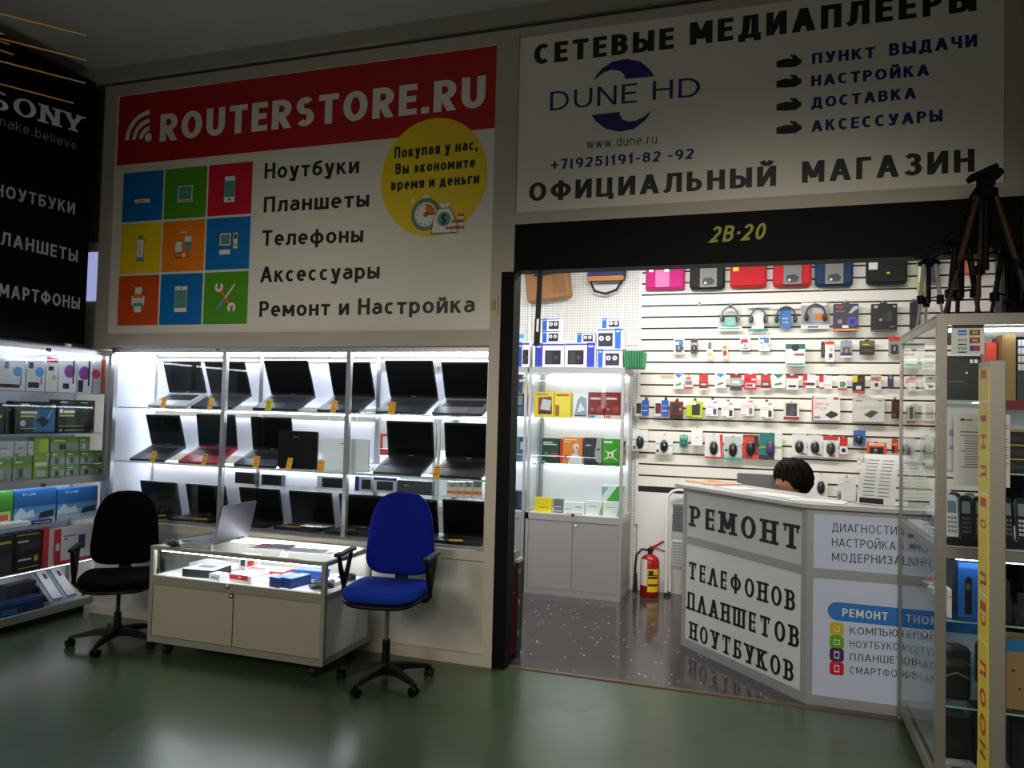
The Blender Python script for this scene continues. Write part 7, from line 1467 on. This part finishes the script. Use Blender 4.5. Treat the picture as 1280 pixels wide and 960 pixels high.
def qb(label, px0, px1, pyt, pyb, y, d, body, prints=(), z=None, name='product_box', cat='box', group='goods in the showcase', rz=0., gap=.002):
    a = PY(px0, (pyt+pyb)/2, y); b = PY(px1, (pyt+pyb)/2, y); xm = (px0+px1)/2; zt = PY(xm, pyt, y).z; z0 = PY(xm, pyb, y).z if z is None else z+.0006
    if z is not None: zt = min(zt, {SZ[0]: 1.985, SZ[1]: 1.688, SZ[2]: 1.388, SZ[3]: 1.015, SZ[4]: .762, SZ[5]: .408}[z])
    if a.x < SX0+.056: a.x = SX0+.056
    return solo(name, label, cat, carton(b.x-a.x-gap, zt-z0, d, body, prints), ((a.x+b.x)/2, y, z0), rad(rz), group)
q1_, q2_, q3_, q4_, q5_, q6_ = SZ
# stickers and notices on the front glass
CP = lambda u, c1, c2: ((u, .60, u+.26, .76, c1), (u+.02, .64, u+.24, .70, c2))
a = PY(1181.5, 423, SYF+.0); qb('white card payment sticker with rows of small bank cards inside the showcase front', 1182, 1231, 405, 442.5, SYF+.022, .0012, (214, 214, 212),
   ((.03, .86, .97, 1, (30, 32, 40)), (.2, .62, .46, .8, (40, 110, 190)), (.22, .68, .44, .72, (190, 210, 230)), (.55, .62, .86, .8, (110, 30, 24)), (.62, .66, .8, .76, (220, 150, 40)), ('t', 'VISA', .2, .42, .46, .09, (50, 60, 120), .2), (.55, .36, .86, .55, (120, 30, 20)), (.62, .4, .8, .5, (220, 140, 40)), (.2, .30, .46, .34, (40, 44, 60)), ('t', 'VISA', .2, .15, .46, .09, (50, 60, 90), .2), (.55, .1, .86, .28, (40, 50, 130)), (.68, .1, .86, .28, (170, 40, 40)), (.2, .04, .46, .08, (40, 44, 60))), name='payment_sticker', cat='sticker', group=None)
m_ = None
lines = [(.12, .9, .2, .93, (50, 50, 54)), (.22, .905, .34, .92, (60, 60, 64)), (.46, .84, .98, .852, (90, 90, 92)), (.6, .8, .98, .812, (90, 90, 92)), (.12, .74, .8, .752, (90, 90, 92))]
for k_ in range(13): lines.append((.2 if k_ not in (0, 6, 12) else .12, .69-.036*k_, (.97 if k_ % 3 else .86), .699-.036*k_, (92, 92, 94)))
qb('white printed A4 notice taped to the showcase front', 1191.5, 1263, 517.5, 608, SYF+.0065, .0008, (214, 212, 206), lines, name='notice', cat='notice', group=None)
# upper goods
qb('black camera box with small white lettering on the top showcase shelf', 1182, 1226.5, 445, 493, SYF+.1, .14, (22, 22, 24), (('p', [(.05, .3), (.05, .62), (.5, .88), (.62, .82), (.62, .3)], (36, 36, 38)), (.04, .42, .5, .43, (170, 130, 70)), ('d', .58, .62, .035, (230, 230, 226)), (.68, .84, .76, .92, (220, 220, 216)), (.8, .84, .9, .92, (220, 220, 216)), (0, .96, 1, 1, (50, 52, 60))), z=q1_)
qb('red box edge behind the yellow-taped post in the showcase', 1232.5, 1246, 428, 460, SYF+.16, .1, (214, 60, 40), (), z=q1_)
qb('brown cardboard box standing on the top showcase shelf beyond the post', 1253, 1270, 415, 480, SYF+.1, .1, (150, 118, 70), ((.1, .0, .2, 1, (130, 100, 60)),), z=q1_)
qb('brown cardboard box behind the post, lower than its neighbour', 1246, 1258, 409, 478, SYF+.24, .08, (126, 98, 56), (), z=q1_)
qb('white key panel box at the photo edge on the top showcase shelf', 1271, 1300, 424, 480, SYF+.12, .1, (60, 62, 70), tuple((.05+.14*i, .5+.13*j, .16+.14*i, .6+.13*j, (220, 222, 228)) for i in range(3) for j in range(4)), z=q1_)
m_ = MB().tube([(.02*math.cos(k*.5), 0, .02+.016*math.sin(k*.5)) for k in range(13)], .006, (230, 230, 232), 6)
solo('white_coil', 'small white coil on top of the goods at the photo edge in the showcase', 'coil', m_, (1.093, SYF+.17, PY(1285, 424, SYF+.12).z+.002), 0)
solo('shelf_banner', 'dark red strip along the shelf edge at the photo edge in the showcase', 'strip', MB().box(0, .5, 0, .004, -.04, .0, (120, 16, 34)), (PY(1252, 487, SYF+.015).x, SYF+.0135, q1_+.002), 0, 'goods in the showcase')
qb('white lit product board beyond the post on the second showcase shelf', 1254, 1300, 498, 552, SYF+.5, .02, (226, 232, 238), ((.5, .0, .9, .6, (200, 206, 206)),), z=q2_+.0)
qb('white box with pale print under the black camera box in the showcase', 1182, 1224, 500, 531, SYF+.12, .1, (216, 218, 224), (('p', [(.62, .1), (.95, .55), (.97, .2)], (50, 52, 60)), (.1, .5, .5, .6, (150, 154, 190)), (.1, .3, .4, .36, (160, 160, 180))), z=q2_)
for i, (a, b_, y0, y1, lb) in enumerate(((1264, 1300, 552, 561, 'topmost'), (1264, 1300, 563, 572, 'middle'), (1264, 1300, 574, 583, 'lowest'))):
    pass
zz = q3_
qb('dark cable pack at the left edge behind the notice in the showcase', 1180.5, 1190, 523, 545, SYF+.2, .05, (40, 42, 46), ((.2, .3, .8, .8, (80, 84, 90)), ('d', .6, .2, .2, (220, 220, 220))), z=q2_+.002) if 0 else None
BKY = ((0, .86, 1, .97, (170, 150, 50)), (.1, .2, .9, .5, (50, 52, 58)))
zc = q3_+.0
for i, h_ in enumerate((.06, .06, .06)):
    solo('product_box', ('black box with a yellow line, lowest of three beyond the post', 'black box with a yellow line, middle of three beyond the post', 'black box with a yellow line, topmost of three beyond the post')[i], 'box', carton(.2, .058, .12, (28, 28, 30), BKY), (PY(1283, 560, SYF+.15).x, SYF+.15, q2_+i*.0605+.0006), 0, 'goods in the showcase')
# handsets standing in their cradles on the lower board
def handset(label, px, py0, y, lean, col, key=(70, 72, 78), w_=.048, h_=.19):
    z = q3_+.0006 if y else 0; x = PY(px, 650, y).x
    t = thing('telephone_handset', label, 'telephone', (x, y, z), 0, 'telephones in the showcase')
    m = MB().rbox(-w_*.58, w_*.58, -.035, .045, 0, .035, mat((30, 30, 32), .35), .012); part('cradle', m, t)
    m = MB(); m.T = Matrix.Translation((0, 0, .022)) @ Matrix.Rotation(rad(lean), 4, 'Y') @ Matrix.Rotation(rad(-18), 4, 'X'); m.rbox(-w_/2, w_/2, -.014, .014, 0, h_, mat(col, .3), .018); hb = part('handset', m, t, None, .004)
    m = MB(); m.T = Matrix.Translation((0, 0, .022)) @ Matrix.Rotation(rad(lean), 4, 'Y') @ Matrix.Rotation(rad(-18), 4, 'X'); m.rbox(-w_*.34, w_*.34, -.0155, -.0142, h_*.58, h_*.86, mat((120, 134, 150), .2), .004)
    for r_ in range(4):
        for c_ in range(3): m.box(-w_*.34+c_*w_*.25, -w_*.34+c_*w_*.25+w_*.18, -.0155, -.0142, h_*.14+r_*h_*.1, h_*.14+r_*h_*.1+h_*.06, mat(key, .4))
    part('keypad', m, hb)
    return t
HS = (('white handset nearest the left post in the showcase', 1190, .06, 2, (206, 208, 214), (120, 122, 130)), ('violet-backed handset behind the white one', 1194, .22, 2, (96, 80, 130), (190, 190, 200)), ('black handset in the middle of the left bay', 1208, .06, 2, (22, 22, 24), (70, 72, 78)),
      ('pale handset behind the middle black one', 1213, .22, 2, (200, 204, 208), (110, 112, 120)), ('black handset behind the one beside the taped post', 1232, .22, 2, (26, 26, 30), (80, 84, 90)), ('black handset with pale keys beside the yellow-taped post', 1226, .06, 2, (24, 24, 26), (120, 122, 126)),
      ('black handset just beyond the yellow-taped post', 1259, .08, 2, (26, 26, 28), (90, 92, 96)), ('black handset with silver keys at the photo edge', 1279, .08, 2, (30, 30, 34), (190, 192, 196)))
for lb, px, dy, ln, c, kc in HS: handset(lb, px, 620, SYF+dy, ln, c, kc)
# packs behind the notice, seen from the side as well
for i, (x, y, z, c, lb) in enumerate(((.79, 3.93, q2_, (46, 50, 60), 'dark cable pack on the second showcase shelf beside the left post'), (.80, 4.09, q2_, (70, 110, 160), 'blue and white pack deeper on the second showcase shelf'), (.83, 4.26, q2_, (206, 206, 206), 'pale pack near the back of the second showcase shelf'))):
    solo('product_box', lb, 'box', carton(.07, .13, .06, c, ((.1, .6, .9, .9, (200, 200, 206)), (.2, .15, .8, .4, (40, 40, 44)))), (x, y, z+.0006), rad(-60), 'goods in the showcase')
for i, (y, lb) in enumerate(((3.98, 'white phone holder in the showcase side, nearest the post'), (4.18, 'white phone holder in the middle of the showcase side'), (4.38, 'white phone holder at the back of the showcase side'))):
    m = MB(); m.T = Matrix.Rotation(rad(-14), 4, 'X'); m.rbox(-.035, .035, -.003, .003, .0, .2, (222, 224, 226), .008); m.T = None; m.rbox(-.04, .04, -.05, .045, 0, .012, (210, 212, 214), .004); m.rbox(-.028, .028, -.02, .0, .012, .05, (60, 62, 66), .006)
    solo('phone_holder', lb, 'phone holder', m, (.80, y, q3_+.0006), rad(-70), 'white phone holders')
# lower case
qb('blue radio box with a black handset picture in the lower showcase', 1197, 1227, 704, 771, SYF+.1, .12, (36, 96, 178), (('p', [(.3, .05), (.3, .68), (.42, .76), (.6, .72), (.6, .05)], (22, 24, 28)), (0, .9, 1, 1, (60, 120, 200)), (.86, 0, 1, 1, (26, 70, 140)), (.34, .5, .54, .62, (70, 90, 80))), z=q4_)
qb('dark box edge beside the blue radio box', 1190.5, 1196.5, 702, 771, SYF+.1, .12, (30, 40, 62), (), z=q4_)
qb('yellow-green pamphlet box in the lower showcase', 1181, 1190, 700, 735, SYF+.2, .05, (186, 190, 130), ((.2, .3, .8, .6, (110, 140, 80)),), z=PY(1186, 736, SYF+.2).z) if 0 else None
qb('tall yellow-green box behind the white carton in the lower showcase', 1180, 1190, 703, 771, SYF+.22, .06, (176, 184, 120), ((.2, .6, .8, .85, (110, 140, 80)),), z=q4_)
qb('white carton before the yellow-green box in the lower showcase', 1178.5, 1190, 737, 772, SYF+.06, .09, (220, 222, 224), ((.2, .7, .8, .78, (140, 140, 146)),), z=q4_)
qb('white and violet leaflet tray beyond the post in the lower showcase', 1255, 1300, 697, 722, SYF+.35, .1, (230, 230, 236), ((0, 0, 1, .2, (120, 100, 160)),), z=None, group='goods in the showcase') if 0 else None
for i, (px, h_, w_, lb) in enumerate(((1258, .17, .03, 'slim black camera stand beyond the post in the lower showcase'), (1280, .12, .07, 'squat black camera at the photo edge in the lower showcase'))):
    m = MB().rbox(-w_/2, w_/2, -.02, .02, 0, h_*.6, BLK2, .008); m.rbox(-w_*.3, w_*.3, -.015, .015, h_*.6, h_, BLK2, .006); m.disc(0, h_*.35, w_*.25, -.0205, mat((60, 60, 66), .2), n=16); m.box(-w_*.7, w_*.7, -.03, .03, -.0, .01, BLK2)
    solo('camera', lb, 'camera', m, (PY(px, 770, SYF+.1).x, SYF+.1, q4_+.0006), 0, 'cameras in the lower showcase')
# fifth shelf: bags and leaflets
rr = random.Random(11)
for i, (x, y, c, lb) in enumerate(((.79, 3.76, (24, 24, 26), 'black pouch at the front of the lower showcase'), (.83, 3.95, (40, 40, 44), 'dark grey pouch deeper in the lower showcase'), (.98, 4.0, (30, 30, 34), 'black pouch behind the yellow-taped post'))):
    t = thing('pouch', lb, 'pouch', (x, y, q5_+.0006), rad(20*i), 'pouches in the lower showcase')
    part('body', MB().rbox(-.055, .055, -.04, .04, 0, .16+.02*i, mat(c, .6), .03, 5), t, None, .015); part('zip', MB().tube([(-.045, -.043, .1), (0, -.044, .12), (.045, -.043, .1)], .004, mat((120, 120, 124), .4), 6), t); part('clear_wrap', MB().rbox(-.058, .058, -.05, -.047, .0, .17, PLA, .02), t)
for i, (y, c1, lb) in enumerate(((3.99, (200, 60, 60), 'red and white leaflet leaning in the lower showcase side, nearest the post'), (4.12, (190, 90, 90), 'pink and white leaflet leaning in the lower showcase side'), (4.25, (60, 120, 120), 'teal and white leaflet leaning in the lower showcase side'), (4.38, (200, 80, 70), 'red-edged leaflet at the back of the lower showcase side'))):
    m = MB(); m.T = Matrix.Rotation(rad(-52), 4, 'X'); m.box(-.07, .07, 0, .003, 0, .15, (224, 222, 224)); m.rect(-.06, .06, .015, .06, -.0005, c1); m.rect(-.06, .02, .09, .12, -.0005, (120, 122, 130))
    solo('leaflet', lb, 'leaflet', m, (.815, y, q4_+.0036), rad(-62), 'leaflets in the showcase side')
qb('brown perforated box with a blue top beyond the post in the lower showcase', 1258, 1300, 800, 836, SYF+.08, .12, (150, 120, 84), ((0, .82, 1, 1, (40, 110, 170)), ('d', .2, .55, .05, (50, 40, 30)), ('d', .4, .3, .04, (50, 40, 30)), ('d', .7, .5, .05, (50, 40, 30))), z=q5_)
for i, (x, y, w_, h_, lb) in enumerate(((.80, 3.80, .11, .2, 'dark carton at the bottom of the showcase beside the left post'), (.93, 3.80, .11, .24, 'dark carton at the bottom of the showcase before the taped post'), (1.08, 3.82, .12, .26, 'dark carton at the bottom of the showcase beyond the post'))):
    solo('product_box', lb, 'box', carton(w_, h_, .14, (26, 24, 24), ((.2, .2, .7, .6, (36, 34, 34)),)), (x, y, q6_+.0006), 0, 'goods in the showcase')
solo('price_card', 'small white price card leaning on the dark carton at the showcase bottom', 'price card', (lambda m: m)(MB().box(-.02, .02, 0, .0015, 0, .075, (226, 224, 216)).rect(-.012, .012, .045, .06, -.0005, (150, 110, 50)).rect(-.015, .012, .012, .018, -.0005, (80, 80, 84))), (.90, 3.785, q6_+.001), rad(8))
t = thing('card_terminal', 'grey device lying at the bottom front of the showcase', 'device', (.80, 3.71, q6_+.001), rad(10))
part('body', MB().rbox(-.06, .06, -.03, .03, 0, .045, mat((150, 152, 156), .4), .01), t); part('screen', MB().rect(-.045, .0, .012, .036, -.0306, mat((60, 70, 80), .2)), t)
# ---- post with the yellow tape
pp = thing('tape_post', 'grey aluminium post with a long yellow price tape in front of the showcase', 'post', (.700, 2.862, 0))
part('upright', MB().box(0, .047, 0, .14, .012, 1.812, SAL), pp, None, .003); part('foot_plate', MB().box(-.05, .10, -.03, .17, 0, .012, SAL), pp)
TY = mat((226, 206, 20), .45); TR = mat((200, 40, 30), .5)
m_ = MB().box(-.0012, 0, .006, .134, .35, 1.79, TY)
tp_ = part('price_tape', m_, pp, 'yellow tape with red letters')
m_ = MB()
for py, ch, hh, c in ((468, 'I', .03, TR), (523, 'I', .02, TR), (552, 'Н', .05, mat((206, 130, 50), .5)), (590, 'Л', .045, TR), (628, 'I', .03, TR), (655, 'О', .03, TR), (725, 'Л', .05, TR), (758, 'I', .03, TR), (775, 'С', .04, TR), (838, 'Л', .055, TR), (872, 'О', .06, TR), (906, 'О', .07, TR), (937, 'Н', .05, TR), (985, 'О', .06, TR), (1030, 'Л', .06, TR)):
    z = PY(1231, py, 2.93).z; g = MB(); text_into(g, ch, -hh/2, hh/2, -.035, .07, 0, c, wt=(.2, .17))      # letters lie on their side along the tape
    m_.add([(-.0018, .07-v[2], z+v[0]) for v in g.v], g.f, c)
for py in (503, 618, 744, 803): z = PY(1231, py, 2.93).z; m_.quad((-.0016, .008, z), (-.0016, .132, z), (-.0016, .132, z+.006), (-.0016, .008, z+.006), mat((230, 222, 190), .3))
part('lettering', m_, tp_)
# ---- tripods on the showcase top
TOPZ = 2.0655
def tripod(label, x, y, H, feet, legc, headc, r=.012, pan=True, brace=True):
    t = thing('tripod', label, 'tripod', (x, y, TOPZ), 0, 'tripods on the showcase top')
    lm = mat(legc, .5, spec=.2); hm = mat(headc, .6, spec=.12)
    ap = Vector((0, 0, H*.86))
    for i, (fx, fy) in enumerate(feet):
        d = Vector((fx, fy, 0)); top = ap+d.normalized()*.035; k_ = top.lerp(d, .55); lg = part('leg', MB().tube([top, k_], r, lm, 8), t)
        part('lower_section', MB().tube([k_, d+Vector((0, 0, .012))], r*.72, lm, 8), lg); part('leg_lock', MB().cyl(k_+Vector((0, 0, .022)), k_-Vector((0, 0, .022)), r*1.7, hm, 10), lg); part('foot', MB().ell(d+Vector((0, 0, .011)), (r*1.2, r*1.2, .011), hm, 10, 6), lg)
    m = MB().cyl((0, 0, H*.36), (0, 0, H*.93), r*1.05, hm, 12); part('center_column', m, t)
    m = MB().lathe([(.018, H*.82), (.05, H*.84), (.052, H*.88), (.03, H*.9), (.02, H*.92)], hm, n=16); part('collar', m, t)
    if brace:
        c = Vector((0, 0, H*.42))
        for fx, fy in feet: part('brace', MB().tube([c, (ap+Vector((fx, fy, 0)).normalized()*.035).lerp(Vector((fx, fy, 0)), .5)], r*.4, hm, 6), t)
    m = MB().rbox(-.035, .035, -.03, .03, H*.9, H*.97, hm, .012); m.cyl((0, 0, H*.9), (0, 0, H), .02, hm, 12)
    m.T = Matrix.Translation((0, 0, H*.98)) @ Matrix.Rotation(rad(-24), 4, 'Y'); m.rbox(-.075, .055, -.035, .035, 0, .028, hm, .008); m.rbox(-.02, .06, -.04, .04, -.035, 0, hm, .01); m.T = None; part('pan_head', m, t, None, .003)
    if pan: part('pan_handle', MB().tube([(0, -.02, H*.97), (-.06, -.05, H*.86), (-.11, -.08, H*.72)], [.006, .006, .010], hm, 8), t)
    return t
tripod('tall tripod with dark brown legs and a tilted pan head on the showcase top', .985, 4.1, .735, ((-.19, -.05), (.20, -.03), (.0, .17)), (58, 38, 28), (7, 7, 8), .014)
tripod('silver-legged small tripod at the edge of the showcase top', .79, 4.35, .41, ((-.06, -.05), (.06, -.06), (.0, .09)), (150, 148, 146), (8, 8, 9), .010, False)
tripod('black tripod with thick legs between the silver and the brown-legged ones', .955, 4.44, .52, ((-.08, -.05), (.08, -.05), (.0, .09)), (9, 9, 10), (7, 7, 8), .015, False)
tripod('black tripod standing behind the brown-legged one', 1.16, 4.44, .46, ((-.10, -.08), (.10, -.06), (.02, .1)), (9, 9, 10), (7, 7, 8), .013, False)
